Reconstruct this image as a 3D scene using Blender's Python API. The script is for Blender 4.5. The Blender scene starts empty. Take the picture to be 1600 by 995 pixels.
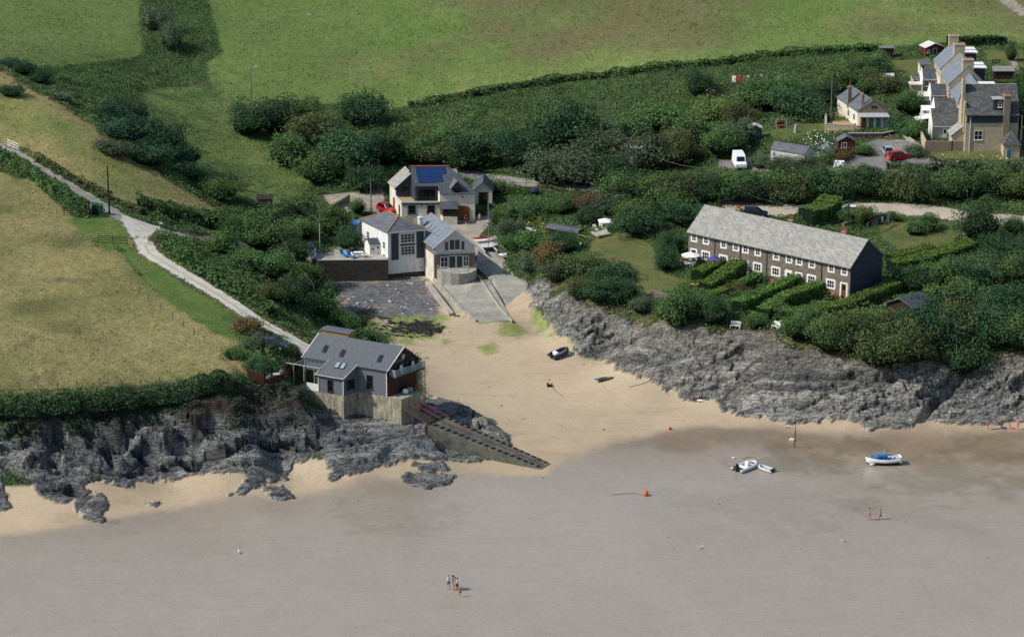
import bpy, bmesh, math, random
import numpy as np
from mathutils import Vector, Matrix
random.seed(7)
C = bpy.context.scene.collection
PI = math.pi
# ------------------------------------------------------------------ camera model
CAMH, F, PITCH = 126.0, 4300.0, math.radians(17.5)
SP, CP = math.sin(PITCH), math.cos(PITCH)
def ray(u, v):
    a, b = (u-800)/F, (v-497.5)/F
    return (a, CP - b*SP, -SP - b*CP)
def PZ(u, v, z):                     # point of the picture at a known height
    d = ray(u, v); t = (CAMH-z)/-d[2]
    return Vector((d[0]*t, d[1]*t, z))
def proj(x, y, z):
    dz = z-CAMH; dep = y*CP - dz*SP; up = y*SP + dz*CP
    return 800+F*x/dep, 497.5-F*up/dep
# ------------------------------------------------------------------ noise
_R = np.random.RandomState(3)
_T = _R.rand(256, 256)
def vnoise(x, y):
    x = np.asarray(x, float); y = np.asarray(y, float)
    xi = np.floor(x).astype(int); yi = np.floor(y).astype(int)
    fx = x-xi; fy = y-yi; fx = fx*fx*(3-2*fx); fy = fy*fy*(3-2*fy)
    a = _T[xi & 255, yi & 255]; b = _T[(xi+1) & 255, yi & 255]
    c = _T[xi & 255, (yi+1) & 255]; d = _T[(xi+1) & 255, (yi+1) & 255]
    return (a*(1-fx)+b*fx)*(1-fy)+(c*(1-fx)+d*fx)*fy
def fbm(x, y, o=4, g=.5):
    s = 0; a = 1; n = 0
    for i in range(o):
        s = s+a*vnoise(x*2**i+17.3*i, y*2**i+5.1*i); n += a; a *= g
    return s/n
def sstep(a, b, x):
    t = np.clip((x-a)/(b-a), 0, 1); return t*t*(3-2*t)
# ------------------------------------------------------------------ base terrain from control points
CPS = [
# flats
(-350,990,-.3),(0,990,-.3),(400,990,-.3),(800,990,-.3),(1200,990,-.3),(1600,990,-.3),(1950,990,-.3),
(-300,840,0),(0,840,0),(400,800,0),(800,762,.0),(860,737,.05),(1000,700,.2),(1100,664,.35),(1600,682,.2),(1900,690,.2),(1300,750,0),(1000,850,-.1),(500,880,-.1),(1500,850,-.1),
(700,750,.1),(600,770,.1),(1200,690,.2),
# beach
(700,690,.7),(800,640,.9),(860,700,.3),(700,600,1.1),(800,560,1.3),(650,550,1.4),(900,560,1.2),(1000,620,.8),(950,660,.5),(800,510,1.6),(720,510,1.7),(600,505,1.9),(545,475,2.3),(600,450,2.4),(680,450,2.3),(870,510,1.5),
(760,490,1.9),(800,470,2.0),(740,420,2.9),(790,420,3.2),(760,395,3.6),(752,350,4.9),
# right rocks base
(822,455,2.4),(850,500,1.7),(940,552,1.2),(1060,612,1),(1150,642,.8),(1250,657,.6),(1400,662,.5),(1600,658,.5),(1800,665,.5),
(860,478,3.6),(980,550,2.8),(1150,590,3.4),(1300,620,3),(1500,610,3.4),
# right cliff top
(835,445,4.5),(880,468,5.2),(930,488,6),(1020,512,6.7),(1100,517,7.5),(1230,545,7),(1350,568,6.6),(1450,570,6.3),(1530,565,6.3),(1600,560,7),(1800,560,7),
# right gardens
(830,400,5.2),(800,365,5.3),(775,335,5.3),(870,430,5.8),(950,450,7.2),(1000,400,8),(950,380,7.6),(1000,350,8.6),(900,400,7),(900,340,7.4),(1100,440,8.6),(1075,405,9),(1330,468,8.5),(1385,447,9),(1200,500,8),(1450,470,8.6),(1550,480,8.6),(1350,510,7.8),(1700,480,8.6),
(850,290,7),(830,280,7.2),(960,298,8.2),(1050,330,9.6),(1200,337,10.3),(1400,331,10.8),(1500,336,11),(1600,346,11),(1800,350,11),(1420,370,10),(1500,362,10.3),(1500,420,9.4),(1590,420,9.4),
(1100,290,10.4),(1300,290,11.6),(1600,300,11.8),(1150,262,12),(1250,265,12.6),(1400,258,13.2),(1550,277,12.8),(1700,280,12.8),
(1200,205,14.2),(1260,210,14.6),(1350,205,14.8),(1420,225,14.6),(1520,241,14.8),(1600,240,14.8),(1450,130,17),(1550,130,17.2),(1380,95,17.6),(1600,70,18.5),(1800,70,18.5),(1600,0,21),
# centre
(700,340,5),(600,335,5),(620,300,5.8),(730,300,6),(560,320,5.8),(700,250,6.8),(800,250,7.8),(900,220,9.2),(1050,230,11),(1000,165,11.5),(800,200,9.3),(1100,135,14.5),(950,130,13),(700,162,10.6),(600,170,9.8),(600,230,7.7),(1200,85,17.2),(1300,160,15.4),
# top field and beyond
(0,0,21.5),(200,0,19.5),(400,0,18),(600,0,18.5),(800,0,19.5),(1000,0,20),(1200,0,21),(1400,0,22),(0,50,19.5),(200,90,15),(400,100,13.5),(600,100,14),(800,110,14),(1000,95,15.8),(-300,0,23),(-300,100,23),
(-300,-200,33),(200,-200,31),(700,-200,31),(1200,-200,33),(1900,-200,33),(1900,0,22),
# left
(-300,270,19),(-300,450,14.5),(0,270,17),(100,300,16.5),(0,400,14.5),(100,400,14.3),(200,450,13),(0,500,12.5),(200,530,11.6),(350,560,10.6),(-300,605,10),(0,610,10),(150,603,10),(350,598,9.8),(300,480,12.5),(250,400,14.2),(190,335,15.5),(320,440,12.5),(400,490,11),(480,540,10),(100,280,17),(0,228,18),
(100,250,18),(0,180,21),(100,190,20.5),(0,115,23.5),(80,152,21.5),(170,215,18.5),(260,290,13),(340,328,9.2),(250,362,13.3),(320,375,11),(400,374,8.2),(470,352,6.7),(540,330,5.6),
(60,85,20),(130,130,17),(250,130,11.5),(330,250,8.2),(400,300,6.3),(250,230,11.5),(400,170,10),(500,260,6.8),(480,180,9.5),
(430,430,8.6),(470,475,8.7),(480,410,5.2),(500,505,6),(540,540,4.4),(585,545,2.2),(560,400,5),(400,430,9.7),
# left rocks
(-200,790,.5),(0,790,.5),(150,800,.4),(270,755,.6),(370,772,.4),(430,730,.6),(500,745,.5),(600,745,.5),(750,718,.5),
(0,750,2.4),(0,700,5.2),(0,665,6.8),(200,700,4),(200,660,6),(200,632,7.8),(400,690,4.4),(400,640,6.6),(470,602,9),(450,660,5.4),(550,690,3.6),(650,690,3),(560,655,5),(785,682,.9),(700,645,2),(665,625,2.2),(640,660,4.2),(520,640,6.8),(330,625,8.2),
]
_p = np.array([PZ(u, v, z) for u, v, z in CPS])
_K = np.sqrt(((_p[:, None, :2]-_p[None, :, :2])**2).sum(2)+4.0)
_n = len(_p)
_A = np.zeros((_n+3, _n+3)); _A[:_n, :_n] = _K-np.eye(_n)*.25
_A[:_n, _n] = 1; _A[:_n, _n+1:] = _p[:, :2]; _A[_n:, :_n] = _A[:_n, _n:].T
_w = np.linalg.solve(_A, np.r_[_p[:, 2], 0, 0, 0])
def H0(x, y):
    x = np.asarray(x, float).ravel(); y = np.asarray(y, float).ravel()
    out = np.empty(len(x))
    for i in range(0, len(x), 20000):
        X = x[i:i+20000]; Y = y[i:i+20000]
        k = np.sqrt((X[:, None]-_p[None, :, 0])**2+(Y[:, None]-_p[None, :, 1])**2+4.0)
        out[i:i+20000] = k@_w[:_n]+_w[_n]+X*_w[_n+1]+Y*_w[_n+2]
    return out
# coarse lookup grid for speed
GX0, GX1, GY0, GY1, GS = -190., 190., 250., 720., 1.0
_gx = np.arange(GX0, GX1+GS, GS); _gy = np.arange(GY0, GY1+GS, GS)
_gz = H0(*[a.ravel() for a in np.meshgrid(_gx, _gy)]).reshape(len(_gy), len(_gx))
_gz = np.clip(_gz, -.4, 60)
def HT(x, y):
    x = np.clip(np.asarray(x, float), GX0, GX1-.01); y = np.clip(np.asarray(y, float), GY0, GY1-.01)
    fx = (x-GX0)/GS; fy = (y-GY0)/GS; i = fx.astype(int); j = fy.astype(int); fx = fx-i; fy = fy-j
    return (_gz[j, i]*(1-fx)+_gz[j, i+1]*fx)*(1-fy)+(_gz[j+1, i]*(1-fx)+_gz[j+1, i+1]*fx)*fy
def G(u, v):                          # where the line of sight meets the ground
    d = np.array(ray(u, v)); t0 = 80/-d[2]; t = np.arange(t0, t0+420, .5)
    z = CAMH+d[2]*t; h = HT(d[0]*t, d[1]*t)
    k = np.argmax(z < h)
    if z[k] >= h[k]: k = len(t)-1
    a, b = t[max(k-1, 0)], t[k]
    for _ in range(12):
        m = (a+b)/2
        if CAMH+d[2]*m < HT(d[0]*m, d[1]*m): b = m
        else: a = m
    return Vector((d[0]*a, d[1]*a, float(HT(d[0]*a, d[1]*a))))
def gz(x, y): return float(HT(x, y))
# ------------------------------------------------------------------ object helpers
def tag(o, label=None, cat=None, group=None, kind=None):
    if label: o['label'] = label
    if cat: o['category'] = cat
    if group: o['group'] = group
    if kind: o['kind'] = kind
    return o
def empty(name, loc, rz=0, label=None, cat=None, group=None):
    o = bpy.data.objects.new(name, None); C.objects.link(o)
    o.empty_display_size = .2
    o.location = loc; o.rotation_euler = (0, 0, rz)
    return tag(o, label, cat, group)
def children(o): return [c for c in bpy.data.objects if c.parent == o]
def copy_tree(o, parent=None):
    kids = children(o)
    c = o.copy(); C.objects.link(c); c.parent = parent
    for ch in kids: copy_tree(ch, c)
    return c
def np_mesh(name, V, Fq, mat, cols=None, smooth=False):
    me = bpy.data.meshes.new(name)
    V = np.asarray(V, np.float32); Fq = np.asarray(Fq, np.int32); k = Fq.shape[1]
    me.vertices.add(len(V)); me.vertices.foreach_set('co', V.ravel())
    me.loops.add(Fq.size); me.loops.foreach_set('vertex_index', Fq.ravel())
    me.polygons.add(len(Fq)); me.polygons.foreach_set('loop_start', np.arange(0, Fq.size, k, dtype=np.int32))
    if smooth: me.polygons.foreach_set('use_smooth', np.ones(len(Fq), bool))
    if cols is not None:
        for nm, c in cols.items():
            if c.ndim == 2:
                a = me.attributes.new(nm, 'FLOAT_COLOR', 'POINT')
                c4 = np.ones((len(V), 4), np.float32); c4[:, :3] = c; a.data.foreach_set('color', c4.ravel())
            else:
                a = me.attributes.new(nm, 'FLOAT', 'POINT'); a.data.foreach_set('value', c.astype(np.float32))
    me.update(); me.validate()
    if mat: me.materials.append(mat)
    return me
def link(name, me, parent=None, loc=None):
    o = bpy.data.objects.new(name, me); C.objects.link(o); o.parent = parent
    if loc is not None: o.location = loc
    return o
class MB:                             # collects shapes into ONE mesh
    def __init__(s): s.v = []; s.f = []
    def add(s, vs, fs):
        n = len(s.v); s.v += [tuple(p) for p in vs]; s.f += [[i+n for i in f] for f in fs]; return s
    def box(s, x0, x1, y0, y1, z0, z1):
        return s.add([(x0, y0, z0), (x1, y0, z0), (x1, y1, z0), (x0, y1, z0), (x0, y0, z1), (x1, y0, z1), (x1, y1, z1), (x0, y1, z1)],
                     [(0, 3, 2, 1), (4, 5, 6, 7), (0, 1, 5, 4), (1, 2, 6, 5), (2, 3, 7, 6), (3, 0, 4, 7)])
    def slab(s, pts, t, d=None):      # polygon given a thickness along -normal (or d)
        P = [Vector(p) for p in pts]
        if d is None:
            n = (P[1]-P[0]).cross(P[2]-P[0]).normalized(); d = -n*t
        Q = [p+Vector(d) for p in P]; k = len(P)
        return s.add(P+Q, [tuple(range(k)), tuple(range(2*k-1, k-1, -1))]+[(i, i+k, (i+1) % k+k, (i+1) % k) for i in range(k)])
    def prism(s, poly, z0, z1):
        return s.slab([(x, y, z1) for x, y in poly], 0, (0, 0, z0-z1))
    def tube(s, p, q, r, r2=None, n=8, cap=True):
        p = Vector(p); q = Vector(q); d = (q-p).normalized(); r2 = r if r2 is None else r2
        a = d.orthogonal().normalized(); b = d.cross(a)
        vs = [p+(a*math.cos(2*PI*i/n)+b*math.sin(2*PI*i/n))*r for i in range(n)]
        vs += [q+(a*math.cos(2*PI*i/n)+b*math.sin(2*PI*i/n))*r2 for i in range(n)]
        fs = [(i, (i+1) % n, (i+1) % n+n, i+n) for i in range(n)]
        if cap: fs += [tuple(range(n-1, -1, -1)), tuple(range(n, 2*n))]
        return s.add(vs, fs)
    def path(s, pts, r, n=6, closed=False):
        P = [Vector(p) for p in pts]; m = len(P); vs = []; fs = []
        rr = r if hasattr(r, '__len__') else [r]*m
        up = Vector((0, 0, 1))
        for i, p in enumerate(P):
            d = (P[(i+1) % m if closed else min(i+1, m-1)]-P[i-1 if (closed or i > 0) else 0]).normalized()
            a = d.cross(up);
            if a.length < .05: a = d.cross(Vector((1, 0, 0)))
            a.normalize(); b = a.cross(d)
            vs += [p+(a*math.cos(2*PI*k/n)+b*math.sin(2*PI*k/n))*rr[i] for k in range(n)]
        for i in range(m if closed else m-1):
            j = (i+1) % m
            fs += [(i*n+k, j*n+k, j*n+(k+1) % n, i*n+(k+1) % n) for k in range(n)]
        if not closed: fs += [tuple(range(n)), tuple(range(m*n-1, m*n-n-1, -1))]
        return s.add(vs, fs)
    def ball(s, c, rx, ry=None, rz=None, n=10, m=7):
        ry = rx if ry is None else ry; rz = rx if rz is None else rz; c = Vector(c)
        vs = [c+Vector((0, 0, -rz))]
        for i in range(1, m):
            t = PI*i/m
            vs += [c+Vector((rx*math.sin(t)*math.cos(2*PI*k/n), ry*math.sin(t)*math.sin(2*PI*k/n), -rz*math.cos(t))) for k in range(n)]
        vs.append(c+Vector((0, 0, rz))); e = len(vs)-1
        fs = [(0, 1+(k+1) % n, 1+k) for k in range(n)]
        for i in range(m-2):
            fs += [(1+i*n+k, 1+i*n+(k+1) % n, 1+(i+1)*n+(k+1) % n, 1+(i+1)*n+k) for k in range(n)]
        fs += [(e, 1+(m-2)*n+k, 1+(m-2)*n+(k+1) % n) for k in range(n)]
        return s.add(vs, fs)
    def build(s, name, mat, parent=None, smooth=False, loc=None, bevel=0):
        me = bpy.data.meshes.new(name); me.from_pydata([tuple(p) for p in s.v], [], s.f)
        bm = bmesh.new(); bm.from_mesh(me); bmesh.ops.recalc_face_normals(bm, faces=bm.faces)
        if bevel: bmesh.ops.bevel(bm, geom=list(bm.edges), offset=bevel, segments=2, affect='EDGES', clamp_overlap=True)
        bm.to_mesh(me); bm.free()
        if smooth:
            for p in me.polygons: p.use_smooth = True
        me.materials.append(mat); me.update()
        return link(name, me, parent, loc)
# ------------------------------------------------------------------ materials
def newmat(name):
    m = bpy.data.materials.new(name); m.use_nodes = True
    nt = m.node_tree; b = nt.nodes['Principled BSDF']; return m, nt, b
def nd(nt, t, **k):
    n = nt.nodes.new(t)
    for a, v in k.items():
        if a.startswith('i_'):
            n.inputs[int(a[2:]) if a[2:].isdigit() else a[2:]].default_value = v
        else: setattr(n, a, v)
    return n
def sock(nt, n, name):
    return n.inputs[name]
def mixc(nt, a, b, fac, mode='MIX'):
    m = nd(nt, 'ShaderNodeMix', data_type='RGBA', blend_type=mode)
    for i, s in ((0, fac), (6, a), (7, b)):
        if isinstance(s, bpy.types.NodeSocket): nt.links.new(s, m.inputs[i])
        else: m.inputs[i].default_value = s if not isinstance(s, tuple) else (*s[:3], 1)
    return m.outputs[2]
def srgb(r, g, b):
    return tuple(((c/255)/12.92 if c/255 <= .04045 else ((c/255+.055)/1.055)**2.4) for c in (r, g, b))
def noise(nt, scale, vec=None, detail=3, rough=.6, dist=0):
    n = nd(nt, 'ShaderNodeTexNoise'); n.inputs['Scale'].default_value = scale
    n.inputs['Detail'].default_value = detail; n.inputs['Roughness'].default_value = rough; n.inputs['Distortion'].default_value = dist
    if vec is not None: nt.links.new(vec, n.inputs['Vector'])
    return n
def ramp(nt, fac, stops):
    r = nd(nt, 'ShaderNodeValToRGB'); e = r.color_ramp.elements
    while len(e) > 1: e.remove(e[-1])
    for i, (p, c) in enumerate(stops):
        el = e[0] if i == 0 else e.new(p)
        el.position = p; el.color = (*(c if isinstance(c, tuple) else (c,)*3), 1)
    nt.links.new(fac, r.inputs[0]); return r.outputs[0]
def bump(nt, b, h, strength=.5, dist=.1):
    n = nd(nt, 'ShaderNodeBump'); n.inputs['Strength'].default_value = strength; n.inputs['Distance'].default_value = dist
    nt.links.new(h, n.inputs['Height']); nt.links.new(n.outputs[0], b.inputs['Normal'])
def mat(name, col, rough=.7, metal=0, var=.25, scale=1.2, bmp=0, spec=.3, col2=None, stretch=None, fine=6):
    m, nt, b = newmat(name)
    b.inputs['Roughness'].default_value = rough; b.inputs['Metallic'].default_value = metal
    b.inputs['Specular IOR Level'].default_value = spec
    tc = nd(nt, 'ShaderNodeTexCoord'); vec = tc.outputs['Object']
    if stretch:
        mp = nd(nt, 'ShaderNodeMapping'); mp.inputs['Scale'].default_value = stretch; nt.links.new(vec, mp.inputs[0]); vec = mp.outputs[0]
    n1 = noise(nt, scale, vec, 5, .65); n2 = noise(nt, scale*fine, vec, 2, .6)
    c2 = col2 or tuple(c*(1-var*1.6) for c in col)
    f = ramp(nt, n1.outputs[0], [(.35, 0.), (.65, 1.)])
    c = mixc(nt, c2, col, f)
    k = ramp(nt, n2.outputs[0], [(.3, 1-var), (.7, 1.+0*var)])
    c = mixc(nt, c, k, 1.0, 'MULTIPLY')
    nt.links.new(c, b.inputs['Base Color'])
    if bmp: bump(nt, b, n2.outputs[0], bmp, .05)
    return m
def brickmat(name, c1, c2, mortar, w=.35, h=.16, ms=.02, var=.5, rough=.85, vec_swap=True, offs=.5, bmp=.4):
    """courses of stone, slate or boards; u along the wall, v up, taken from world-free object space"""
    m, nt, b = newmat(name); b.inputs['Roughness'].default_value = rough; b.inputs['Specular IOR Level'].default_value = .25
    tc = nd(nt, 'ShaderNodeTexCoord'); sp = nd(nt, 'ShaderNodeSeparateXYZ'); nt.links.new(tc.outputs['Object'], sp.inputs[0])
    ad = nd(nt, 'ShaderNodeMath', operation='ADD'); nt.links.new(sp.outputs[0], ad.inputs[0]); nt.links.new(sp.outputs[1], ad.inputs[1])
    cb = nd(nt, 'ShaderNodeCombineXYZ'); nt.links.new(ad.outputs[0], cb.inputs[0]); nt.links.new(sp.outputs[2], cb.inputs[1])
    br = nd(nt, 'ShaderNodeTexBrick', offset=offs); nt.links.new(cb.outputs[0], br.inputs['Vector'])
    br.inputs['Scale'].default_value = 1; br.inputs['Brick Width'].default_value = w; br.inputs['Row Height'].default_value = h
    br.inputs['Mortar Size'].default_value = ms; br.inputs['Color1'].default_value = (*c1, 1); br.inputs['Color2'].default_value = (*c2, 1)
    br.inputs['Mortar'].default_value = (*mortar, 1); br.inputs['Bias'].default_value = 0
    n = noise(nt, 1.3, tc.outputs['Object'], 5, .7); n2 = noise(nt, 7, tc.outputs['Object'], 3, .7)
    k = ramp(nt, n.outputs[0], [(.3, 1-var), (.7, 1.)]); k2 = ramp(nt, n2.outputs[0], [(.3, 1-var), (.65, 1.)])
    c = mixc(nt, br.outputs[0], k, 1., 'MULTIPLY'); c = mixc(nt, c, k2, 1., 'MULTIPLY')
    nt.links.new(c, b.inputs['Base Color'])
    bump(nt, b, n2.outputs[0], bmp, .04)
    return m
M = {}
def cells(x, y, seed=0):
    xi = np.floor(x).astype(int); yi = np.floor(y).astype(int); d1 = np.full(x.shape, 9.); d2 = np.full(x.shape, 9.); val = np.zeros(x.shape)
    for i in (-1, 0, 1):
        for j in (-1, 0, 1):
            a = (xi+i+seed) & 255; b = (yi+j+seed*3) & 255
            px = xi+i+_T[a, b]; py = yi+j+_T[b, (a+91) & 255]; v = _T[(a+37) & 255, (b+11) & 255]
            d = (x-px)**2+(y-py)**2; n = d < d1; d2 = np.where(n, d1, np.minimum(d2, d)); val = np.where(n, v+.5*((x-px)*(v-.5)+(y-py)*(_T[(b+5) & 255, a]-.5)), val); d1 = np.where(n, d, d1)
    return val, np.sqrt(d2)-np.sqrt(d1)
# ------------------------------------------------------------------ ground polygons (pixel corners dropped on the terrain)
def wpoly(pts, step=25):
    out = []
    n = len(pts)
    for i in range(n):
        (a, b), (c, d) = pts[i], pts[(i+1) % n]
        k = max(1, int(math.hypot(c-a, d-b)/step))
        for j in range(k):
            p = G(a+(c-a)*j/k, b+(d-b)*j/k); out.append((p.x, p.y))
    return np.array(out)
def sdf(poly, X, Y, closed=True):     # signed distance, + inside
    n = len(poly); d = np.full(X.shape, 1e9); ins = np.zeros(X.shape, bool)
    for i in range(n if closed else n-1):
        ax, ay = poly[i]; bx, by = poly[(i+1) % n]
        vx, vy = bx-ax, by-ay; L = vx*vx+vy*vy+1e-12
        t = np.clip(((X-ax)*vx+(Y-ay)*vy)/L, 0, 1)
        d = np.minimum(d, (X-ax-t*vx)**2+(Y-ay-t*vy)**2)
        if closed and abs(vy) > 1e-9:
            ins ^= ((ay > Y) != (by > Y)) & (X < vx*(Y-ay)/vy+ax)
    d = np.sqrt(d)
    return np.where(ins, d, -d) if closed else -d
def sdfb(poly, X, Y, closed=True, m=8):
    out = np.full(X.shape, -50.); lo = poly.min(0)-m; hi = poly.max(0)+m
    k = (X > lo[0]) & (X < hi[0]) & (Y > lo[1]) & (Y < hi[1])
    out[k] = sdf(poly, X[k], Y[k], closed); return out
def wline(pts, step=15):
    out = []
    for i in range(len(pts)-1):
        (a, b), (c, d) = pts[i], pts[i+1]; k = max(1, int(math.hypot(c-a, d-b)/step))
        for j in range(k):
            p = G(a+(c-a)*j/k, b+(d-b)*j/k); out.append((p.x, p.y))
    p = G(*pts[-1]); out.append((p.x, p.y)); return np.array(out)
NCOL, rows = 880, np.concatenate([np.arange(275, 312, .8), np.arange(312, 440, .3), np.arange(440, 520, .5), np.arange(520, 680, 1.2)])
rows = np.concatenate([[-3000, -600, 0, 150, 240], rows, [700, 800, 1000, 1500, 4000]])
ss = np.concatenate([[-30, -8, -3, -1.6], np.linspace(-1, 1, NCOL), [1.6, 3, 8, 30]])
dep = np.clip(rows, 250, 700)*CP+126*SP
X = (ss[None, :]*dep[:, None]*.22); Y = np.repeat(rows[:, None], len(ss), 1)
NR, NC = X.shape
xc = np.clip(X, -185, 185); yc = np.clip(Y, 255, 715)
Z = HT(xc, yc)
# a smooth look-up: blur the 1 m grid interpolation a little
def wob(amp, sc, sd=0): return (fbm(X/sc+sd, Y/sc-sd, 3)-.5)*2*amp
P = {}
P['sandR'] = [(590,545),(560,530),(520,475),(480,470),(500,440),(610,440),(670,432),(690,420),(820,440),(850,500),(900,540),(940,556),(1010,585),(1060,615),(1150,645),(1250,660),(1330,665),(1400,668),(1500,664),(1650,660),(2000,668),(2000,990),(1600,1040),(0,1040),(-500,1000),(-500,800),(0,798),(90,790),(40,750),(20,735),(60,760),(160,812),(150,790),(110,765),(200,755),(290,752),(350,740),(430,745),(470,725),(520,728),(560,745),(640,720),(720,722),(800,725),(800,690),(740,655),(690,640),(660,620),(655,560)]
P['dry'] = [(590,545),(560,530),(520,475),(480,430),(690,400),(820,430),(850,500),(900,530),(1060,605),(1250,650),(1400,655),(1650,650),(1650,668),(1420,668),(1250,672),(1100,662),(1050,670),(960,690),(900,712),(850,735),(760,732),(700,730),(640,742),(560,750),(520,760),(300,786),(200,805),(80,828),(-100,836),(-400,840),(-400,700),(300,700),(600,700),(655,640)]
P['rockR'] = [(818,450),(850,500),(905,545),(1000,590),(1060,612),(1150,645),(1250,658),(1330,663),(1400,668),(1460,662),(1500,662),(1600,657),(2000,668),(2000,560),(1600,560),(1530,560),(1450,566),(1350,562),(1230,540),(1200,520),(1100,512),(1020,508),(930,482),(880,462),(840,440)]
P['rockL'] = [(-400,640),(-100,650),(0,655),(100,640),(160,655),(300,620),(380,600),(452,592),(470,582),(520,596),(620,600),(665,618),(700,632),(740,650),(790,690),(760,716),(700,718),(650,712),(600,720),(545,742),(520,745),(500,718),(460,722),(430,748),(385,775),(360,772),(380,745),(330,737),(250,752),(200,757),(140,758),(160,790),(155,812),(120,808),(110,785),(60,775),(15,735),(10,755),(25,795),(-20,800),(-400,800)]
ISL = [[(684,622),(745,646),(792,680),(799,702),(775,698),(730,668),(684,650)], [(625,742),(660,738),(720,742),(700,756),(665,764),(635,757)], [(415,760),(440,758),(462,778),(430,784)], [(225,786),(248,785),(240,790)], [(640,725),(690,722),(700,735),(660,735)]]
P['brown'] = [(-400,240),(0,268),(60,290),(110,335),(150,385),(190,395),(215,430),(300,490),(380,540),(385,575),(350,592),(200,602),(0,616),(-400,616)]
P['gold'] = [(-400,90),(0,112),(40,135),(85,160),(150,200),(170,220),(240,268),(300,305),(350,332),(260,318),(200,330),(120,285),(40,235),(-50,215),(-400,180)]
P['fieldT'] = [(-400,-150),(2100,-150),(2100,60),(1600,70),(1550,62),(1380,76),(1250,82),(1100,100),(900,120),(750,143),(610,172),(560,160),(520,165),(470,158),(390,160),(370,162),(335,150),(320,100),(345,85),(330,20),(300,-60),(215,-60),(222,88),(150,96),(80,106),(30,100),(-60,90),(-400,80)]
P['valley'] = [(338,105),(352,150),(440,172),(470,200),(440,225),(470,250),(520,262),(480,300),(420,318),(350,305),(318,292),(300,262),(262,200),(215,160),(240,140),(330,135)]
P['lawnA'] = [(925,372),(985,362),(1010,378),(1025,395),(1022,425),(1000,432),(955,415),(915,405)]
P['lawnB'] = [(1000,425),(1022,420),(1075,440),(1020,462),(985,455)]
P['lawnC'] = [(1370,352),(1440,345),(1520,350),(1560,375),(1480,395),(1400,390),(1375,375)]
P['lawnD'] = [(1190,208),(1240,195),(1320,192),(1305,210),(1190,225)]
P['lawnE'] = [(1390,95),(1450,92),(1470,110),(1440,130),(1400,118)]
P['lawnF'] = [(1530,78),(1600,78),(1600,110),(1545,105)]
P['lawnG'] = [(1450,235),(1600,235),(1600,252),(1450,250)]
P['lawnH'] = [(105,342),(190,338),(202,352),(212,388),(165,392),(140,372)]
P['lawnI'] = [(180,385),(222,385),(232,398),(290,445),(350,478),(410,515),(400,545),(330,520),(240,455)]
P['shingle'] = [(498,440),(600,438),(665,430),(700,470),(680,492),(620,500),(560,500),(520,485)]
P['park'] = [(1120,250),(1200,252),(1300,238),(1370,218),(1420,218),(1440,245),(1500,262),(1600,275),(1700,285),(1700,292),(1550,290),(1400,272),(1300,268),(1230,272),(1120,262)]
P['lanebig'] = [(500,305),(555,300),(600,290),(600,335),(565,330),(520,332)]
P['yard'] = [(600,330),(720,340),(780,335),(790,350),(770,345),(745,375),(760,400),(720,400),(640,345)]
P['fork'] = [(190,335),(250,355),(232,372),(222,392),(212,380),(200,365),(192,350)]
LN = {'lane': ([(-60,214),(0,230),(60,265),(120,300),(190,340),(245,360),(310,374),(400,378),(450,366),(500,338),(530,325),(560,312)], 1.5),
      'track': ([(225,378),(232,395),(290,430),(340,460),(400,500),(440,520),(480,543)], 1.5),
      'roadb': ([(1150,322),(1215,331),(1300,327),(1360,325),(1440,328),(1500,338),(1600,346),(1800,356)], 2.6),
      'roadc': ([(700,268),(760,278),(830,287),(900,294),(960,297)], 1.8),
      'roadd': ([(1535,250),(1560,300)], 0.1),
      'pathe': ([(1570,60),(1585,100),(1600,130)], .6),
      'pathf': ([(1570,0),(1600,20)], 1.5)}
XX, YY = X.ravel(), Y.ravel()
D = {}
for k, pts in P.items(): D[k] = sdfb(wpoly(pts), XX, YY).reshape(NR, NC)
isl = np.full((NR, NC), -50.); isr = sdfb(wpoly(ISL[0]), XX, YY).reshape(NR, NC); Z += .9*sstep(-.6, 1.6, isr)
for pts in ISL: isl = np.maximum(isl, sdfb(wpoly(pts), XX, YY).reshape(NR, NC))
LD = {}
for k, (pts, w) in LN.items(): LD[k] = sdfb(wline(pts), XX, YY, False).reshape(NR, NC)+w
SH = np.array([(PZ(u, v, 2.3).x, PZ(u, v, 2.3).y) for u, v in ((492, 430), (607, 430), (672, 422), (704, 468), (684, 496), (600, 500), (530, 492), (503, 462))])
D['shingle'] = sdfb(SH, XX, YY).reshape(NR, NC); shk = sstep(-1.5, 0., D['shingle']); Z = Z*(1-shk)+np.minimum(Z, 2.3)*shk; D['sandR'] = np.maximum(D['sandR'], D['shingle'])
n1 = wob(1, 3.0); n2 = wob(1, .9, 7); n3 = wob(1, 8, 3); nf = wob(1, .35, 11); nl = wob(1, 25, 5)
rock = np.maximum(np.maximum(D['rockR'], D['rockL'])+n1*1.6+n2*.7, isl+n2*.7)
sandm = np.maximum(D['sandR'], np.where(rock > -6, np.where(Z < 2.0, 3., -50.), -50.)*1.0)
rk = sstep(-.25, .35, rock)
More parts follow.
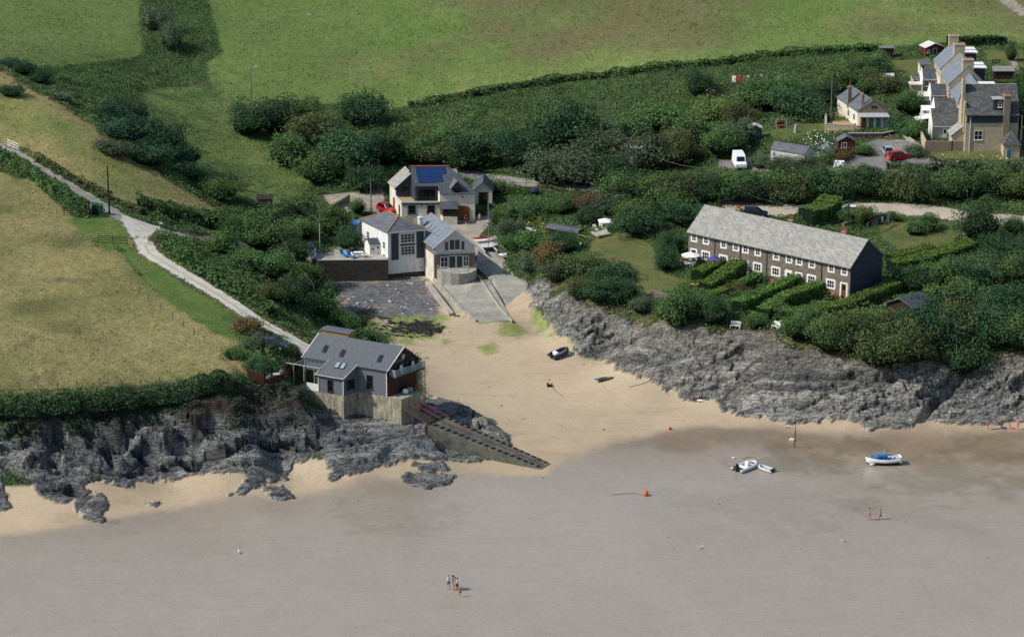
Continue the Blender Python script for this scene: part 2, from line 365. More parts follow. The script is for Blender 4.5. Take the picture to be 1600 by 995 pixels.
# rock relief: tilted strata, ledges, gullies
def ridged(x, y, o=4):
    s = 0; a = 1; t = 0
    for i in range(o):
        s = s+a*(1-np.abs(2*vnoise(x*2**i+9.7*i, y*2**i+3.3*i)-1)); t += a; a *= .55
    return s/t
wx = X+wob(2.2, 7, 2); wy = (Y+wob(2.2, 7, 9))*.62+Z*.85
th = np.radians(20)+.5*(fbm(X/40, Y/40, 2)-.5)+np.where(X < 0, math.radians(-8), 0)
al = wx*np.cos(th)+wy*np.sin(th); ac = -wx*np.sin(th)+wy*np.cos(th)
hA = ridged(al/7, ac/1.9, 3); hB = ridged(al/15, ac/5, 3)
lump = fbm(X/9+3, wy/6, 3); lump2 = fbm(X/3.2+8, wy/2.4, 3)
lev = np.clip(Z/3.5, 0, 1)
relief = (hA-.62)*.9+(hB-.62)*2.0+(lump-.5)*4.2+(lump2-.5)*1.5
q = relief+ac*.35
led = np.abs(((q/.9) % 1)-.5)*2
ca, ea = cells(al/3.6, ac/1.2, 3); cb, eb = cells(al/1.5, ac/.62, 8); cc_, ec = cells(al/9, ac/3.0, 5)
relief = relief*.8+(led-.5)*.22+(ca-.5)*.85+(cb-.5)*.34+(cc_-.5)*1.5-.3*sstep(.10, 0, ea)
edge = sstep(0., 2.2, rock)
cave = sstep(.60, .75, fbm(X/4.2+31, Y/4.2+8, 2))
Zr = Z+relief*(.28+.72*lev)*edge*np.where(X < 0, .85, .5) - cave*edge*lev*np.where(X < 0, 2.0, .7)+.15*rk
slp = np.clip(np.abs(np.gradient(Z, axis=0)/np.gradient(Y, axis=0)), 0, 1.6)
YD = -relief*.75*slp*edge*rk*sstep(0, 1.5, Z)
Z = np.where(rk > 0, Z*(1-rk)+Zr*rk, Z)
# big gully in the right cliff
gul = sdfb(wline([(1435,662),(1450,640),(1470,618),(1500,590),(1510,570)], 10), XX, YY, False).reshape(NR, NC)
Z -= 1.6*sstep(-.9, 0, gul)*rk*sstep(-.2, 1.5, Z)
gul2 = sdfb(wline([(925,540),(940,520),(955,500)], 10), XX, YY, False).reshape(NR, NC)
Z -= .7*sstep(-.5, 0, gul2)*rk
bx_, by_ = [], []
for (u, v, zt) in ((478, 600, 6.4), (490, 618, 5.5), (505, 630, 4.9), (500, 640, 4.6), (519, 642, 4.3), (554, 655, 3.6), (575, 655, 3.6), (603, 658, 3.5), (628, 668, 3.1), (560, 680, 2.9), (520, 670, 3.4), (600, 685, 2.6), (650, 672, 2.8), (540, 650, 3.8), (590, 664, 3.4)):
    p_ = PZ(u, v, zt); w_ = sstep(5., 1.2, np.hypot(X-p_.x, Y-p_.y))
    Z = np.where(Z > zt, Z*(1-w_)+(zt+(relief)*.25)*w_, Z)
fp = PZ(560, 575, 8.0); inside = sdfb(np.array([(PZ(u, v, z).x, PZ(u, v, z).y) for u, v, z in ((480, 610, 6.), (519, 640, 4.5), (553, 654, 3.7), (572, 640, 3.9), (605, 657, 3.6), (655, 640, 4.2), (610, 600, 6), (510, 575, 8.5))]), XX, YY).reshape(NR, NC)
Z = np.where(inside > -.4, np.minimum(Z, 5.6-2.2*sstep(-28, -20, X)), Z)
veg = 1-np.clip(rk+sstep(-.8, .2, D['fork'])+sstep(-1.3, -.3, LD['track'])*.8+sstep(-.5, .5, sandm)+sstep(-.3, .3, LD['lane'])+sstep(-.3, .3, LD['track'])+sstep(-.3, .3, LD['roadb'])+sstep(-.3, .3, LD['roadc'])+sstep(-1, .3, D['park'])+sstep(-1, .3, D['yard'])+sstep(-1, .3, D['lanebig']), 0, 1)
field = np.clip(sstep(-.5, .5, D['brown'])+sstep(-.5, .5, D['gold'])+sstep(-.5, .5, D['fieldT'])+sum(sstep(-.3, .3, D['lawn'+c]) for c in 'ABCDEFGHI'), 0, 1)
scrub = veg*(1-field)*(1-.88*sstep(-.5, .8, D['valley']+wob(3, 4, 22)+.6))
Z += scrub*(wob(.35, 2.6, 4)+wob(.16, .8, 4))*sstep(250, 270, Y)
Z += field*veg*(wob(.10, 1.3, 4)+wob(.05, .5, 6)+wob(.5, 14, 5)*sstep(.3, 3, D['fieldT']))
Z += (1-veg)*(1-rk)*sstep(0, 1, sandm)*(wob(.05, 6, 1))
# ------------------------------------------------------------------ colours
def col(r, g, b): return np.array(srgb(r, g, b))[None, None, :]
def mx(c, d, m): return c*(1-m[..., None])+d*m[..., None]
def lin(lo, hi, t): t = np.clip(t, 0, 1)[..., None]; return lo*(1-t)+hi*t
gcol = lin(col(58, 76, 48), col(90, 108, 64), .5+n1*.8+nf*.3)
gcol = mx(gcol, col(96, 90, 66)*np.ones_like(gcol), sstep(.25, .8, wob(1, 6, 13))*.6)
# top field
t = .5+.9*n3+.25*n1
ft = lin(col(98, 128, 62), col(132, 144, 84), .5+.9*wob(1, 22, 3)+.4*n1+.3*nf)
ft = mx(ft, col(122, 108, 80)*np.ones_like(ft), sstep(-.1, .6, wob(1, 30, 8)+.25*n3+sstep(-30, 10, X)*.5-.2)*.7*sstep(3, 14, D['fieldT']))
ft = mx(ft, col(102, 124, 66)*np.ones_like(ft), sstep(-18, -42, X)*.75)
bf = lin(col(126, 126, 76), col(168, 156, 108), .5+.55*wob(1, 11, 2)+.35*n1+.45*nf)
bf = mx(bf, col(104, 108, 66)*np.ones_like(bf), sstep(.05, .6, wob(1, 13, 21)+.3*n1)*.8)
bf = mx(bf, col(118, 122, 74)*np.ones_like(bf), 0*Y)
bf = mx(bf, col(104, 92, 74)*np.ones_like(bf), sstep(.35, .75, wob(1, 5, 33))*.5)
gf = lin(col(102, 122, 64), col(150, 148, 92), .45+.7*wob(1, 9, 6)+.4*n1+.3*nf)
gf = mx(gf, col(170, 150, 108)*np.ones_like(gf), sstep(5, .5, D['gold']+n1)*sstep(-60, -35, X)*.0+sstep(6, .5, np.abs(D['gold']-1)+n1*1.5)*.5)
lw = lin(col(86, 106, 56), col(126, 122, 76), .45+.6*wob(1, 5, 6)+.2*nf)
c = gcol
e = wob(.9, 2, 12)
c = mx(c, ft, sstep(-.4, .5, D['fieldT']+e)); c = mx(c, bf, sstep(-.4, .5, D['brown']+e)); c = mx(c, gf, sstep(-.4, .5, D['gold']+e*1.6))
for k in 'ABCDEFG': c = mx(c, lw, sstep(-.2, .3, D['lawn'+k]+e*.3))
lw2 = lin(col(88, 116, 58), col(112, 130, 66), .5+n1)
for k in 'HI': c = mx(c, lw2, sstep(-.4, .5, D['lawn'+k]+e))
vl = lin(col(76, 100, 54), col(120, 134, 76), .45+.8*wob(1, 7, 16)+.5*n1+.3*nf)
c = mx(c, vl, sstep(-.8, .8, D['valley']+e*2))
c = mx(c, lin(col(84, 98, 56), col(104, 112, 64), .5+n1), sstep(1.5, -1.5, np.abs(D['brown']+1.5))*sstep(.2, -.2, D['brown'])*.6)
# sand
dry = lin(col(166, 149, 124), col(186, 169, 143), .5+.5*wob(1, 12, 4)+.25*wob(1, 2, 5))
dry = mx(dry, col(176, 152, 122)*np.ones_like(dry), sstep(385, 410, Y)*.5)
wet = lin(col(144, 129, 112), col(157, 142, 125), .5+.35*wob(1, 10, 4)+.15*n1+.3*nf)
sm = sstep(-.3, .3, sandm+n2*.3)
wet = mx(wet, lin(col(149, 140, 127), col(160, 151, 138), .5+.3*wob(1, 10, 4)+.1*n1+.3*nf), sstep(339, 328, Y+wob(9, 22, 3)+wob(2.5, 4, 8)-.06*X)*.9)
dm = sstep(-2.2, 1.2, D['dry']+wob(2.2, 9, 3)+wob(.6, 1.5, 3))
tide = (fbm(X/4, Y/1.2, 3)-.5)
c = mx(c, mx(wet, dry, dm), sm)
c = mx(c, c*.80, sstep(.16, .3, tide)*sm*dm*.3)
streak = sstep(.60, .72, fbm(X/9+5, Y/1.1, 4)) * sm*(1-dm)
c = mx(c, c*.85, streak*.15)
rip = sstep(.50, .68, fbm(X/3.2+.2*Y, Y/.9, 4)); c = mx(c, c*.95, rip*sm*(1-dm)*.5)
for (u, v, ru, rv, k_) in ((1185, 680, 9, 3, .22), (1240, 723, 7, 3, .35), (1340, 700, 6, 2.2, .4), (1490, 735, 12, 7, .26), (1560, 700, 9, 5, .22), (620, 790, 8, 6, .16), (1240, 790, 12, 6, .14), (1040, 690, 8, 3, .2), (1350, 790, 4, 3, .2), (138, 812, 3, .8, .4)):
    p_ = G(u, v); m_ = sstep(1.2, .3, np.hypot((X-p_.x)/ru, (Y-p_.y)/rv/1.6)+.9*wob(1, 3.5, u)+.4*wob(1, 1.1, v)); c = mx(c, c*np.array([.74, .74, .70]), np.clip(m_*k_*3.2, 0, 1)*sm*(1-dm*.5))
bnd = sstep(14, 4, -D['dry']+wob(5, 9, 81))*sstep(5, 22, X)*sm*(1-dm); c = mx(c, c*np.array([.84, .80, .74]), bnd*.75)
bn2 = sstep(9, 2, -D['dry']+wob(4, 7, 83))*sstep(0, -10, X)*sm*(1-dm); c = mx(c, c*np.array([.90, .86, .80]), bn2*.7)
trk = sstep(.66, .74, fbm(X/5+wob(1, 3, 71), Y/1.4+3, 4)); c = mx(c, c*.86, trk*sm*dm*.55)
ft_ = sstep(.7, .8, vnoise(X/.45, Y/.6))*sstep(.45, .6, fbm(X/9+7, Y/9, 2)); c = mx(c, c*.86, ft_*sm*dm*.5)
sh = lin(col(84, 86, 90), col(118, 116, 114), .4+1.0*nf+.4*n2)
sh = mx(sh, col(150, 136, 112)*np.ones_like(sh), sstep(.3, .7, wob(1, 4, 61))*.6)
shm = sstep(-1.6, 1.6, D['shingle']-1.2+n1*3.0+n2*1.5)
c = mx(c, sh, shm)
Z += shm*nf*.10
# green weed patches
def blob(u, v, r, sq=2.2):
    p = G(u, v); return r-np.hypot((X-p.x), (Y-p.y)/sq*1.0)
alg = np.full((NR, NC), -9.)
for u, v, r in [(625,503,2.2),(650,512,4),(600,520,2.5),(640,530,1.5),(680,510,2),(700,533,1.0),(763,545,1.6),(752,500,1.5),(800,515,2.5),(850,500,1.6),(870,518,1.5),(930,545,2.3),(840,488,1.2),(905,535,1.3),(575,505,2),(585,540,2),(920,512,1.),(690,498,1.3)]:
    alg = np.maximum(alg, blob(u, v, r, 1.6))
am = sstep(-.2, .6, alg+n2*1.2+nf*.9)
c = mx(c, lin(col(98, 116, 50), col(140, 150, 84), .5+nf+.4*n2), am*.85)
wd = np.full((NR, NC), -9.)
for u, v, r in [(640,508,2.2),(660,512,3.4),(620,515,2),(680,515,1.8),(560,490,3),(545,500,2.5),(580,485,1.5),(716,493,1.1),(762,547,.7),(600,498,1.5)]:
    wd = np.maximum(wd, blob(u, v, r, 1.2))
wm = sstep(.1, .5, wd+n2*1.6+nf*.8-.3)
c = mx(c, lin(col(34, 34, 32), col(62, 56, 48), .5+nf), wm)
# rock colour, with crevice shade painted into cracks and low relief
rc = lin(col(150, 151, 148), col(200, 196, 184), .45+.9*(hA-.62)*2+.5*n3+.35*nf)
rc = rc*(.84+.3*ca[..., None])*(.9+.2*cb[..., None])
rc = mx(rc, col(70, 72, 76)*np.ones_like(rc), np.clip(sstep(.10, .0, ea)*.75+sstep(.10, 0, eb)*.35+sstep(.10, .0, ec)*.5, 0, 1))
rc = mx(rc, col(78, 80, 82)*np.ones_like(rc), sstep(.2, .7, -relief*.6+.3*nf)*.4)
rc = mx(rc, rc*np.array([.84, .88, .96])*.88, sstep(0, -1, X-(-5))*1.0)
rc = mx(rc, col(150, 142, 124)*np.ones_like(rc), sstep(4.5, 6.5, Z+n1)*.5*sstep(-3, 0, X))
rc = mx(rc, col(122, 92, 80)*np.ones_like(rc), sstep(.3, .8, wob(1, 4, 41))*sstep(4.5, 6, Z)*.6)
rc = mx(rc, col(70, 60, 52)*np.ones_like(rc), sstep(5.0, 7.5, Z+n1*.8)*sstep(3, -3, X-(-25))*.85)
rc = mx(rc, lin(col(90, 104, 60), col(120, 130, 70), .5+nf), sstep(.25, .7, wob(1, 2.2, 51)+.3*nf)*sstep(3.6, 1.2, Z)*sstep(30, 12, X)*sstep(0, 6, X)*.7)
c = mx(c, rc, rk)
# bare earth bank above the right rocks
bank = sstep(-2.2, -.2, D['rockR'])*(1-rk)*(1-sm)*sstep(4, 4.6, Z)
c = mx(c, lin(col(112, 92, 70), col(146, 124, 92), .5+n2), bank*sstep(-.3, .3, n1)*.8)
asph = lin(col(122, 120, 118), col(146, 142, 136), .5+.8*n2+.4*nf)
grav = lin(col(178, 172, 158), col(206, 200, 188), .5+.6*n2+.6*nf)
lm = sstep(-.1, .15, LD['lane']+n2*.2)
c = mx(c, asph, lm); c = mx(c, asph, sstep(-.1, .2, LD['roadc']+n2*.2))
tr = sstep(-.1, .2, LD['track']+n2*.3)
c = mx(c, grav, tr); c = mx(c, grav, sstep(-.2, .2, D['fork']+n2*.4))
c = mx(c, col(96, 112, 66)*np.ones_like(c), sstep(-.22, .02, -np.abs(LD['track']-1.5)+n2*.14)*tr*.75*sstep(.5, -.5, D['fork']))
rb = lin(col(160, 150, 136), col(182, 172, 156), .5+.6*n1+.4*nf)
c = mx(c, rb, sstep(-.1, .2, LD['roadb']+n2*.3))
c = mx(c, rb, sstep(-.1, .2, LD['pathf']+n2*.5)); c = mx(c, rb, sstep(-.1, .2, LD['pathe']+n2*.2))
pk = lin(col(104, 104, 106), col(138, 132, 124), .5+.7*n3+.4*n2)
c = mx(c, pk, sstep(-.3, .3, D['park']+n2*.4))
yd = lin(col(130, 124, 116), col(166, 156, 140), .5+.7*n1+.4*n2)
c = mx(c, yd, sstep(-.3, .3, D['yard']+n2*.4)); c = mx(c, yd, sstep(-.3, .3, D['lanebig']+n2*.4))
c = np.clip(c, .01, 1)
# ------------------------------------------------------------------ ground material
def ground_material():
    m, nt, b = newmat('ground_cover')
    A = lambda n: nd(nt, 'ShaderNodeAttribute', attribute_name=n)
    base = A('tint').outputs['Color']; rk_ = A('rockm').outputs['Fac']; sd_ = A('sandm').outputs['Fac']; wt_ = A('wetm').outputs['Fac']; gr_ = A('grassm').outputs['Fac']
    tc = nd(nt, 'ShaderNodeTexCoord'); v = tc.outputs['Object']
    mp = nd(nt, 'ShaderNodeMapping'); mp.inputs['Scale'].default_value = (.32, .9, 1.9); mp.inputs['Rotation'].default_value = (0, math.radians(14), math.radians(-20)); nt.links.new(v, mp.inputs[0])
    rs = noise(nt, 2.2, mp.outputs[0], 8, .72, .4)
    rs2 = noise(nt, 5, v, 6, .7)
    kr = ramp(nt, rs.outputs[0], [(.30, .22), (.44, .72), (.55, 1.0), (.8, 1.25)])
    def rot(sc3, r3):
        x = nd(nt, 'ShaderNodeMapping'); x.inputs['Scale'].default_value = sc3; x.inputs['Rotation'].default_value = r3
        w0 = noise(nt, .5, v, 3, .6); w1_ = nd(nt, 'ShaderNodeVectorMath', operation='SCALE'); nt.links.new(w0.outputs['Color'], w1_.inputs[0]); w1_.inputs['Scale'].default_value = 1.4
        w2 = nd(nt, 'ShaderNodeVectorMath', operation='ADD'); nt.links.new(v, w2.inputs[0]); nt.links.new(w1_.outputs[0], w2.inputs[1]); nt.links.new(w2.outputs[0], x.inputs[0]); return x.outputs[0]
    vA = rot((.42, 1.1, 2.6), (math.radians(8), math.radians(16), math.radians(-18))); vB = rot((1.1, 2.2, 5.2), (math.radians(-12), math.radians(10), math.radians(-30)))
    cA = nd(nt, 'ShaderNodeTexVoronoi', feature='DISTANCE_TO_EDGE'); cA.inputs['Scale'].default_value = .9; nt.links.new(vA, cA.inputs['Vector'])
    cB = nd(nt, 'ShaderNodeTexVoronoi', feature='DISTANCE_TO_EDGE'); cB.inputs['Scale'].default_value = 1.1; nt.links.new(vB, cB.inputs['Vector'])
    cF = nd(nt, 'ShaderNodeTexVoronoi', feature='F1'); cF.inputs['Scale'].default_value = .9; nt.links.new(vA, cF.inputs['Vector'])
    kA = ramp(nt, cA.outputs[0], [(0., .28), (.035, .72), (.08, 1.)]); kB = ramp(nt, cB.outputs[0], [(0., .5), (.06, 1.)])
    kF = ramp(nt, cF.outputs['Color'], [(.1, .78), (.9, 1.16)])
    c1 = mixc(nt, base, kr, .8, 'MULTIPLY'); c1 = mixc(nt, c1, kA, .85, 'MULTIPLY'); c1 = mixc(nt, c1, kB, .75, 'MULTIPLY'); c1 = mixc(nt, c1, kF, 1., 'MULTIPLY')
    k5 = ramp(nt, rs2.outputs[0], [(.3, .7), (.6, 1.12)]); c1 = mixc(nt, c1, k5, 1., 'MULTIPLY')
    g1 = noise(nt, 2.6, v, 6, .88); g2 = noise(nt, .45, v, 4, .7)
    mg = nd(nt, 'ShaderNodeMapping'); mg.inputs['Scale'].default_value = (1., 3.2, 1.); nt.links.new(v, mg.inputs[0])
    g3 = noise(nt, 1.3, mg.outputs[0], 4, .85)
    kg = ramp(nt, g1.outputs[0], [(.28, .55), (.48, .95), (.72, 1.28)]); kg2 = ramp(nt, g2.outputs[0], [(.3, .84), (.7, 1.12)]); kg3 = ramp(nt, g3.outputs[0], [(.3, .62), (.5, 1.0), (.75, 1.2)])
    c2 = mixc(nt, base, kg, 1., 'MULTIPLY'); c2 = mixc(nt, c2, kg2, 1., 'MULTIPLY'); c2 = mixc(nt, c2, kg3, 1., 'MULTIPLY')
    ms = nd(nt, 'ShaderNodeMapping'); ms.inputs['Scale'].default_value = (.5, 2.2, 1.); ms.inputs['Rotation'].default_value = (0, 0, .12); nt.links.new(v, ms.inputs[0])
    s1 = noise(nt, 1.1, ms.outputs[0], 6, .7, .3); ks = ramp(nt, s1.outputs[0], [(.3, .90), (.5, 1.), (.7, 1.06)])
    ms3 = nd(nt, 'ShaderNodeMapping'); ms3.inputs['Scale'].default_value = (1., .45, 1.); nt.links.new(v, ms3.inputs[0])
    s3 = noise(nt, 7, ms3.outputs[0], 4, .85); ks3 = ramp(nt, s3.outputs[0], [(.25, .66), (.42, .92), (.55, 1.0), (.72, 1.16)])
    c3 = mixc(nt, base, ks, 1., 'MULTIPLY'); c3 = mixc(nt, c3, ks3, 1., 'MULTIPLY')
    c = mixc(nt, base, c2, gr_); c = mixc(nt, c, c3, sd_); c = mixc(nt, c, c1, rk_)
    nt.links.new(c, b.inputs['Base Color'])
    # roughness
    s2 = noise(nt, .09, v, 3, .6)
    rr = nd(nt, 'ShaderNodeMapRange'); nt.links.new(wt_, rr.inputs[0]); rr.inputs[3].default_value = .9; rr.inputs[4].default_value = .13
    nt.links.new(rr.outputs[0], b.inputs['Roughness'])
    sp = nd(nt, 'ShaderNodeMapRange'); nt.links.new(wt_, sp.inputs[0]); sp.inputs[3].default_value = .15; sp.inputs[4].default_value = .42
    nt.links.new(sp.outputs[0], b.inputs['Specular IOR Level'])
    # bump
    mw = nd(nt, 'ShaderNodeMapping'); mw.inputs['Scale'].default_value = (1., 2.4, 1.); nt.links.new(v, mw.inputs[0])
    w1 = noise(nt, 3.4, mw.outputs[0], 4, .7)
    def mul(a, k):
        x = nd(nt, 'ShaderNodeMath', operation='MULTIPLY'); nt.links.new(a, x.inputs[0])
        if isinstance(k, float): x.inputs[1].default_value = k
        else: nt.links.new(k, x.inputs[1])
        return x.outputs[0]
    def add(a, k):
        x = nd(nt, 'ShaderNodeMath', operation='ADD'); nt.links.new(a, x.inputs[0]); nt.links.new(k, x.inputs[1]); return x.outputs[0]
    h = add(mul(mul(rs.outputs[0], rk_), 1.9), mul(mul(rs2.outputs[0], rk_), .35))
    hA_ = ramp(nt, cA.outputs[0], [(0., 0.), (.12, 1.)]); hB_ = ramp(nt, cB.outputs[0], [(0., 0.), (.15, 1.)]); sF = nd(nt, 'ShaderNodeSeparateColor'); nt.links.new(cF.outputs['Color'], sF.inputs[0])
    h = add(h, mul(mul(hA_, rk_), .5)); h = add(h, mul(mul(hB_, rk_), .22)); h = add(h, mul(mul(sF.outputs[0], rk_), .7))
    h = add(h, mul(mul(g1.outputs[0], gr_), .8)); h = add(h, mul(mul(g3.outputs[0], gr_), .35)); h = add(h, mul(mul(w1.outputs[0], sd_), .05)); h = add(h, mul(mul(s1.outputs[0], sd_), .03))
    bp = nd(nt, 'ShaderNodeBump'); bp.inputs['Strength'].default_value = .9; bp.inputs['Distance'].default_value = .45
    nt.links.new(h, bp.inputs['Height']); nt.links.new(bp.outputs[0], b.inputs['Normal'])
    return m
M['ground'] = ground_material()
wetm = sm*(1-dm)*(1-rk)
hard = np.clip(lm+tr+sstep(-.1, .2, LD['roadb'])+sstep(-.1, .2, LD['roadc'])+sstep(0, .3, D['park'])+sstep(0, .3, D['yard'])+sstep(0, .3, D['lanebig'])+sstep(-.2, .2, D['fork']), 0, 1)
grassm = np.clip(1-rk-sm-hard, 0, 1); sandmm = np.clip(sm-rk, 0, 1)
sh_t = np.clip(shm+am+wm, 0, 1)*0
cls = np.zeros((NR, NC), int)                              # 0 hillside
cls[D['fieldT']+e > 0] = 1; cls[D['brown']+e > 0] = 2; cls[D['gold']+e > 0] = 3
for k in 'ABCDEFGHI': cls[D['lawn'+k] > 0] = 4
cls[(sm > .5) & (dm > .5)] = 5; cls[(sm > .5) & (dm <= .5)] = 6
cls[shm > .5] = 7
cls[rk > .5] = 8; cls[(lm > .5) | (LD['roadc'] > 0) | (LD['roadb'] > 0)] = 9; cls[(tr > .5) | (D['fork'] > 0)] = 10
cls[(D['park'] > 0) | (D['yard'] > 0) | (D['lanebig'] > 0)] = 11
NM = ['hillside', 'upper_field', 'clifftop_field', 'grass_slope', 'lawn', 'beach_sand', 'tidal_flat', 'shingle', 'rock_shore', 'road', 'gravel_track', 'pavement']
LB = ['scrubby green hillside around the cove', 'mown green hillside field across the top', 'dry brown clifftop field on the left headland', 'golden grass slope between the lane and the valley', 'garden lawns', 'pale dry sand of the cove', 'wet grey brown sand flat in the foreground', 'dark shingle below the sea wall', 'grey layered slate rocks along the shore', 'narrow tarmac lane', 'pale gravel track down to the boathouse', 'worn tarmac parking and yard']
idx = np.arange(NR*NC).reshape(NR, NC)
q00 = idx[:-1, :-1].ravel(); q01 = idx[:-1, 1:].ravel(); q11 = idx[1:, 1:].ravel(); q10 = idx[1:, :-1].ravel()
QF = np.stack([q00, q01, q11, q10], 1); qc = cls[:-1, :-1].ravel()
VV = np.stack([X.ravel(), (Y+YD).ravel(), Z.ravel()], 1)
# smooth normals stay continuous across the split because the normals are stored per sheet
gy, gx_ = np.gradient(Z); dxx = np.gradient(X, axis=1); dyy = np.gradient(Y, axis=0); dxy = np.gradient(X, axis=0)
zx = gx_/dxx; zy = (gy-zx*dxy)/dyy
NN = np.stack([-zx.ravel(), -zy.ravel(), np.ones(NR*NC)], 1); NN /= np.linalg.norm(NN, axis=1)[:, None]
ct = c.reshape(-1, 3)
for k, nm in enumerate(NM):
    F_ = QF[qc == k]
    if not len(F_): continue
    used, inv = np.unique(F_, return_inverse=True); F2 = inv.reshape(F_.shape)
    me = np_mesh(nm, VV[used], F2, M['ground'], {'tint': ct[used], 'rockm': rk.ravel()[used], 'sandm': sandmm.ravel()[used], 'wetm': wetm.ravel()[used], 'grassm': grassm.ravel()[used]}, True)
    me.normals_split_custom_set_from_vertices(NN[used].tolist()) if nm != 'rock_shore' else None
    tag(link(nm, me), LB[k], None, None, 'structure')
# fine look-up of the finished surface
def HF(x, y):
    x = np.atleast_1d(np.asarray(x, float)); y = np.atleast_1d(np.asarray(y, float))
    j = np.clip(np.searchsorted(rows, y)-1, 0, NR-2); ty = (y-rows[j])/(rows[j+1]-rows[j])
    out = 0
    for jj, w in ((j, 1-ty), (j+1, ty)):
        s = x/(dep[jj]*.22); i = np.clip(np.searchsorted(ss, s)-1, 0, NC-2); tx = (s-ss[i])/(ss[i+1]-ss[i])
        out = out+w*(Z[jj, i]*(1-tx)+Z[jj, i+1]*tx)
    return out
def hf(x, y): return float(HF(x, y)[0])
def GF(u, v, dz=0):                   # pixel -> finished surface
    p = G(u, v); z = p.z
    for _ in range(4):
        z = hf(p.x, p.y); z = max(min(z, p.z+1.5), p.z-1.5); p = PZ(u, v, z)
    p.z = hf(p.x, p.y)+dz; return p
# ------------------------------------------------------------------ materials for built things
def S(*c): return srgb(*c)
M['slate'] = brickmat('slate_roof', S(98,104,112), S(124,128,134), S(66,70,76), .45, .22, .012, .28, .6)
M['slate_dark'] = brickmat('slate_dark', S(82,88,98), S(104,110,118), S(56,60,68), .4, .2, .012, .3, .6)
M['slate_old'] = brickmat('old_slate', S(124,126,124), S(92,94,94), S(70,70,70), .5, .25, .014, .45, .75)
M['slate_pale'] = brickmat('washed_slate', S(178,177,170), S(150,149,144), S(124,122,118), .5, .26, .012, .24, .85)
M['slate_blue'] = brickmat('blue_slate', S(120,130,142), S(138,146,156), S(92,100,110), .45, .24, .01, .25, .6)
M['felt'] = mat('grey_shingle', S(98,102,110), .8, var=.16, scale=2.5)
M['stone'] = brickmat('brown_stone', S(158,142,126), S(116,106,98), S(146,138,126), .42, .17, .02, .42, .9)
M['stone_dark'] = brickmat('dark_stone', S(104,92,84), S(74,68,66), S(84,80,76), .4, .16, .02, .5, .9)
M['render_white'] = mat('white_render', S(238,238,232), .8, var=.1, scale=.9, stretch=(2, 2, .6), col2=S(208,210,208))
M['render_cream'] = mat('cream_render', S(228,222,206), .85, var=.12, scale=.6, col2=S(202,196,180))
M['brick_buff'] = brickmat('buff_brick', S(210,194,166), S(188,170,144), S(196,184,164), .3, .12, .012, .26, .9)
M['brick_brown'] = brickmat('brown_brick', S(166,148,128), S(142,126,110), S(156,144,128), .3, .12, .012, .28, .9)
M['hung'] = brickmat('hung_slate', S(66,70,84), S(78,84,98), S(46,48,58), .35, .16, .012, .25, .6)
M['board'] = brickmat('grey_boarding', S(108,116,124), S(118,126,132), S(90,96,102), 6, .16, .012, .16, .7)
M['board_white'] = brickmat('white_boarding', S(206,208,210), S(214,216,216), S(168,172,176), 5, .15, .012, .1, .7)
M['concrete'] = mat('old_concrete', S(198,188,164), .9, var=.34, scale=1.1, stretch=(1.6, 1.6, .5), col2=S(128,120,104), bmp=.3)
M['concrete_pale'] = mat('pale_concrete', S(184,180,168), .9, var=.2, scale=.7, col2=S(150,146,136), bmp=.2)
M['concrete_slip'] = mat('slipway_concrete', S(172,168,158), .9, var=.2, scale=.35, col2=S(136,134,122), bmp=.3)
M['concrete_weed'] = mat('weedy_concrete', S(116,116,104), .9, var=.4, scale=.7, col2=S(76,80,70), bmp=.4)
M['white'] = mat('white_paint', S(236,236,232), .5, var=.05)
M['offwhite'] = mat('weathered_white', S(214,212,204), .6, var=.12)
M['glass'] = mat('window_glass', S(26,32,40), .12, var=.2, spec=.6)
M['glass_pale'] = mat('pale_glass', S(150,166,176), .15, var=.1, spec=.6)
M['black'] = mat('black_paint', S(26,27,30), .5, var=.2)
M['dgrey'] = mat('dark_grey', S(58,62,68), .6, var=.2)
M['grey'] = mat('mid_grey', S(120,122,124), .6, var=.15)
M['lgrey'] = mat('light_grey', S(176,178,180), .55, var=.12)
M['wood_brown'] = mat('brown_wood', S(134,86,46), .6, var=.25, scale=1, stretch=(6, 6, .6))
M['wood_dark'] = mat('dark_wood', S(70,54,44), .8, var=.3, scale=1, stretch=(5, 5, .6))
M['wood_grey'] = mat('grey_wood', S(128,120,106), .85, var=.25, scale=1, stretch=(5, 5, .6))
M['wood_red'] = mat('red_stained_wood', S(98,50,44), .75, var=.3, scale=1.5, stretch=(6, 6, .5))
M['wood_tan'] = mat('tan_wood', S(176,140,96), .8, var=.2, scale=1, stretch=(5, 5, .6))
M['terracotta'] = mat('terracotta', S(178,98,66), .8, var=.2)
M['rust'] = mat('rusty_red_steel', S(128,60,52), .7, var=.3, scale=3)
M['green'] = mat('green_paint', S(46,92,70), .5, var=.2)
M['teal'] = mat('teal_paint', S(46,92,84), .6, var=.15)
M['bluegreen'] = mat('blue_green_paint', S(70,120,128), .6, var=.15)
M['red'] = mat('red_gloss', S(186,22,34), .3, var=.08, spec=.5)
M['red_matt'] = mat('red_plastic', S(200,46,40), .55, var=.1)
M['orange'] = mat('orange_plastic', S(232,88,42), .5, var=.08)
M['yellow'] = mat('yellow_plastic', S(232,196,40), .5, var=.08)
M['blue'] = mat('blue_canvas', S(44,122,186), .7, var=.14)
M['blue_light'] = mat('pale_blue_cloth', S(110,160,206), .8, var=.12)
M['navy'] = mat('navy_cloth', S(44,46,84), .85, var=.15)
M['purple'] = mat('purple_cloth', S(84,74,142), .85, var=.12)
M['cloth_white'] = mat('white_cloth', S(238,238,236), .9, var=.06)
M['cloth_red'] = mat('red_cloth', S(196,44,58), .9, var=.1)
M['cloth_pink'] = mat('pink_cloth', S(214,110,130), .9, var=.1)
M['cloth_orange'] = mat('orange_cloth', S(224,160,50), .9, var=.1)
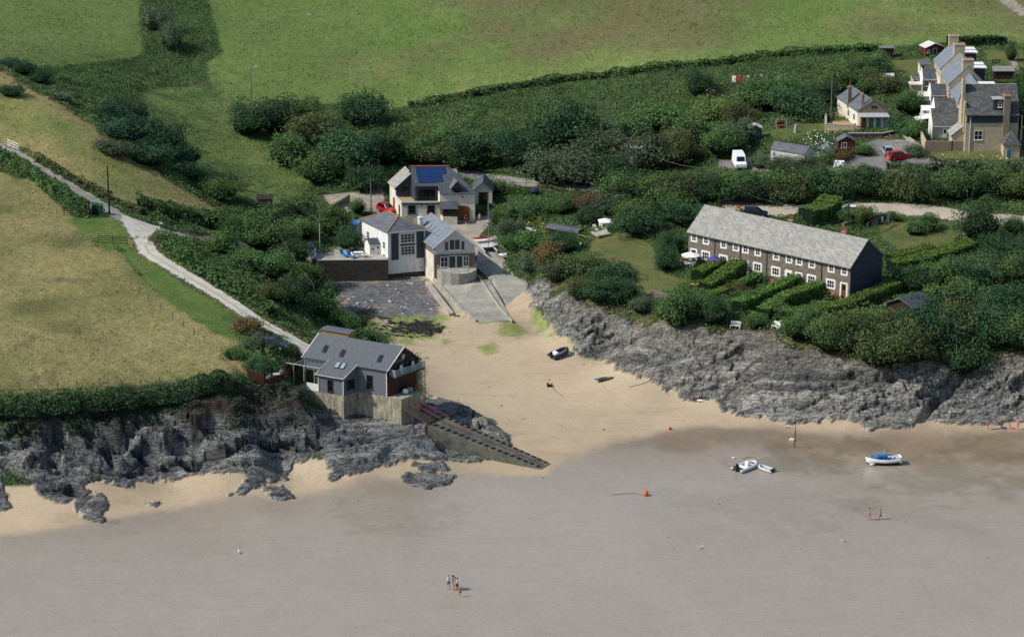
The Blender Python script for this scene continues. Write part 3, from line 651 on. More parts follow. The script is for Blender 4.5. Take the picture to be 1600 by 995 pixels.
M['cloth_grey'] = mat('grey_cloth', S(150,152,160), .9, var=.1)
M['skin'] = mat('skin', S(206,156,128), .6, var=.08)
M['skin_red'] = mat('sun_reddened_skin', S(206,136,112), .6, var=.08)
M['hair'] = mat('dark_hair', S(40,32,28), .7, var=.2)
M['hair_fair'] = mat('grey_hair', S(120,112,104), .7, var=.2)
M['tube_grey'] = mat('pale_grey_rubber', S(190,196,200), .5, var=.08)
M['tube_dark'] = mat('dark_rubber', S(48,54,68), .5, var=.12)
M['tube_green'] = mat('green_rubber', S(70,92,70), .6, var=.15)
M['solar'] = brickmat('solar_cells', S(34,58,98), S(36,62,106), S(24,38,64), .98, 1.0, .02, .12, .25, offs=0., bmp=0)
M['deck'] = mat('sandy_decking', S(178,154,116), .85, var=.18, scale=1.5)
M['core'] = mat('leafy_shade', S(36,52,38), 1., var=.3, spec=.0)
M['van'] = mat('white_van_paint', S(240,242,244), .35, var=.03, spec=.5)
M['silver'] = mat('silver_paint', S(178,184,192), .3, metal=.3, var=.04, spec=.5)
M['carblack'] = mat('dark_car_paint', S(36,42,50), .25, var=.06, spec=.6)
M['tyre'] = mat('tyre_rubber', S(28,28,30), .8, var=.1)
M['pole_wood'] = mat('weathered_pole', S(126,118,106), .85, var=.2, stretch=(6, 6, .5))
M['pole_dark'] = mat('tarred_pole', S(52,46,42), .85, var=.2, stretch=(6, 6, .5))
M['metal'] = mat('galvanised_metal', S(160,166,168), .45, metal=.4, var=.1)
M['mast'] = mat('aluminium', S(190,194,198), .4, metal=.5, var=.05)
M['rope'] = mat('rope', S(120,104,80), .9, var=.1)
M['thatch'] = mat('corrugated_sheet', S(150,150,148), .6, var=.2, stretch=(8, 1, 1))
# ------------------------------------------------------------------ building parts
class Fr:                             # a wall-aligned frame: a along the front, b into the house, z up
    def __init__(s, A, B, zb, depth_ang=None):
        d = B-A; s.L = math.hypot(d.x, d.y); s.rz = math.atan2(d.y, d.x); s.o = Vector((A.x, A.y, zb))
        s.th = PI/2 if depth_ang is None else math.radians(depth_ang)-s.rz
    def T(s, a, b, z): return (a+b*math.cos(s.th), b*math.sin(s.th), z)
    def P(s, pts): return [s.T(*p) for p in pts]
def abox(fr, mb, a0, a1, b0, b1, z0, z1):
    if fr is None: return mb.box(a0, a1, b0, b1, z0, z1)
    return mb.slab(fr.P([(a0, b0, z1), (a1, b0, z1), (a1, b1, z1), (a0, b1, z1)]), 0, (0, 0, z0-z1))
def window(par, loc, rot, w, h, cols=2, rows=2, frame='white', surround=None, t=.055, pane='glass', name='window', sill=True, arch=False):
    mb = MB(); x0, x1 = -w/2, w/2; f = .07
    for a, b, c, d in ((x0, x1, h-f, h), (x0, x1, 0, f), (x0, x0+f, f, h-f), (x1-f, x1, f, h-f)): mb.box(a, b, -t, .02, c, d)
    for i in range(1, cols): xx = x0+w*i/cols; mb.box(xx-.03, xx+.03, -t+.01, .02, f, h-f)
    for j in range(1, rows): zz = h*j/rows; mb.box(x0+f, x1-f, -t+.014, .016, zz-.022, zz+.022)
    if sill: mb.box(x0-.08, x1+.08, -t-.07, .02, -.08, -.003)
    o = mb.build(name, M[frame], par); o.location = loc; o.rotation_euler = (0, 0, rot)
    p = MB().box(x0+f+.002, x1-f-.002, -.024, .01, f+.002, h-f-.002).build('pane', M[pane], o)
    if surround:
        s = MB(); q = .17; yy = -.035
        s.box(x0-q, x1+q, yy, .03, h+.002, h+q*1.1)
        s.box(x0-q-.04, x1+q+.04, yy-.02, .03, -.2, -.084)
        k = 0; z = -.08
        while z < h:
            e = q+(.09 if k % 2 else 0); z2 = min(z+.2, h)
            s.box(x0-e, x0-.002, yy, .03, z, z2); s.box(x1+.002, x1+e, yy, .03, z, z2); z += .2; k += 1
        so_ = s.build('surround', M[surround], o)
    return o
def door(par, loc, rot, w, h, col='wood_brown', frame='white', surround=None, panes=0, t=.05):
    mb = MB(); mb.box(-w/2+.06, w/2-.06, -.03, .02, 0, h-.06)
    for i in range(3): xx = -w/2+.1+(w-.2)*i/3; mb.box(xx+.01, xx+(w-.2)/3-.02, -.042, -.028, .08, h-.16)
    o = mb.build('door', M[col], par); o.location = loc; o.rotation_euler = (0, 0, rot)
    f = MB(); f.box(-w/2, -w/2+.058, -t, .02, 0, h); f.box(w/2-.058, w/2, -t, .02, 0, h); f.box(-w/2+.06, w/2-.06, -t, .02, h-.058, h)
    f.build('frame', M[frame], o)
    MB().ball((w/2-.16, -.06, h*.48), .035).build('handle', M['metal'], o)
    if panes: MB().box(-w/4, w/4, -.05, -.043, h*.55, h*.88).build('pane', M['glass'], o)
    if surround:
        s = MB(); q = .16
        s.box(-w/2-q, w/2+q, -.036, .03, h+.002, h+q)
        k = 0; z = 0
        while z < h:
            e = q+(.09 if k % 2 else 0); z2 = min(z+.2, h)
            s.box(-w/2-e, -w/2-.002, -.036, .03, z, z2); s.box(w/2+.002, w/2+e, -.036, .03, z, z2); z += .2; k += 1
        s.build('surround', M[surround], o)
    return o
def chimney(par, loc, w=.8, d=.55, h=1.5, pots=2, m='brick_brown', potm='terracotta', band=True):
    mb = MB().box(-w/2, w/2, -d/2, d/2, -1.2, h)
    if band: mb.box(-w/2-.07, w/2+.07, -d/2-.07, d/2+.07, h-.22, h-.06)
    o = mb.build('chimney', M[m], par); o.location = loc
    for i in range(pots):
        x = (i-(pots-1)/2)*min(.34, w/max(pots, 1))
        MB().tube((x, 0, h), (x, 0, h+.42), .12, .09, 8).build('chimney_pot', M[potm], o)
    return o
def gable_roof(fr, mb, L, W, ze, zr, over=.3, end=.25, t=.13, ridge='a', a0=0, b0=0, z=0):
    if ridge == 'a':
        k = (zr-ze)/(W/2); zo = ze-over*k
        q = [[(a0-end, b0-over, zo), (a0+L+end, b0-over, zo), (a0+L+end, b0+W/2, zr), (a0-end, b0+W/2, zr)],
             [(a0+L+end, b0+W+over, zo), (a0-end, b0+W+over, zo), (a0-end, b0+W/2, zr), (a0+L+end, b0+W/2, zr)]]
    else:
        k = (zr-ze)/(L/2); zo = ze-over*k
        q = [[(a0-over, b0+W+end, zo), (a0-over, b0-end, zo), (a0+L/2, b0-end, zr), (a0+L/2, b0+W+end, zr)],
             [(a0+L+over, b0-end, zo), (a0+L+over, b0+W+end, zo), (a0+L/2, b0+W+end, zr), (a0+L/2, b0-end, zr)]]
    for pp in q:
        P = fr.P([(a, b, c+t) for a, b, c in pp]); mb.slab(P, 0, (0, 0, -t+.004))
    return mb
def gable_walls(fr, mb, L, W, z0, ze, zr, ridge='a', a0=0, b0=0):
    if ridge == 'a':
        sec = [(b0, z0), (b0, ze), (b0+W/2, zr), (b0+W, ze), (b0+W, z0)]
        P = [fr.T(a0, b, z) for b, z in sec]; mb.slab(P, 0, Vector(fr.T(L, 0, 0)))
    else:
        sec = [(a0, z0), (a0+L, z0), (a0+L, ze), (a0+L/2, zr), (a0, ze)]
        P = [fr.T(a, b0, z) for a, z in sec]; mb.slab(P, 0, Vector(fr.T(0, W, 0)))
    return mb
def root(fr, name, label, cat, group=None): return empty(name, fr.o, fr.rz, label, cat, group)
def side(fr, a, b, z, which, n=.0):   # position and rotation on a wall: f front, l left, r right, k back
    p = fr.T(a, b, z)
    r = {'f': 0., 'l': fr.th-PI, 'r': fr.th, 'k': PI}[which]
    if which == 'l': r = fr.th+PI
    return p, r
def shed(name, label, u0, v0, u1, v1, h, W, rise, wall, roof, ridge='b', cat='shed', base=None, over=.15, dr=None, win=None, dz=.0, group=None, depth=None, trim=None):
    A = G(u0, v0); z = A.z if base is None else base
    A = PZ(u0, v0, z); B = PZ(u1, v1, z); fr = Fr(A, B, z+dz, depth); r = root(fr, name, label, cat, group); L = fr.L
    gable_walls(fr, MB(), L, W, -.6, h, h+rise, ridge).build('wall', M[wall], r)
    gable_roof(fr, MB(), L, W, h, h+rise, over, over, .08, ridge).build('roof', M[roof], r)
    if dr: 
        for a, w, c in dr: door(r, fr.T(L*a, -.01, 0), 0, w, min(h*.92, 2.), c)
    if win:
        for a, w, hh, zz in win: window(r, fr.T(L*a, -.01, zz), 0, w, hh, 2, 1)
    if trim:
        k = rise/(L/2); P0 = [(-over, -over-.03, h-over*k+.1), (L/2, -over-.03, h+rise+.1), (L+over, -over-.03, h-over*k+.1)]
        mb = MB()
        for i in (0, 1):
            a, b = P0[i], P0[i+1]; mb.slab(fr.P([a, b, (b[0], b[1], b[2]-.16), (a[0], a[1], a[2]-.16)]), .03)
        mb.build('bargeboard', M[trim], r)
    return r, fr
# ================================================================== row of stone cottages
fr = Fr(PZ(1076, 361, 13.7), PZ(1329, 417, 13.7), 8.4); L = fr.L; W = 8.2
r = root(fr, 'cottage_row', 'long row of brown stone cottages with pale washed slate roof and white window surrounds', 'cottages')
gable_walls(fr, MB(), L, W, -1.5, 5.25, 8.35).build('wall', M['stone'], r)
gable_roof(fr, MB(), L, W, 5.3, 8.4, .3, .18, .14).build('roof', M['slate_pale'], r)
mb = MB(); mb.slab([(L+.012, -.02, -1.5), (L+.012, W+.02, -1.5), (L+.012, W+.02, 5.2), (L+.012, W/2, 8.25), (L+.012, -.02, 5.2)], 0, (.05, 0, 0))
mb.build('end_wall', M['hung'], r)  # dark slate sheet over the gable, its shade put into the colour
MB().box(-.2, L+.2, -.42, -.31, 5.0, 5.1).build('gutter', M['dgrey'], r)
MB().box(-.2, L+.2, W/2-.12, W/2+.12, 8.46, 8.56).build('ridge_tiles', M['concrete_pale'], r)
for t in (.036, .113, .225, .303, .363, .440, .553, .632, .694, .771, .887, .965): window(r, (t*L, 0, 3.95), 0, .8, 1.0, 2, 2, surround='white')
for t in (.113, .225, .440, .553, .771, .887): window(r, (t*L, 0, 1.5), 0, 1.25, 1.15, 3, 2, surround='white')
for i, t in enumerate((.036, .303, .363, .632, .694, .965)):
    door(r, (t*L, 0, .45), 0, .95, 2.15, ('dgrey', 'black', 'lgrey', 'white', 'dgrey', 'wood_brown')[i], surround='white', panes=1)
for t in (.17, .332, .497, .83): MB().tube((t*L, -.06, 0), (t*L, -.06, 5.0), .05).build('downpipe', M['dgrey'], r)
for t in (.19, .52, .845): chimney(r, (t*L, W/2+.9, 7.4), .8, .6, 1.4, 3, 'brick_brown')
# ================================================================== white hipped house on the sea wall
fr = Fr(PZ(606, 363, 9.8), PZ(664, 358, 9.8), 1.9, 121); L = fr.L; W = 8.6; E = 7.9
r = root(fr, 'white_house', 'white rendered house with hipped slate roof standing on the sea wall', 'house')
abox(fr, MB(), 0, L, 0, W, 1.1, E).build('wall', M['render_white'], r)
abox(fr, MB(), -.12, L+.1, -.1, W, -2., 1.08).build('plinth', M['stone_dark'], r)
o = .35; mb = MB()
e = [(-o, -o, E), (L+o, -o, E), (L+o, W+o, E), (-o, W+o, E)]; p1, p2 = (L/2, 2.5, E+1.75), (L/2, W-2.6, E+1.75)
R1, R2 = fr.T(*p1), fr.T(*p2); Q = fr.P(e)
mb.add(Q+[R1, R2], [(0, 1, 4), (1, 2, 5, 4), (2, 3, 5), (3, 0, 4, 5), (3, 2, 1, 0)])
mb.build('roof', M['slate'], r)
mb = MB()
for a, b in ((Q[0], R1), (Q[1], R1), (R1, R2), (Q[2], R2), (Q[3], R2)): mb.tube(Vector(a)+Vector((0, 0, .04)), Vector(b)+Vector((0, 0, .04)), .09, n=6)
mb.build('ridge_tiles', M['wood_tan'], r)
mb = MB(); abox(fr, mb, -o-.02, L+o, -o-.09, -o-.01, E-.16, E+.02); mb.build('gutter', M['offwhite'], r)
for a in (L*.5-1.9, L*.5+2.2): MB().box(a-.6, a+.6, -.045, .02, E-4.6, E-.15).build('slate_panel', M['hung'], r)
for zz in (E-1.95, E-3.95): window(r, (L*.53, 0, zz), 0, 2.3, 1.45, 4, 3)
MB().box(L*.53-1.2, L*.53+1.2, -.06, .02, E-2.4, E-2.1).build('slate_panel', M['hung'], r)
MB().box(L*.53-1.15, L*.53+1.15, -.07, .02, E-5.5, E-4.1).build('render_panel', M['render_white'], r)
for b, zz, w in ((1.3, 4.9, .8), (1.3, 2.9, .8), (6.6, 5.3, .9)):
    p, a = side(fr, 0, b, zz, 'l'); window(r, p, a, w, 1.2, 2, 2)
MB().ball((L*.9, -.02, 1.7), .12, .06, .12).build('vent', M['black'], r)
mb = MB().tube((0, 0, -1.5), (0, 0, 2.1), .42, .42, 12).tube((0, 0, 2.1), (0, 0, 2.25), .5, .5, 12); o_ = mb.build('chimney', M['render_white'], r); o_.location = fr.T(L+1.1, W*.42, 6.7)
MB().tube((0, 0, 2.25), (0, 0, 2.7), .12, .1, 8).build('chimney_pot', M['offwhite'], o_)
# link block between the two houses
mb = MB(); abox(fr, mb, L+.01, L+3.1, 3.2, 7.4, .0, 6.6); mb.build('link_wall', M['render_white'], r)
mb = MB(); abox(fr, mb, L+.02, L+3.3, 3.0, 7.6, 6.62, 6.8); mb.build('link_roof', M['slate_dark'], r)
# little outhouse tower against its left wall
A = PZ(578, 405, 4.9); fo = Fr(A, A+Vector((1.9, .35, 0)), 4.9, 121); ro = root(fo, 'porch_tower', 'small white stepped outhouse with slate cap beside the hipped white house', 'outhouse')
gable_walls(fo, MB(), 1.9, 1.7, -.5, 2.4, 3.1, 'a').build('wall', M['render_white'], ro)
gable_roof(fo, MB(), 1.9, 1.7, 2.45, 3.15, .12, .1, .08, 'a').build('roof', M['slate_dark'], ro)
for a, z in ((.5, 1.5), (1.3, .6), (1.3, 1.7)): MB().box(a-.12, a+.12, -.03, .02, z, z+.3).build('window', M['glass'], ro)
# ================================================================== gabled slate house with curved balcony
fr = Fr(PZ(679, 420, 4.6), PZ(742, 417.5, 4.6), 4.6, 112); L = fr.L; W = 10.2; E = 3.55; K = 6.15
r = root(fr, 'gabled_house', 'slate roofed gabled house with white boarded gable and curved concrete balcony over the slipway', 'house')
gable_walls(fr, MB(), L, W, -3., E, K, 'b').build('wall', M['stone'], r)
gable_roof(fr, MB(), L, W, E+.02, K+.02, .35, .35, .15, 'b').build('roof', M['slate_blue'], r)
MB().slab([(0, -.03, 2.5), (L, -.03, 2.5), (L, -.03, E), (L/2, -.03, K), (0, -.03, E)], 0, (0, -.08, 0)).build('gable_boarding', M['board_white'], r)
k = (K-E)/(L/2); mb = MB()
for s in (0, 1):
    a0, a1 = ((-.4, L/2), (L+.4, L/2))[s]; P0 = [(a0, -.42, E-.4*k+.2), (a1, -.42, K+.2), (a1, -.42, K-.02), (a0, -.42, E-.4*k-.02)]; mb.slab(P0, 0, (0, -.05, 0))
mb.build('bargeboard', M['white'], r)
MB().box(-.1, L+.1, -.2, -.12, 2.32, 2.5).build('fascia', M['lgrey'], r)
window(r, (L*.5, -.11, 2.95), 0, 1.75, 1.75, 2, 1, 'white'); window(r, (L*.5-1.28, -.11, 2.95), 0, .55, 1.4, 1, 1, 'lgrey'); window(r, (L*.5+1.28, -.11, 2.95), 0, .55, 1.4, 1, 1, 'lgrey')
window(r, (L*.24, -.02, .2), 0, 1.2, 1.7, 2, 2, 'white'); window(r, (L*.78, -.02, .2), 0, .9, 1.7, 2, 2, 'white')
window(r, (L*.44, -.02, .02), 0, 1.1, 2.0, 1, 1, 'white', sill=False, name='glazed_door'); window(r, (L*.62, -.02, .02), 0, 1.0, 2.0, 1, 1, 'white', sill=False, name='glazed_door')
for i, b in enumerate((2.0, 3.6, 5.4, 6.8)):
    a = L*.24+(i % 2)*.0; zt = E+(a)*k+.19; al = math.atan(k)
    o_ = MB().box(-.5, .5, -.26, .26, 0, .07).build('roof_light', M['dgrey'], r); p = fr.T(a+.1, b, zt); o_.location = p; o_.rotation_euler = (0, -al, 0)
    MB().box(-.42, .42, -.18, .18, .071, .09).build('pane', M['glass_pale'], o_)
mb = MB(); abox(fr, mb, -.06, -.012, 0.2, 4.2, -2.4, 2.2); mb.build('render_panel', M['render_cream'], r)
for a in (.28, L-.28): MB().box(a-.3, a+.3, -.24, -.13, 0, 2.3).build('pillar', M['stone'], r)
# balcony
pts = [(0.35, 0), (.25, -1.3), (.9, -2.4), (2.2, -3.1), (3.4, -3.35), (4.9, -3.0), (6.0, -2.0), (6.5, -.9), (6.5, 0)]
r2 = r
bal = MB().prism(pts, -3.2, -.02).build('balcony', M['concrete_pale'], r)
rail = MB()
for hgt in (.35, .65, .95): rail.path([(x, y+.0, hgt) for x, y in pts[1:-1]], .03, 6)
for x, y in pts[1:-1]: rail.tube((x, y, -.02), (x, y, .98), .035)
rail.build('railing', M['metal'], bal)
# ================================================================== big cream house with solar panels
fr = Fr(PZ(628, 346, 5), PZ(740, 345, 5), 5.0, 106); L = 12.1
r = root(fr, 'solar_house', 'large cream house with blue solar panels and arched wooden garage doors', 'house')
mb = MB(); abox(fr, mb, 0, 6.3, 0, 4.2, -1, 3.0); abox(fr, mb, 6.3, 12.05, .02, 7.2, -1, 4.85); abox(fr, mb, 0.01, 6.31, 4.2, 8.4, -1, 4.55); mb.build('wall', M['render_cream'], r)
mb = MB(); abox(fr, mb, -.08, 6.3, -.08, .12, 3.0, 3.35); abox(fr, mb, -.08, .12, .12, 4.2, 3.0, 3.35); mb.build('parapet', M['offwhite'], r)
mb = MB(); abox(fr, mb, -.1, 6.3, -.14, -.09, 2.88, 3.12); mb.build('gutter', M['dgrey'], r)
mb = MB(); abox(fr, mb, .13, 6.28, .13, 4.1, 3.005, 3.08); mb.build('roof_terrace', M['deck'], r)
# upper storey behind the terrace
mb = MB(); abox(fr, mb, 2.55, 6.5, 1.3, 7., 3.09, 5.6); mb.slab(fr.P([(2.55, 1.3, 5.6), (2.55, 7., 5.6), (2.55, 3.6, 8.2)]), 0, Vector(fr.T(.1, 0, 0))); mb.build('upper_wall', M['hung'], r)
window(r, fr.T(4.4, 1.29, 3.15), 0, 2.9, 2.0, 4, 1, 'wood_dark', name='glazed_door', sill=False)
mb = MB(); mb.slab(fr.P([(.05, 4.15, 4.55), (2.6, 4.15, 7.1), (2.6, 4.15, 3.05), (.05, 4.15, 3.05)]), 0, (0, .2, 0)); mb.build('slate_wall', M['hung'], r)
window(r, fr.T(1.6, 4.14, 3.9), 0, 1.2, 1.0, 2, 1, 'wood_dark')
mb = MB(); mb.slab(fr.P([(-.35, 3.9, 4.5), (2.65, 3.9, 7.25), (2.65, 8.6, 7.25), (-.35, 8.6, 4.5)]), .14); mb.build('side_roof', M['slate_pale'], r)
ridge = 8.35
mb = MB()
mb.slab(fr.P([(2.4, -.0+1.0, 5.7), (6.3, 1.0, 5.7), (6.3, 3.75, ridge), (2.4, 3.75, ridge)]), .15)
mb.slab(fr.P([(6.2, -.3, 4.65), (12.4, -.3, 4.65), (10.0, 2.6, 7.2), (8.7, 3.75, ridge), (6.2, 3.75, ridge+.002)]), .15)
mb.slab(fr.P([(12.4, -.3, 4.64), (12.4, 7.4, 4.64), (8.7, 3.75, ridge)]), .12)
mb.slab(fr.P([(12.4, 7.4, 4.66), (2.4, 7.4, 4.66), (2.4, 3.76, ridge), (8.7, 3.76, ridge)]), .15)
mb.build('roof', M['slate_dark'], r)
mb = MB(); mb.tube(fr.T(2.3, 3.75, ridge+.06), fr.T(8.8, 3.75, ridge+.06), .12); mb.build('ridge_tiles', M['terracotta'], r)
def onroof(a, zz, off): # a point on the front slope (slope from (b=1,z=5.7) to (3.75,8.35))
    t = (zz-5.7)/(ridge-5.7); return Vector(fr.T(a, 1.0+2.75*t, zz))+Vector((0, -.7*off, .7*off))
A0, A1 = 3.15, 7.7
mb = MB().slab([onroof(A0, 6.15, .1), onroof(7.3, 6.15, .1), onroof(7.3, 7.3, .1), onroof(8.1, 7.3, .1), onroof(8.1, 8.25, .1), onroof(A0, 8.25, .1)], .06)
mb.build('solar_panel', M['solar'], r)
# gable dormer
dm_ = empty('dormer', (0, 0, 0)); dm_.parent = r; a0, a1, am = 8.05, 10.2, 9.12
del dm_
mb = MB(); mb.slab(fr.P([(a0+.15, -.02, 4.75), (a1-.15, -.02, 4.75), (a1-.15, -.02, 5.7), (am, -.02, 6.7), (a0+.15, -.02, 5.7)]), 0, Vector(fr.T(0, 2.6, 0))); dmo = mb.build('dormer', M['hung'], r)
mb = MB()
for s, e in ((a0-.1, 1), (a1+.1, -1)):
    q = [(s, -.3, 5.55), (am, -.3, 6.85), (am, 2.9, 6.85), (s, 1.5, 5.55)]
    if e < 0: q = q[::-1]
    mb.slab(fr.P(q), .1)
mb.build('dormer_roof', M['slate'], dmo)
window(dmo, fr.T(am, -.05, 4.75), 0, 1.15, .95, 2, 1, 'wood_brown')
for a in (1.65, 4.8): window(r, fr.T(a, 0, 1.35), 0, 1.2, 1.35, 2, 2, 'wood_dark', surround='lgrey')
mb = MB(); mb.box(-1.2, 1.2, -.06, .01, 0, 2.1)
mb.slab([(1.2*math.cos(PI*i/10), -.06, 2.1+.45*math.sin(PI*i/10)) for i in range(11)], 0, (0, .07, 0))
gd = mb.build('arched_door', M['wood_brown'], r); gd.location = fr.T(9.95, 0, .05)
MB().box(-.02, .02, -.075, -.06, .05, 2.5).build('door_joint', M['wood_dark'], gd)
for p_, q_ in (((6.5, 8.9),) if False else ((6.35, 8.75),)):
    mb = MB(); abox(fr, mb, p_, q_, -1.5, -.01, -.6, 1.15); mb.build('porch_base', M['render_cream'], r)
    mb = MB(); abox(fr, mb, p_+.08, q_-.08, -1.4, -.01, 1.16, 2.5); po = mb.build('porch', M['wood_dark'], r)
    for a in (p_+.6, p_+1.75): window(po, fr.T(a, -1.42, 1.25), 0, 1.0, 1.15, 2, 1, 'wood_dark', sill=False)
    mb = MB(); mb.slab(fr.P([(p_-.15, -1.75, 2.5), (q_+.15, -1.75, 2.5), (q_+.15, .0, 3.35), (p_-.15, .0, 3.35)]), .1); mb.build('porch_roof', M['slate_dark'], po)
for b, z in ((1.6, .3), (5.4, .6)):
    p, a = side(fr, 0, b, z, 'l'); door(r, p, a, 1.0, 2.1, 'wood_brown', 'wood_brown')
for a, z in ((.4, 2.5), (3.3, 2.6), (10.0, 3.9)): MB().box(a-.12, a+.12, -.03, .02, z, z+.25).build('vent', M['dgrey'], r)
# garage beside it
g_, gf_ = shed('garage', 'cream garage with slate roof and dark brown door beside the solar panel house', 741, 318, 769, 318, 2.4, 5.0, 1.3, 'render_cream', 'slate_dark', 'b', 'garage', base=5.9, over=.3)
MB().box(.75, 2.25, -.04, .02, -.3, 1.95).build('garage_door', M['wood_dark'], g_)
# ================================================================== boathouse on the cliff
fr = Fr(PZ(477, 556, 10.3), PZ(604, 577, 10.3), 5.2, 48); L = fr.L; W = 6.0; E = 5.1; K = 7.45
r = root(fr, 'boathouse', 'grey boarded boathouse on a stained concrete base above the rocks and slipway', 'boathouse')
w0, w1, wd = 4.1, 7.9, 2.5                      # the wing that comes forward
gable_walls(fr, MB(), L-3.4, W, 1.3, E, K-.0, 'a', a0=3.4).build('wall', M['board'], r)
mb = MB(); k = (K-E)/(W/2)
gable_walls(fr, MB(), 3.4, W, 3.3, E, K, 'a').build('back_wall', M['board'], r)
mb = MB(); mb.slab(fr.P([(w0, .0, 1.3), (w0, .0, E-.0), (w0, -wd, E-wd*k*.62), (w0, -wd, 1.3)]), 0, Vector(fr.T(w1-w0, 0, 0))); mb.build('wing_wall', M['board'], r)
mb = MB(); abox(fr, mb, w0-.05, w1+.05, -wd-.05, 0.05, -3.5, 1.28); abox(fr, mb, 1.2, w0-.06, -.9, 1.0, -2.5, 1.1); abox(fr, mb, w1+.06, L+2.2, -.06, 3.6, -3.5, 1.29); mb.build('concrete_base', M['concrete'], r)
mb = gable_roof(fr, MB(), L, W, E+.02, K+.02, .3, .3, .12, 'a')
kk = .62*k
mb.slab([Vector(p)+Vector((0, 0, .0)) for p in fr.P([(w0-.25, -wd-.3, E-(wd+.3)*kk+.16), (w1+.25, -wd-.3, E-(wd+.3)*kk+.16), (w1+.25, .25, E+.25*k+.165), (w0-.25, .25, E+.25*k+.165)])], 0, (0, 0, -.12))
mb.build('roof', M['felt'], r)
mb = MB()
def edge(p, q, t=.09): MB().tube(fr.T(*p), fr.T(*q), t, n=4).build('bargeboard' if t > .07 else 'gutter', M['offwhite'], r)
edge((L+.33, -.3, E-.2), (L+.33, W/2, K+.1)); edge((-.33, -.3, E-.2), (-.33, W/2, K+.1)); edge((w0-.28, -wd-.32, E-(wd+.3)*kk+.05), (w0-.28, .0, E+.1)); edge((w1+.28, -wd-.32, E-(wd+.3)*kk+.05), (w1+.28, .0, E+.1)); edge((w0-.28, -wd-.34, E-(wd+.3)*kk+.05), (w1+.28, -wd-.34, E-(wd+.3)*kk+.05), .06)
mb = MB()
for a, b in ((w0, -wd), (w1, -wd), (L, 0)): p = fr.T(a, b-.03, 0); mb.tube((p[0], p[1], 1.3), (p[0], p[1], E-.4-(wd*kk if b < 0 else 0)), .06, n=4)
mb.build('corner_board', M['white'], r)
for i, (a, b) in enumerate(((2.2, 1.1), (5.0, .9), (10.7, 1.0))):
    o_ = MB().box(-.28, .28, -.6, .6, 0, .08).build('roof_light', M['dgrey'], r); o_.location = fr.T(a, b, E+b*k+.2); o_.rotation_euler = (math.atan(k), 0, 0)
    MB().box(-.2, .2, -.5, .5, .081, .1).build('pane', M['glass'], o_)
for a in (5.75, 6.6):
    o_ = MB().box(-.34, .34, -.55, .55, 0, .09).build('roof_light', M['dgrey'], r); o_.location = fr.T(a, -.9, E-.9*kk+.22); o_.rotation_euler = (math.atan(kk), 0, 0)
    MB().box(-.28, .28, -.48, .48, .091, .11).build('pane', M['glass_pale'], o_)
window(r, fr.T(5.9, -wd-.01, 1.65), 0, .85, 1.6, 1, 2, 'wood_dark')
window(r, fr.T(9.9, -.01, 2.0), 0, .9, 1.9, 1, 2, 'wood_dark')
p, a = side(fr, w1, -1.2, 2.0, 'r'); window(r, p, a, 1.5, 1.3, 3, 1, 'dgrey')
# gable end with red timber doors, balcony
GE = fr.th
BF = fr; BL = L
def gp(b, z, out=0): q = Vector(BF.T(BL, b, z)); return q+Vector((math.sin(GE), -math.cos(GE), 0))*out
_BH = (r.location.copy(), fr.rz)
def BH_gp(b, z, out=0): return _BH[0]+Matrix.Rotation(_BH[1], 4, 'Z')@gp(b, z, out)
BH_L, BH_T, BH_G, BH_rz = fr.L, fr, GE, fr.rz+GE
def gpan(b0, b1, z0, z1, o0, o1): return MB().slab([gp(b0, z0, o1), gp(b1, z0, o1), gp(b1, z1, o1), gp(b0, z1, o1)], 0, gp(0, 0, o0)-gp(0, 0, o1))
for b0, b1 in ((.15, .75), (.8, 1.4), (1.45, 2.0), (3.7, 4.3), (4.35, 4.95), (5., 5.6)): gpan(b0, b1, 1.3, 3.95, .01, .08).build('timber_door', M['wood_red'], r)
gpan(2.15, 3.6, 1.3, 3.9, .0, .03).build('opening_shade', M['black'], r)  # black panel, the shade inside the gap put into its colour
MB().slab([gp(0, 4.1, .04), gp(W, 4.1, .04), gp(W, E-.05, .04), gp(W/2, K-.1, .04), gp(0, E-.05, .04)], 0, gp(0, 0, 0.005)-gp(0, 0, .04)).build('gable_boarding', M['wood_dark'], r)
gpan(1.5, 3.3, 4.2, 6.0, .05, .1).build('glazed_door', M['glass'], r)
gpan(3.6, 5.0, 4.2, 5.6, .05, .1).build('glazed_door', M['glass'], r)
o_ = MB().tube((0, 0, 0), (0, -.08, 0), .36, .36, 20).build('round_sign', M['lgrey'], r); o_.location = gp(W/2, 6.2, .1); o_.rotation_euler = (0, 0, GE)
bo = MB().slab([gp(.4, 4.1, 1.25), gp(W+.1, 4.1, 1.25), gp(W+.1, 4.1, .05), gp(.4, 4.1, .05)], .14).build('balcony', M['dgrey'], r)
gl = MB(); gl.slab([gp(.4, 4.15, 1.2), gp(W+.1, 4.15, 1.2), gp(W+.1, 5.0, 1.2), gp(.4, 5.0, 1.2)], .03); gl.slab([gp(.42, 4.15, .1), gp(.42, 4.15, 1.18), gp(.42, 5.0, 1.18), gp(.42, 5., .1)], .03)
mg_, ntg, bg_ = newmat('balustrade_glass'); bg_.inputs['Base Color'].default_value = (*S(150, 170, 176), 1); bg_.inputs['Alpha'].default_value = .35; bg_.inputs['Roughness'].default_value = .1; M['clear'] = mg_
gl.build('glass_panel', M['clear'], bo)
hr = MB(); hr.path([gp(.42, 5.03, .1), gp(.42, 5.03, 1.2), gp(W+.1, 5.03, 1.2), gp(W+.1, 5.03, .1)], .035)
for b in (.42, 2.3, 4.2, W+.1): hr.tube(gp(b, 4.0, 1.2), gp(b, 5.03, 1.2), .03)
hr.build('handrail', M['lgrey'], bo)
MB().tube(gp(W+.05, -1.8, 1.2), gp(W+.05, 4.0, 1.2), .05).build('post', M['grey'], bo)
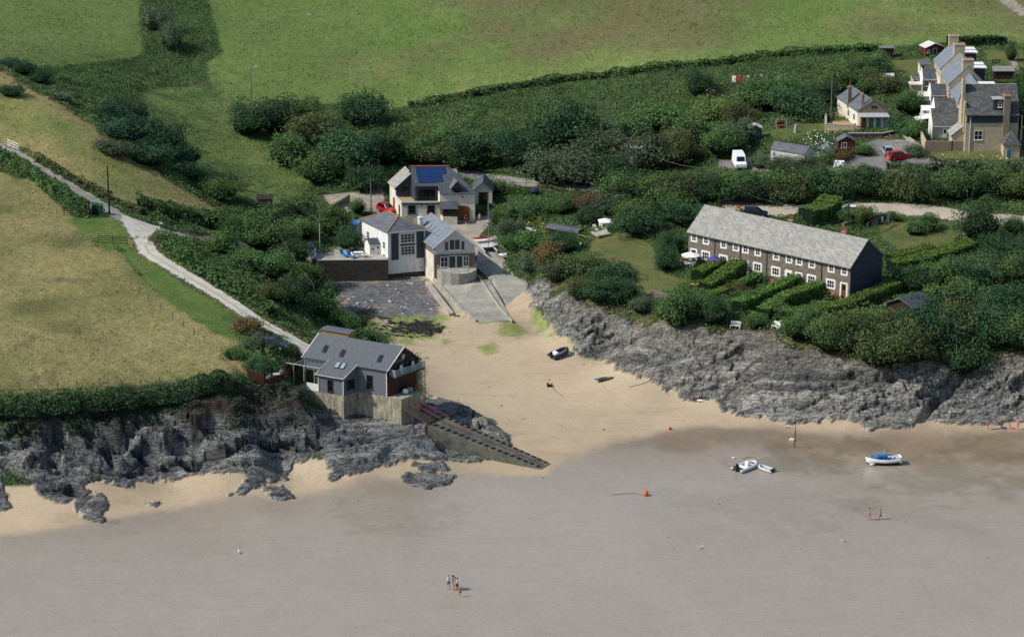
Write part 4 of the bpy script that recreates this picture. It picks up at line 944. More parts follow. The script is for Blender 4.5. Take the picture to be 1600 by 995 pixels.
# pergola frame and glazed screen on the terrace to its left
pg = MB()
for a in (0.0, 1.6, 3.2): pg.tube(fr.T(a, -2.2, 1.2), fr.T(a, -2.2, 4.5), .06, n=6)
for a in (0.0, 3.9): pg.tube(fr.T(a, -.1, 1.2), fr.T(a, -.1, 4.7), .05, n=6)
pg.tube(fr.T(-1.2, -2.2, 4.5), fr.T(4.0, -2.2, 4.5), .07, n=6); pg.tube(fr.T(-.1, -.1, 4.7), fr.T(4.0, -.1, 4.7), .07, n=6)
for i in range(7): a = .1+i*.62; pg.tube(fr.T(a, -2.3, 4.56), fr.T(a, 0, 4.76), .04, n=4)
ro = root(fr, 'pergola', 'open pale timber pergola frame against the left end of the boathouse', 'pergola'); pg.build('frame', M['lgrey'], ro)
mb = MB(); abox(fr, mb, -.3, 4.0, -2.3, -.06, -2.2, 1.2); mb.build('terrace_base', M['concrete'], ro)
mb = MB(); abox(fr, mb, 2.1, 4.0, -2.36, -2.31, 1.25, 2.3); mb.build('screen', M['white'], ro)
# railing in green along the terrace edge
# ================================================================== upper right terrace
ZB = 14.8
A = PZ(1507, 238, ZB); fr = Fr(A, A+Vector((8.7, 0, 0)), ZB); L = 8.7; W = 7.8; E = 6.5; K = 10.5
r = root(fr, 'end_house', 'tall buff brick end house with lichened slate roof, dormer and big front chimney', 'house', 'houses of the upper terrace')
gable_walls(fr, MB(), L, W, -1.5, E, K).build('wall', M['brick_buff'], r)
gable_roof(fr, MB(), L, W, E+.02, K+.02, .3, .12, .14).build('roof', M['slate_old'], r)
MB().box(.15, 6.05, -.06, .02, E-1.5, E-.1).build('slate_band', M['hung'], r); MB().box(7.2, L-.1, -.06, .02, E-1.5, E-.1).build('slate_band', M['hung'], r)
MB().box(-.1, L+.1, -.4, -.32, E-.3, E-.18).build('gutter', M['dgrey'], r)
MB().box(-.3, L+.05, W/2-.12, W/2+.12, K+.1, K+.22).build('ridge_tiles', M['concrete_pale'], r)
ch = MB().box(6.1, 7.15, -.42, .35, 2.2, E+.4).box(6.1, 7.15, -.42, 1.2, E+.4, K-1.0).box(6.02, 7.23, -.5, 1.28, K-1.0, K-.8).build('chimney', M['brick_brown'], r)
for i in range(3): MB().tube((6.35+.28*i, .4, K-.8), (6.35+.28*i, .4, K-.4), .11, .09).build('chimney_pot', M['terracotta'], ch)
ch = MB().box(-.3, .02, .6, 1.5, 3.2, K-2.2).box(-.4, .07, 2.6, 3.9, 0, K+1.2).build('chimney', M['brick_buff'], r)
for i in range(3): MB().tube((-.18, 2.85+.35*i, K+1.2), (-.18, 2.85+.35*i, K+1.5), .11, .09).build('chimney_pot', M['terracotta'], ch)
mb = MB().box(4.45, 6.0, .35, 3., E+.1, E+2.35); d_ = mb.build('dormer', M['hung'], r)
MB().box(4.3, 6.05, .15, 3.2, E+2.36, E+2.48).build('dormer_roof', M['lgrey'], d_); window(d_, (5.55, .34, E+1.05), 0, .6, .95, 1, 2, 'white')
window(r, (2.15, 0, 2.1), 0, 1.35, 1.55, 2, 2, 'white', surround='brick_buff')
MB().tube((.75, -.08, -.5), (.75, -.08, E-.3), .07).build('downpipe', M['offwhite'], r)
# brick porch with pyramid roof
px0, px1, py0 = 6.0, 8.7, -2.6
mb = MB().box(px0, px1, py0, -.01, -1.2, 1.9); pch = mb.build('porch', M['brick_buff'], r)
mb = MB(); o = .25; e = [(px0-o, py0-o, 1.9), (px1+o, py0-o, 1.9), (px1+o, -.01, 1.9), (px0-o, -.01, 1.9)]; mb.add(e+[((px0+px1)/2, (py0)/2, 4.1)], [(0, 1, 4), (1, 2, 4), (2, 3, 4), (3, 0, 4), (3, 2, 1, 0)]); mb.build('porch_roof', M['slate_old'], pch)
door(pch, (px0+.95, py0, -.9), 0, .9, 2.0, 'bluegreen')
# receding houses
for i, (xe, y0, y1, ze, lab) in enumerate(((75.7, 476.3, 484.2, 22.0, 'farthest house of the upper terrace, blue slate slope and cream wall'), (76.0, 468.2, 476.2, 21.0, 'middle house of the upper terrace with blue slate slope and tall chimney'), (76.3, 452.5, 468.1, 19.8, 'lower house of the upper terrace nearest the tall end house, with white dormers'))):
    fr = Fr(Vector((xe, y1, 0)), Vector((xe, y0, 0)), ze-5.2); L = fr.L; W = 6.3; E = 5.2; K = 8.25
    r = root(fr, 'terraced_house', lab, 'house', 'houses of the upper terrace')
    gable_walls(fr, MB(), L-.02, W, -3, E, K).build('wall', M['brick_buff' if i else 'render_cream'], r)
    gable_roof(fr, MB(), L-.1, W, E+.02, K+.02, .25, .1, .12).build('roof', M['slate_blue'], r)
    c_ = chimney(r, (L-.75, W/2, K-.4), 1.2, 1.9, 1.7, 0, 'brick_buff')
    for q in range(4): MB().tube((0, -.7+.45*q, 1.7), (0, -.7+.45*q, 2.0), .13, .1).build('chimney_pot', M['terracotta'], c_)
    if i == 0:
        c_ = chimney(r, (.6, W/2, K-.4), 1.0, 1.7, 1.9, 0, 'brick_buff')
        for q in range(3): MB().tube((0, -.5+.45*q, 1.9), (0, -.5+.45*q, 2.2), .13, .1).build('chimney_pot', M['terracotta'], c_)
    n = 4 if i < 2 else 6
    for q in range(n):
        a = L*(q+.5)/n; window(r, (a, 0, 3.3), 0, .8, 1.25, 1, 2, 'white', 'wood_tan')
    # dormers on the far slope
    for q in range(2 if i < 2 else 3):
        a = L*(.3+.28*q) if i == 2 else L*(.3+.35*q)
        mb = MB().box(a-.9, a+.9, W/2+.8, W+.1, E+.2, K-.7); dd = mb.build('dormer', M['hung'], r)
        MB().box(a-1.05, a+1.05, W/2+.5, W+.4, K-.69, K-.52).build('dormer_roof', M['render_white'], dd)
# rear wings with slate lean-to roofs
for i, (u0, v0, u1, dz, dep_, hh, lab) in enumerate(((1442, 146, 1470, 2.2, 1.9, 2.6, 'farthest slate roofed rear wing of the upper terrace'), (1455, 172, 1483, 2.0, 2.0, 2.6, 'middle slate roofed rear wing of the upper terrace, white gable edge'), (1461, 196, 1500, 2.0, 2.2, 2.5, 'third rear wing of the upper terrace with mossy slate roof'), (1457, 217, 1486, 0, 3.0, 2.2, 'nearest rear wing of the upper terrace with white door onto the yard'))):
    zz = (16.6, 16., 15.6, 15.0)[i]
    A = PZ(u0, v0, zz); B = PZ(u1, v0, zz); fr = Fr(A, B, zz); L = max(fr.L, 76.2-A.x)
    r = root(fr, 'rear_wing', lab, 'outbuilding', 'rear wings of the upper terrace')
    W = 4.0; mb = MB(); mb.slab([(0, 0, -1), (0, 0, hh), (0, dep_, hh+dep_*.75), (0, W, hh), (0, W, -1)], 0, (L, 0, 0)); mb.build('wall', M['brick_brown' if i < 3 else 'lgrey'], r)
    mb = MB(); mb.slab([(-.05, -.2, hh+.0), (L, -.2, hh+.0), (L, dep_, hh+dep_*.75+.13), (-.05, dep_, hh+dep_*.75+.13)], .1); mb.slab([(-.05, dep_+.003, hh+dep_*.75+.13), (L, dep_+.003, hh+dep_*.75+.13), (L, W+.1, hh-.0), (-.05, W+.1, hh-.0)], .1)
    mb.build('roof', M['slate_old' if i > 1 else 'slate_dark'], r)
    MB().slab([(-.07, -.22, -.5), (-.07, -.22, hh+.1), (-.07, dep_, hh+dep_*.75+.25), (-.07, W, hh+.1), (-.07, W, -.5)], 0, (-.12, 0, 0)).build('gable_face', M['render_white'], r)
    MB().box(-.05, L, -.3, -.21, hh-.12, hh-.0).build('gutter', M['offwhite'], r)
    if i < 3:
        for a in (.6, 1.8): window(r, (a, 0, hh-1.3), 0, .8, 1.0, 2, 1, 'white')
        shd = MB().box(-2.2, -.2, .3, 2.4, -1, hh*.55).build('lean_to', M['brick_buff'], r); MB().box(-2.4, -.21, .1, 2.6, hh*.55+.003, hh*.55+.15).build('lean_to_roof', M['offwhite' if i != 1 else 'slate_old'], shd)
    else:
        door(r, (2.05, 0, -.05), 0, .75, 1.9, 'white', 'white', panes=1)
# garden walls and lean-to of the end house
def wall_line(name, pts, h, t, m, label, cat='wall', z=None, cap=None, zs=None, bury=.5):
    P_ = [PZ(u, v, zs[i]) if zs else (G(u, v) if z is None else PZ(u, v, z)) for i, (u, v) in enumerate(pts)]
    o = P_[0]; r = empty(name, o, 0, label, cat); mb = MB(); cp = MB()
    for a, b in zip(P_[:-1], P_[1:]):
        a = a-o; b = b-o; d = (b-a); n = Vector((-d.y, d.x, 0)).normalized()*t/2; e = d.normalized()*t*.3
        mb.slab([a-n-e+Vector((0, 0, h)), b-n+e+Vector((0, 0, h)), b+n+e+Vector((0, 0, h)), a+n-e+Vector((0, 0, h))], 0, (0, 0, -h-bury))
        if cap:
            n2 = n*1.25; cp.slab([a-n2-e+Vector((0, 0, h+.085)), b-n2+e+Vector((0, 0, h+.085)), b+n2+e+Vector((0, 0, h+.085)), a+n2-e+Vector((0, 0, h+.085))], 0, (0, 0, -.08))
    mb.build('wall_body', M[m], r)
    if cap: cp.build('coping', M[cap], r)
    return r
wall_line('yard_wall', [(1446, 238), (1487, 238), (1506, 238)], 1.9, .3, 'brick_brown', 'buff brick yard wall below the nearest rear wing', z=14.5)
wall_line('yard_wall', [(1446, 238), (1434, 212)], 1.9, .3, 'brick_buff', 'buff side wall of the yard running up beside the steps', z=14.5)
A = PZ(1487, 236, 14.7); fr = Fr(A, A+Vector((2.1, 0, 0)), 14.7); r = root(fr, 'side_extension', 'buff side extension with sloping slate roof against the end house', 'outbuilding')
MB().slab([(0, 0, -1), (0, 0, 2.7), (2.05, 0, 4.4), (2.05, 0, -1)], 0, (0, 3.5, 0)).build('wall', M['brick_buff'], r); MB().slab([(-.4, -.15, 2.55), (2.06, -.15, 4.6), (2.06, 3.7, 4.6), (-.4, 3.7, 2.55)], .12).build('roof', M['slate_pale'], r)
A = PZ(1430, 205, 15.2); r = empty('awning', A, 0, 'white corrugated lean-to canopy beside the nearest rear wing', 'canopy')
MB().slab([(0, 0, 1.9), (2.6, 0, 2.3), (2.6, 1.8, 2.5), (0, 1.8, 2.1)], .06).build('canopy_sheet', M['white'], r); MB().tube((.1, .1, -.5), (.1, .1, 1.85), .05).build('post', M['wood_dark'], r); 
# ================================================================== bungalow with coloured doors
A = PZ(1343, 205, 14.8); B = PZ(1388, 205, 14.8); fr = Fr(A, B, 14.8, 102); L = fr.L; W = 11
r = root(fr, 'bungalow', 'low cream bungalow with slate roof, two chimneys and a row of dark garage doors', 'bungalow')
gable_walls(fr, MB(), L, W, -1, 3.3, 5.1, 'b', b0=1.2).build('wall', M['render_cream'], r)
gable_roof(fr, MB(), L, W-.2, 3.33, 5.13, .25, .15, .12, 'b', b0=1.2).build('roof', M['slate'], r)
MB().slab([(0.02, 1.17, 3.0), (L-.02, 1.17, 3.0), (L-.02, 1.17, 3.3), (L/2, 1.17, 5.0), (.02, 1.17, 3.3)], 0, (0, -.06, 0)).build('gable_face', M['brick_brown'], r)
MB().box(L/2-.45, L/2+.45, 1.06, 1.1, 3.7, 4.2).build('gable_vent', M['dgrey'], r)
mb = MB(); abox(fr, mb, 0, L, 0, 1.1, -1, 2.5); mb.build('porch_wall', M['brick_buff'], r)
MB().slab(fr.P([(-.15, -.2, 2.5), (L+.15, -.2, 2.5), (L+.15, 1.2, 2.95), (-.15, 1.2, 2.95)]), .08).build('porch_roof', M['lgrey'], r)
for i, c_ in enumerate(('wood_red', 'green', 'teal', 'bluegreen')):
    o_ = MB().box(-.42, .42, -.05, .02, 0, 2.3).build('garage_door', M[c_], r); o_.location = (L*(i+.55)/4.05, 0, .02)
chimney(r, fr.T(.25, 6.6, 3.8), .7, .7, 2.6, 1, 'brick_brown'); chimney(r, fr.T(.9, 1.6, 4.2), .5, .5, 1.9, 1, 'brick_brown')
for b in (3, 6): p, a = side(fr, 0, b, 1.2, 'l'); window(r, p, a, 1., 1.2, 2, 1, 'white')
# ================================================================== sheds and small buildings
shed('summer_house', 'purple brown summerhouse with white window between the greenhouse and the parking wall', 1309, 240, 1336, 240, 2.1, 2.4, .8, 'wood_red', 'slate', 'b', 'shed', base=13.9, win=[(.35, .9, .9, 1.0)])
shed('long_shed', 'long low grey roofed workshop half hidden by trees beside the white van', 1204, 250, 1256, 258, 1.9, 3.4, .9, 'offwhite', 'slate', 'a', 'workshop', base=13., win=[(.1, .5, .9, .7)])
shed('garden_shed', 'dark green garden shed with pale felt roof at the left edge of the upper lawn', 1171, 218, 1190, 218, 1.9, 2.4, .45, 'teal', 'offwhite', 'b', 'shed', base=13.8)
shed('garden_hut', 'tiny pale blue summerhouse on the scrubby bank right of the washing line', 1215, 136, 1230, 136, 1.2, 1.4, .6, 'lgrey', 'slate', 'b', 'shed', win=[(.5, .9, .8, .2)])
shed('red_shed', 'dark red garden shed with pale gabled roof at the far end of the upper garden', 1446, 90, 1474, 88, 1.8, 2.6, .7, 'wood_red', 'offwhite', 'b', 'shed', dr=[(.5, .8, 'wood_dark')], win=[(.15, .5, .6, .8)])
shed('open_shelter', 'dark open fronted shelter with grey roof at the top hedge', 1374, 92, 1396, 92, 2.0, 1.8, .25, 'wood_dark', 'grey', 'a', 'shed')
shed('white_roof_shed', 'low shed with bright white roof behind the bungalow', 1376, 128, 1396, 128, 1.0, 1.6, .35, 'wood_grey', 'white', 'a', 'shed')
shed('glass_lean_to', 'weathered glasshouse with pale sheet roof on the right hand lawn', 1552, 124, 1584, 124, 1.5, 2.6, .6, 'wood_dark', 'thatch', 'a', 'greenhouse')
shed('black_cabin', 'dark timber cabin with slate roof and pale bargeboards among the clifftop trees', 1385, 490, 1427, 498, 1.7, 4.2, 1.0, 'wood_dark', 'slate_dark', 'b', 'cabin', base=8.3, over=.3, trim='wood_grey', depth=44)
shed('store_shed', 'white walled store with dark slate roof under the trees left of the sea wall', 467, 408, 484, 412, 1.9, 3.2, .7, 'render_white', 'slate_dark', 'b', 'shed', base=5.2, win=[(.6, .35, .8, .6)], depth=75)
shed('back_store', 'small pale lean-to store behind the patio of the hipped white house', 546, 372, 557, 374, 2.3, 2.2, .5, 'offwhite', 'blue_light', 'a', 'shed', base=5.0)
shed('tin_shed', 'low felt roofed boat store set in the bank above the slipway', 852, 365, 900, 374, 1.0, 2.6, .25, 'wood_dark', 'felt', 'a', 'shed', base=6.6, depth=62)
shed('lane_shed', 'faded grey roofed shed sunk in the scrub below the washing line', 930, 207, 954, 206, 1.2, 1.6, .4, 'wood_grey', 'slate_dark', 'a', 'shed')
shed('field_shed', 'low brown roof in the valley scrub above the lane', 402, 318, 425, 318, .8, 1.6, .5, 'wood_grey', 'wood_dark', 'a', 'shed')
shed('chicken_hut', 'brown shed behind the boathouse with flat grey roof', 502, 527, 545, 534, 1.1, 1.8, .12, 'wood_tan', 'felt', 'a', 'shed', base=9.9)
for (u0, v0, u1, w_, l_, wm, rm) in ((1426, 140, 1440, 3.0, 'small cream store left of the farthest rear wing', 'brick_buff', 'slate_old'), (1436, 168, 1450, 2.6, 'cream wash house with flat white roof beside the middle rear wing', 'brick_buff', 'offwhite'), (1441, 190, 1455, 2.4, 'narrow cream outhouse with white roof between the rear wings', 'render_cream', 'white'), (1437, 118, 1452, 2.4, 'low slate roofed store at the end of the upper garden path', 'render_cream', 'slate')):
    shed('outhouse', l_, u0, v0, u1, v0, 2.0, w_, .5, wm, rm, 'a', 'outhouse', dr=[(.3, .7, 'wood_dark')])
# greenhouse
A = PZ(1284, 247, 13.7); r = empty('greenhouse', A, 0, 'small glass greenhouse with green frame left of the purple summerhouse', 'greenhouse'); mb = MB(); fm_ = MB()
w_, d_, h_, k_ = 2.2, 2.4, 1.4, 2.2
for y in (0, d_):
    fm_.path([(0, y, 0), (0, y, h_), (w_/2, y, k_), (w_, y, h_), (w_, y, 0)], .035, 4)
for x, z in ((0, h_), (w_/2, k_), (w_, h_)): fm_.tube((x, 0, z), (x, d_, z), .035, n=4)
for y in (.6, 1.2, 1.8): fm_.path([(0, y, 0), (0, y, h_), (w_/2, y, k_), (w_, y, h_), (w_, y, 0)], .02, 4)
fm_.build('frame', M['teal'], r)
mb.add([(0, 0, 0), (0, d_, 0), (0, d_, h_), (0, 0, h_), (w_/2, 0, k_), (w_/2, d_, k_), (w_, 0, h_), (w_, d_, h_), (w_, 0, 0), (w_, d_, 0)], [(0, 1, 2, 3), (3, 2, 5, 4), (4, 5, 7, 6), (6, 7, 9, 8), (0, 3, 4, 6, 8)])
mb.build('glazing', M['clear'], r)
# ================================================================== sea wall, slipways, walls
A_, B_ = PZ(497, 440, 2.3), PZ(607, 440, 2.2)
r = empty('sea_wall', A_, 0, 'high dark stone retaining wall below the paved patio', 'wall'); d = PZ(607, 440, 2.2)-A_; 
c1 = d+Vector((-.4, 9.5, 0)); c2 = Vector((.5, 9.5, 0)); c3 = Vector((-3.6, 5.2, .4)); wt = 3.3
MB().slab([(0, 0, wt), (d.x, d.y, wt), (c1.x, c1.y, wt), (c2.x, c2.y, wt), (c3.x, c3.y, wt)], 0, (0, 0, -wt-2)).build('wall_body', M['stone_dark'], r)
MB().slab([(.25, .3, wt+.06), (d.x-.1, d.y+.3, wt+.06), (c1.x, c1.y-.1, wt+.06), (c2.x, c2.y-.1, wt+.06), (c3.x+.3, c3.y, wt+.06)], 0, (0, 0, -.055)).build('paving', M['concrete_pale'], r)
mb = MB(); mb.path([(0, .12, wt+.16), (d.x, d.y+.12, wt+.16)], .1, 4); mb.build('coping', M['concrete_pale'], r)
PATZ = 2.3+wt+.06
def sheet(name, pts, m, label, cat=None, th=.25, kind=None, t=0):
    P_ = [PZ(*p) for p in pts]; o = P_[0]; mb = MB(); mb.slab([p-o for p in P_], 0, (0, 0, -th-t)); ob = mb.build(name, M[m], None, loc=o)
    tag(ob, label, cat, None, kind); return ob
s1 = sheet('slipway', [(690, 446, 2.62), (742, 440, 3.1), (764, 436, 3.05), (780, 462, 2.5), (800, 501, 1.85), (745, 504, 1.85), (716, 478, 2.3)], 'concrete_slip', 'pale weathered concrete slipway running down from the gabled house to the sand', 'slipway', .9)
s2 = sheet('boat_ramp', [(742, 414, 3.6), (752, 372, 4.95), (775, 368, 5.0), (800, 404, 3.9), (836, 447, 2.75), (846, 462, 2.45), (852, 484, 1.9), (797, 486, 1.95), (779, 456, 2.5), (763, 434, 2.9)], 'concrete_slip', 'upper cobbled ramp between the gabled house and the planted bank', 'ramp', .9)
wall_line('kerb_wall', [(678, 437), (700, 462), (722, 486), (744, 503)], .35, .35, 'concrete_pale', 'crumbling pale kerb along the left side of the slipway', zs=[2.75, 2.5, 2.1, 1.8])
wall_line('kerb_wall', [(668, 441), (688, 468), (705, 490)], .18, .7, 'concrete_pale', 'broken sloping concrete edge beside the shingle', zs=[2.7, 2.3, 1.9])
wall_line('kerb_wall', [(738, 420), (757, 445), (779, 478), (800, 501)], .12, .18, 'concrete_pale', 'thin raised joint between the two slipways', zs=[3.35, 3.0, 2.45, 1.95])
wall_line('garden_wall', [(1018, 468), (1048, 476)], 1.5, .5, 'stone', 'short stone wall end at the clifftop path below the cottages', zs=[7.1, 7.0])
wall_line('parking_wall', [(1325, 222), (1378, 222), (1408, 216)], 1.5, .3, 'stone_dark', 'low dark retaining wall behind the silver car', zs=[13.7, 13.8, 14.0], cap='lgrey')
wall_line('step_wall', [(1412, 219), (1448, 247)], 1.3, .25, 'concrete_pale', 'pale sloping wall beside the steps above the red hatchback', zs=[14.4, 13.4])
wall_line('lane_wall', [(515, 334), (545, 315)], 1.2, .4, 'stone', 'rough stone wall at the bend of the lane', zs=[5.8, 6.0])
wall_line('drive_wall', [(1318, 358), (1345, 350), (1395, 340)], 1.0, .4, 'stone', 'grey stone garden wall curving behind the cottage row', zs=[10.2, 10.3, 10.5])
wall_line('terrace_wall', [(1290, 180), (1290, 203), (1340, 206)], 1.0, .3, 'brick_buff', 'pale wall round the sunny terrace left of the bungalow', zs=[15.3, 15.0, 14.9], cap='concrete_pale')
sheet('paved_terrace', [(1290, 203, 15.1), (1340, 205, 15.1), (1335, 178, 15.4), (1300, 175, 15.4)], 'deck', 'sandy paved terrace left of the bungalow', None, .5, 'structure')
# lane steps
r = empty('garden_steps', PZ(1403, 238, 13.5), 0, 'concrete steps climbing from the parking to the upper houses', 'steps'); mb = MB()
for i in range(7): mb.box(0, 1.3, i*.45, 3.4, i*.17-.3, i*.17+.17)
mb.build('flight', M['concrete_pale'], r)
# boathouse slip: concrete ramp with keel-block recesses, red rails at the top
Aa, Bb = [PZ(u, v, z) for u, v, z in ((668, 664, 3.9), (845, 733, .12))]
Cc, Dd = PZ(861, 724, .14), PZ(700, 651, 3.9)
r = empty('launching_ramp', Aa, 0, 'long weedy concrete launching ramp with rows of square recesses below the boathouse', 'ramp')
q = [p-Aa for p in (Aa, Bb, Cc, Dd)]; mb = MB(); mb.slab(q, 0, (0, 0, -2.6)); mb.build('ramp_slab', M['concrete_weed'], r)
dk = MB(); n = 17
for i in range(n):
    t = (i+.7)/(n+.4)
    for s0, s1 in ((.10, .30), (.84, 1.0)):
        def bl(t, s, dz): 
            a = q[0].lerp(q[1], t); b = q[3].lerp(q[2], t); p = a.lerp(b, s); return Vector((p.x, p.y, p.z+dz))
        dt = .016; dk = MB(); dk.slab([bl(t-dt, s0, .02), bl(t+dt, s0, .02), bl(t+dt, s1, .02), bl(t-dt, s1, .02)], 0, (0, 0, -.016)); dk.build('recess_shade', M['black'], r)  # thin black plate on the slab, recess shade put into its colour
gr = MB(); gr.path([bl(.02, .58, .05), bl(.95, .58, .05)], .05, 4); gr.path([bl(.02, .55, .1), bl(.3, .55, .08)], .06, 4); gr.build('guide_rail', M['rust'], r)
Ee, Ff = PZ(628, 637, 5.8), PZ(652, 626, 5.8)
r = empty('launching_rails', Ee, 0, 'rusty red steel launching rails with timber sleepers from the boathouse doors to the ramp', 'rails')
e = [p-Ee for p in (Ee, Aa+Vector((0, 0, .1)), Dd+Vector((0, 0, .1)), Ff)]
mb = MB()
for s in (0, .33, .66, 1): mb.path([e[0].lerp(e[3], s), e[1].lerp(e[2], s)], .11, 4)
mb.build('rail', M['rust'], r); mb = MB()
for i in range(11):
    t = (i+.5)/11; a = e[0].lerp(e[1], t); b = e[3].lerp(e[2], t); mb.path([a.lerp(b, -.03)+Vector((0, 0, .14)), a.lerp(b, .36)+Vector((0, 0, .14))], .1, 4)
mb.build('sleeper', M['wood_grey'], r); mb = MB()
for t in (.45, .95):
    for s in (0, 1): p = e[0].lerp(e[1], t).lerp(e[3].lerp(e[2], t), s); mb.tube(p, p-Vector((0, 0, 3)), .1)
mb.build('trestle', M['rust'], r)
# ================================================================== foliage
def foliage_mat(name, dark, light, warm=None):
    m, nt, b = newmat(name); b.inputs['Roughness'].default_value = .65; b.inputs['Specular IOR Level'].default_value = .12
    a = nd(nt, 'ShaderNodeAttribute', attribute_name='tone').outputs['Fac']
    oi = nd(nt, 'ShaderNodeObjectInfo'); g = nd(nt, 'ShaderNodeNewGeometry')
    n = noise(nt, .35, g.outputs['Position'], 3, .6)
    c = mixc(nt, dark, light, a)
    if warm: c = mixc(nt, c, warm, ramp(nt, n.outputs[0], [(.45, 0.), (.7, .7)]))
    hs = nd(nt, 'ShaderNodeHueSaturation'); mr = nd(nt, 'ShaderNodeMapRange'); nt.links.new(oi.outputs['Random'], mr.inputs[0]); mr.inputs[3].default_value = .78; mr.inputs[4].default_value = 1.2
    mh = nd(nt, 'ShaderNodeMapRange'); nt.links.new(oi.outputs['Random'], mh.inputs[0]); mh.inputs[3].default_value = .485; mh.inputs[4].default_value = .515
    nt.links.new(mr.outputs[0], hs.inputs['Value']); nt.links.new(mh.outputs[0], hs.inputs['Hue']); nt.links.new(c, hs.inputs['Color']); nt.links.new(hs.outputs[0], b.inputs['Base Color'])
    # thin leaves let a little light through
    tr = nd(nt, 'ShaderNodeBsdfTranslucent'); nt.links.new(hs.outputs[0], tr.inputs[0]); mx_ = nd(nt, 'ShaderNodeMixShader'); mx_.inputs[0].default_value = .22
    out = nt.nodes['Material Output']; nt.links.new(b.outputs[0], mx_.inputs[1]); nt.links.new(tr.outputs[0], mx_.inputs[2]); nt.links.new(mx_.outputs[0], out.inputs[0])
    return m
FM0 = 0
FM = {'dark': foliage_mat('dark_foliage', S(42,68,50), S(80,110,70)),
      'mid': foliage_mat('green_foliage', S(54,86,52), S(108,138,78), S(94,114,70)),
      'light': foliage_mat('pale_foliage', S(72,98,52), S(130,150,84)),
      'olive': foliage_mat('olive_foliage', S(62,76,48), S(110,118,74)),
      'grey': foliage_mat('grey_green_foliage', S(64,82,64), S(110,126,94)),
      'blue': foliage_mat('blue_green_foliage', S(34,62,46), S(66,96,64)),
      'scrub': foliage_mat('scrub_foliage', S(64,92,58), S(110,134,82), S(102,110,76)),
      'hedge': foliage_mat('clipped_hedge', S(66,98,48), S(122,152,70)),
      'brown': foliage_mat('russet_foliage', S(84,72,50), S(132,112,78)),
      'dry': foliage_mat('dry_grass', S(126,112,78), S(178,160,116))}
RS = np.random.RandomState(11)
def leaves(cen, nor, size, tone, flat=.5):
    """one triangle-pair leaf spray per point, turned mostly along the surface it grows from"""
    n = len(cen); r = RS.normal(size=(n, 3)); nn = nor*flat+r*(1-flat)*.9; nn /= np.linalg.norm(nn, axis=1)[:, None]+1e-9
    t = np.cross(nn, RS.normal(size=(n, 3))); t /= np.linalg.norm(t, axis=1)[:, None]+1e-9; b = np.cross(nn, t)
    s = (size*(.6+.8*RS.rand(n)))[:, None] if np.ndim(size) else size*(.6+.8*RS.rand(n))[:, None]
    V = np.stack([cen-t*s*.6, cen+b*s*.38, cen+t*s*.6, cen-b*s*.38], 1).reshape(-1, 3)
    Fq = np.arange(n*4).reshape(n, 4); return V, Fq, np.repeat(tone, 4)
def crown_mesh(name, shape, m, k=52, per=120, size=.058, seed=0, rough=.36, core=.74):
    rs = np.random.RandomState(seed); sx, sy, sz = shape
    d = rs.normal(size=(k, 3)); d[:, 0] *= 1.25; d[:, 2] = np.abs(d[:, 2])*.95-.25; d /= np.linalg.norm(d, axis=1)[:, None]
    rad = .82+rough*(rs.rand(k)-.5)*2
    cc = d*rad[:, None]*.72*np.array([sx, sy, sz]); cr = .15+.26*rs.rand(k)**1.4
    ct_ = rs.rand(k)
    P_, N_, T_ = [], [], []
    for i in range(k):
        n = int(per*(cr[i]/.28)**2); q = rs.normal(size=(n, 3)); q /= np.linalg.norm(q, axis=1)[:, None]; q = q[q[:, 2] > -.55]
        P_.append(cc[i]+q*cr[i]*(.85+.3*rs.rand(len(q)))[:, None]); N_.append(q); T_.append(np.clip(.2+.6*ct_[i]+.3*(rs.rand(len(q))-.4), 0, 1))
    cen = np.concatenate(P_); cen[:, 2] = np.maximum(cen[:, 2]+sz*.62, .02); nor = np.concatenate(N_)
    V, Fq, T = leaves(cen, nor, size, np.concatenate(T_), .62); 
    me = np_mesh(name, V, Fq, FM[m], {'tone': T})
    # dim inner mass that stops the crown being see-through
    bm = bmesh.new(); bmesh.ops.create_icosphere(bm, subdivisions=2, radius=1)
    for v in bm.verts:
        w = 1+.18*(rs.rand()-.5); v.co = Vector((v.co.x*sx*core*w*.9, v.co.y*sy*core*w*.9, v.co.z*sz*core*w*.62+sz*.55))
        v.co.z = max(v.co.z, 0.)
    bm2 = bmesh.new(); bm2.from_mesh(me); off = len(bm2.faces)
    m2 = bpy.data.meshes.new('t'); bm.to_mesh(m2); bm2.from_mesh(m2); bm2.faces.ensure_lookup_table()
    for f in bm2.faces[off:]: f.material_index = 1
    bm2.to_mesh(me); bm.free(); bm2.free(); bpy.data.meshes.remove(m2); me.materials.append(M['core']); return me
CROWN = {}
for j, (key, shape, kw) in enumerate((('round', (1, 1, 1.15), {}), ('wide', (1, 1, .85), dict(k=54)), ('bush', (1, 1, .72), dict(k=42)), ('tall', (1, 1, 1.7), dict(k=60)), ('loose', (1, 1, 1.1), dict(rough=.55, k=52)))):
    for mname in ('dark', 'mid', 'light', 'olive', 'grey', 'blue', 'brown'):
        if mname in ('light', 'brown', 'olive', 'blue') and key in ('tall',): continue
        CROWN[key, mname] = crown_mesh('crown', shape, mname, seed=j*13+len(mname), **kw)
def trunk_mesh():
    mb = MB(); mb.path([(0, 0, -.3), (.02, 0, .2), (.05, .03, .55), (.03, .05, .9)], [.085, .07, .05, .02], 6)
    for a in range(5): c_, s_ = math.cos(a*1.3), math.sin(a*1.3); mb.path([(.03, .02, .25+.09*a), (c_*.25, s_*.25, .5+.09*a), (c_*.45, s_*.45, .62+.1*a)], [.04, .025, .01], 5)
    me = bpy.data.meshes.new('trunk'); me.from_pydata(mb.v, [], mb.f); me.materials.append(M['wood_dark']); me.update(); return me
TRUNK = trunk_mesh()
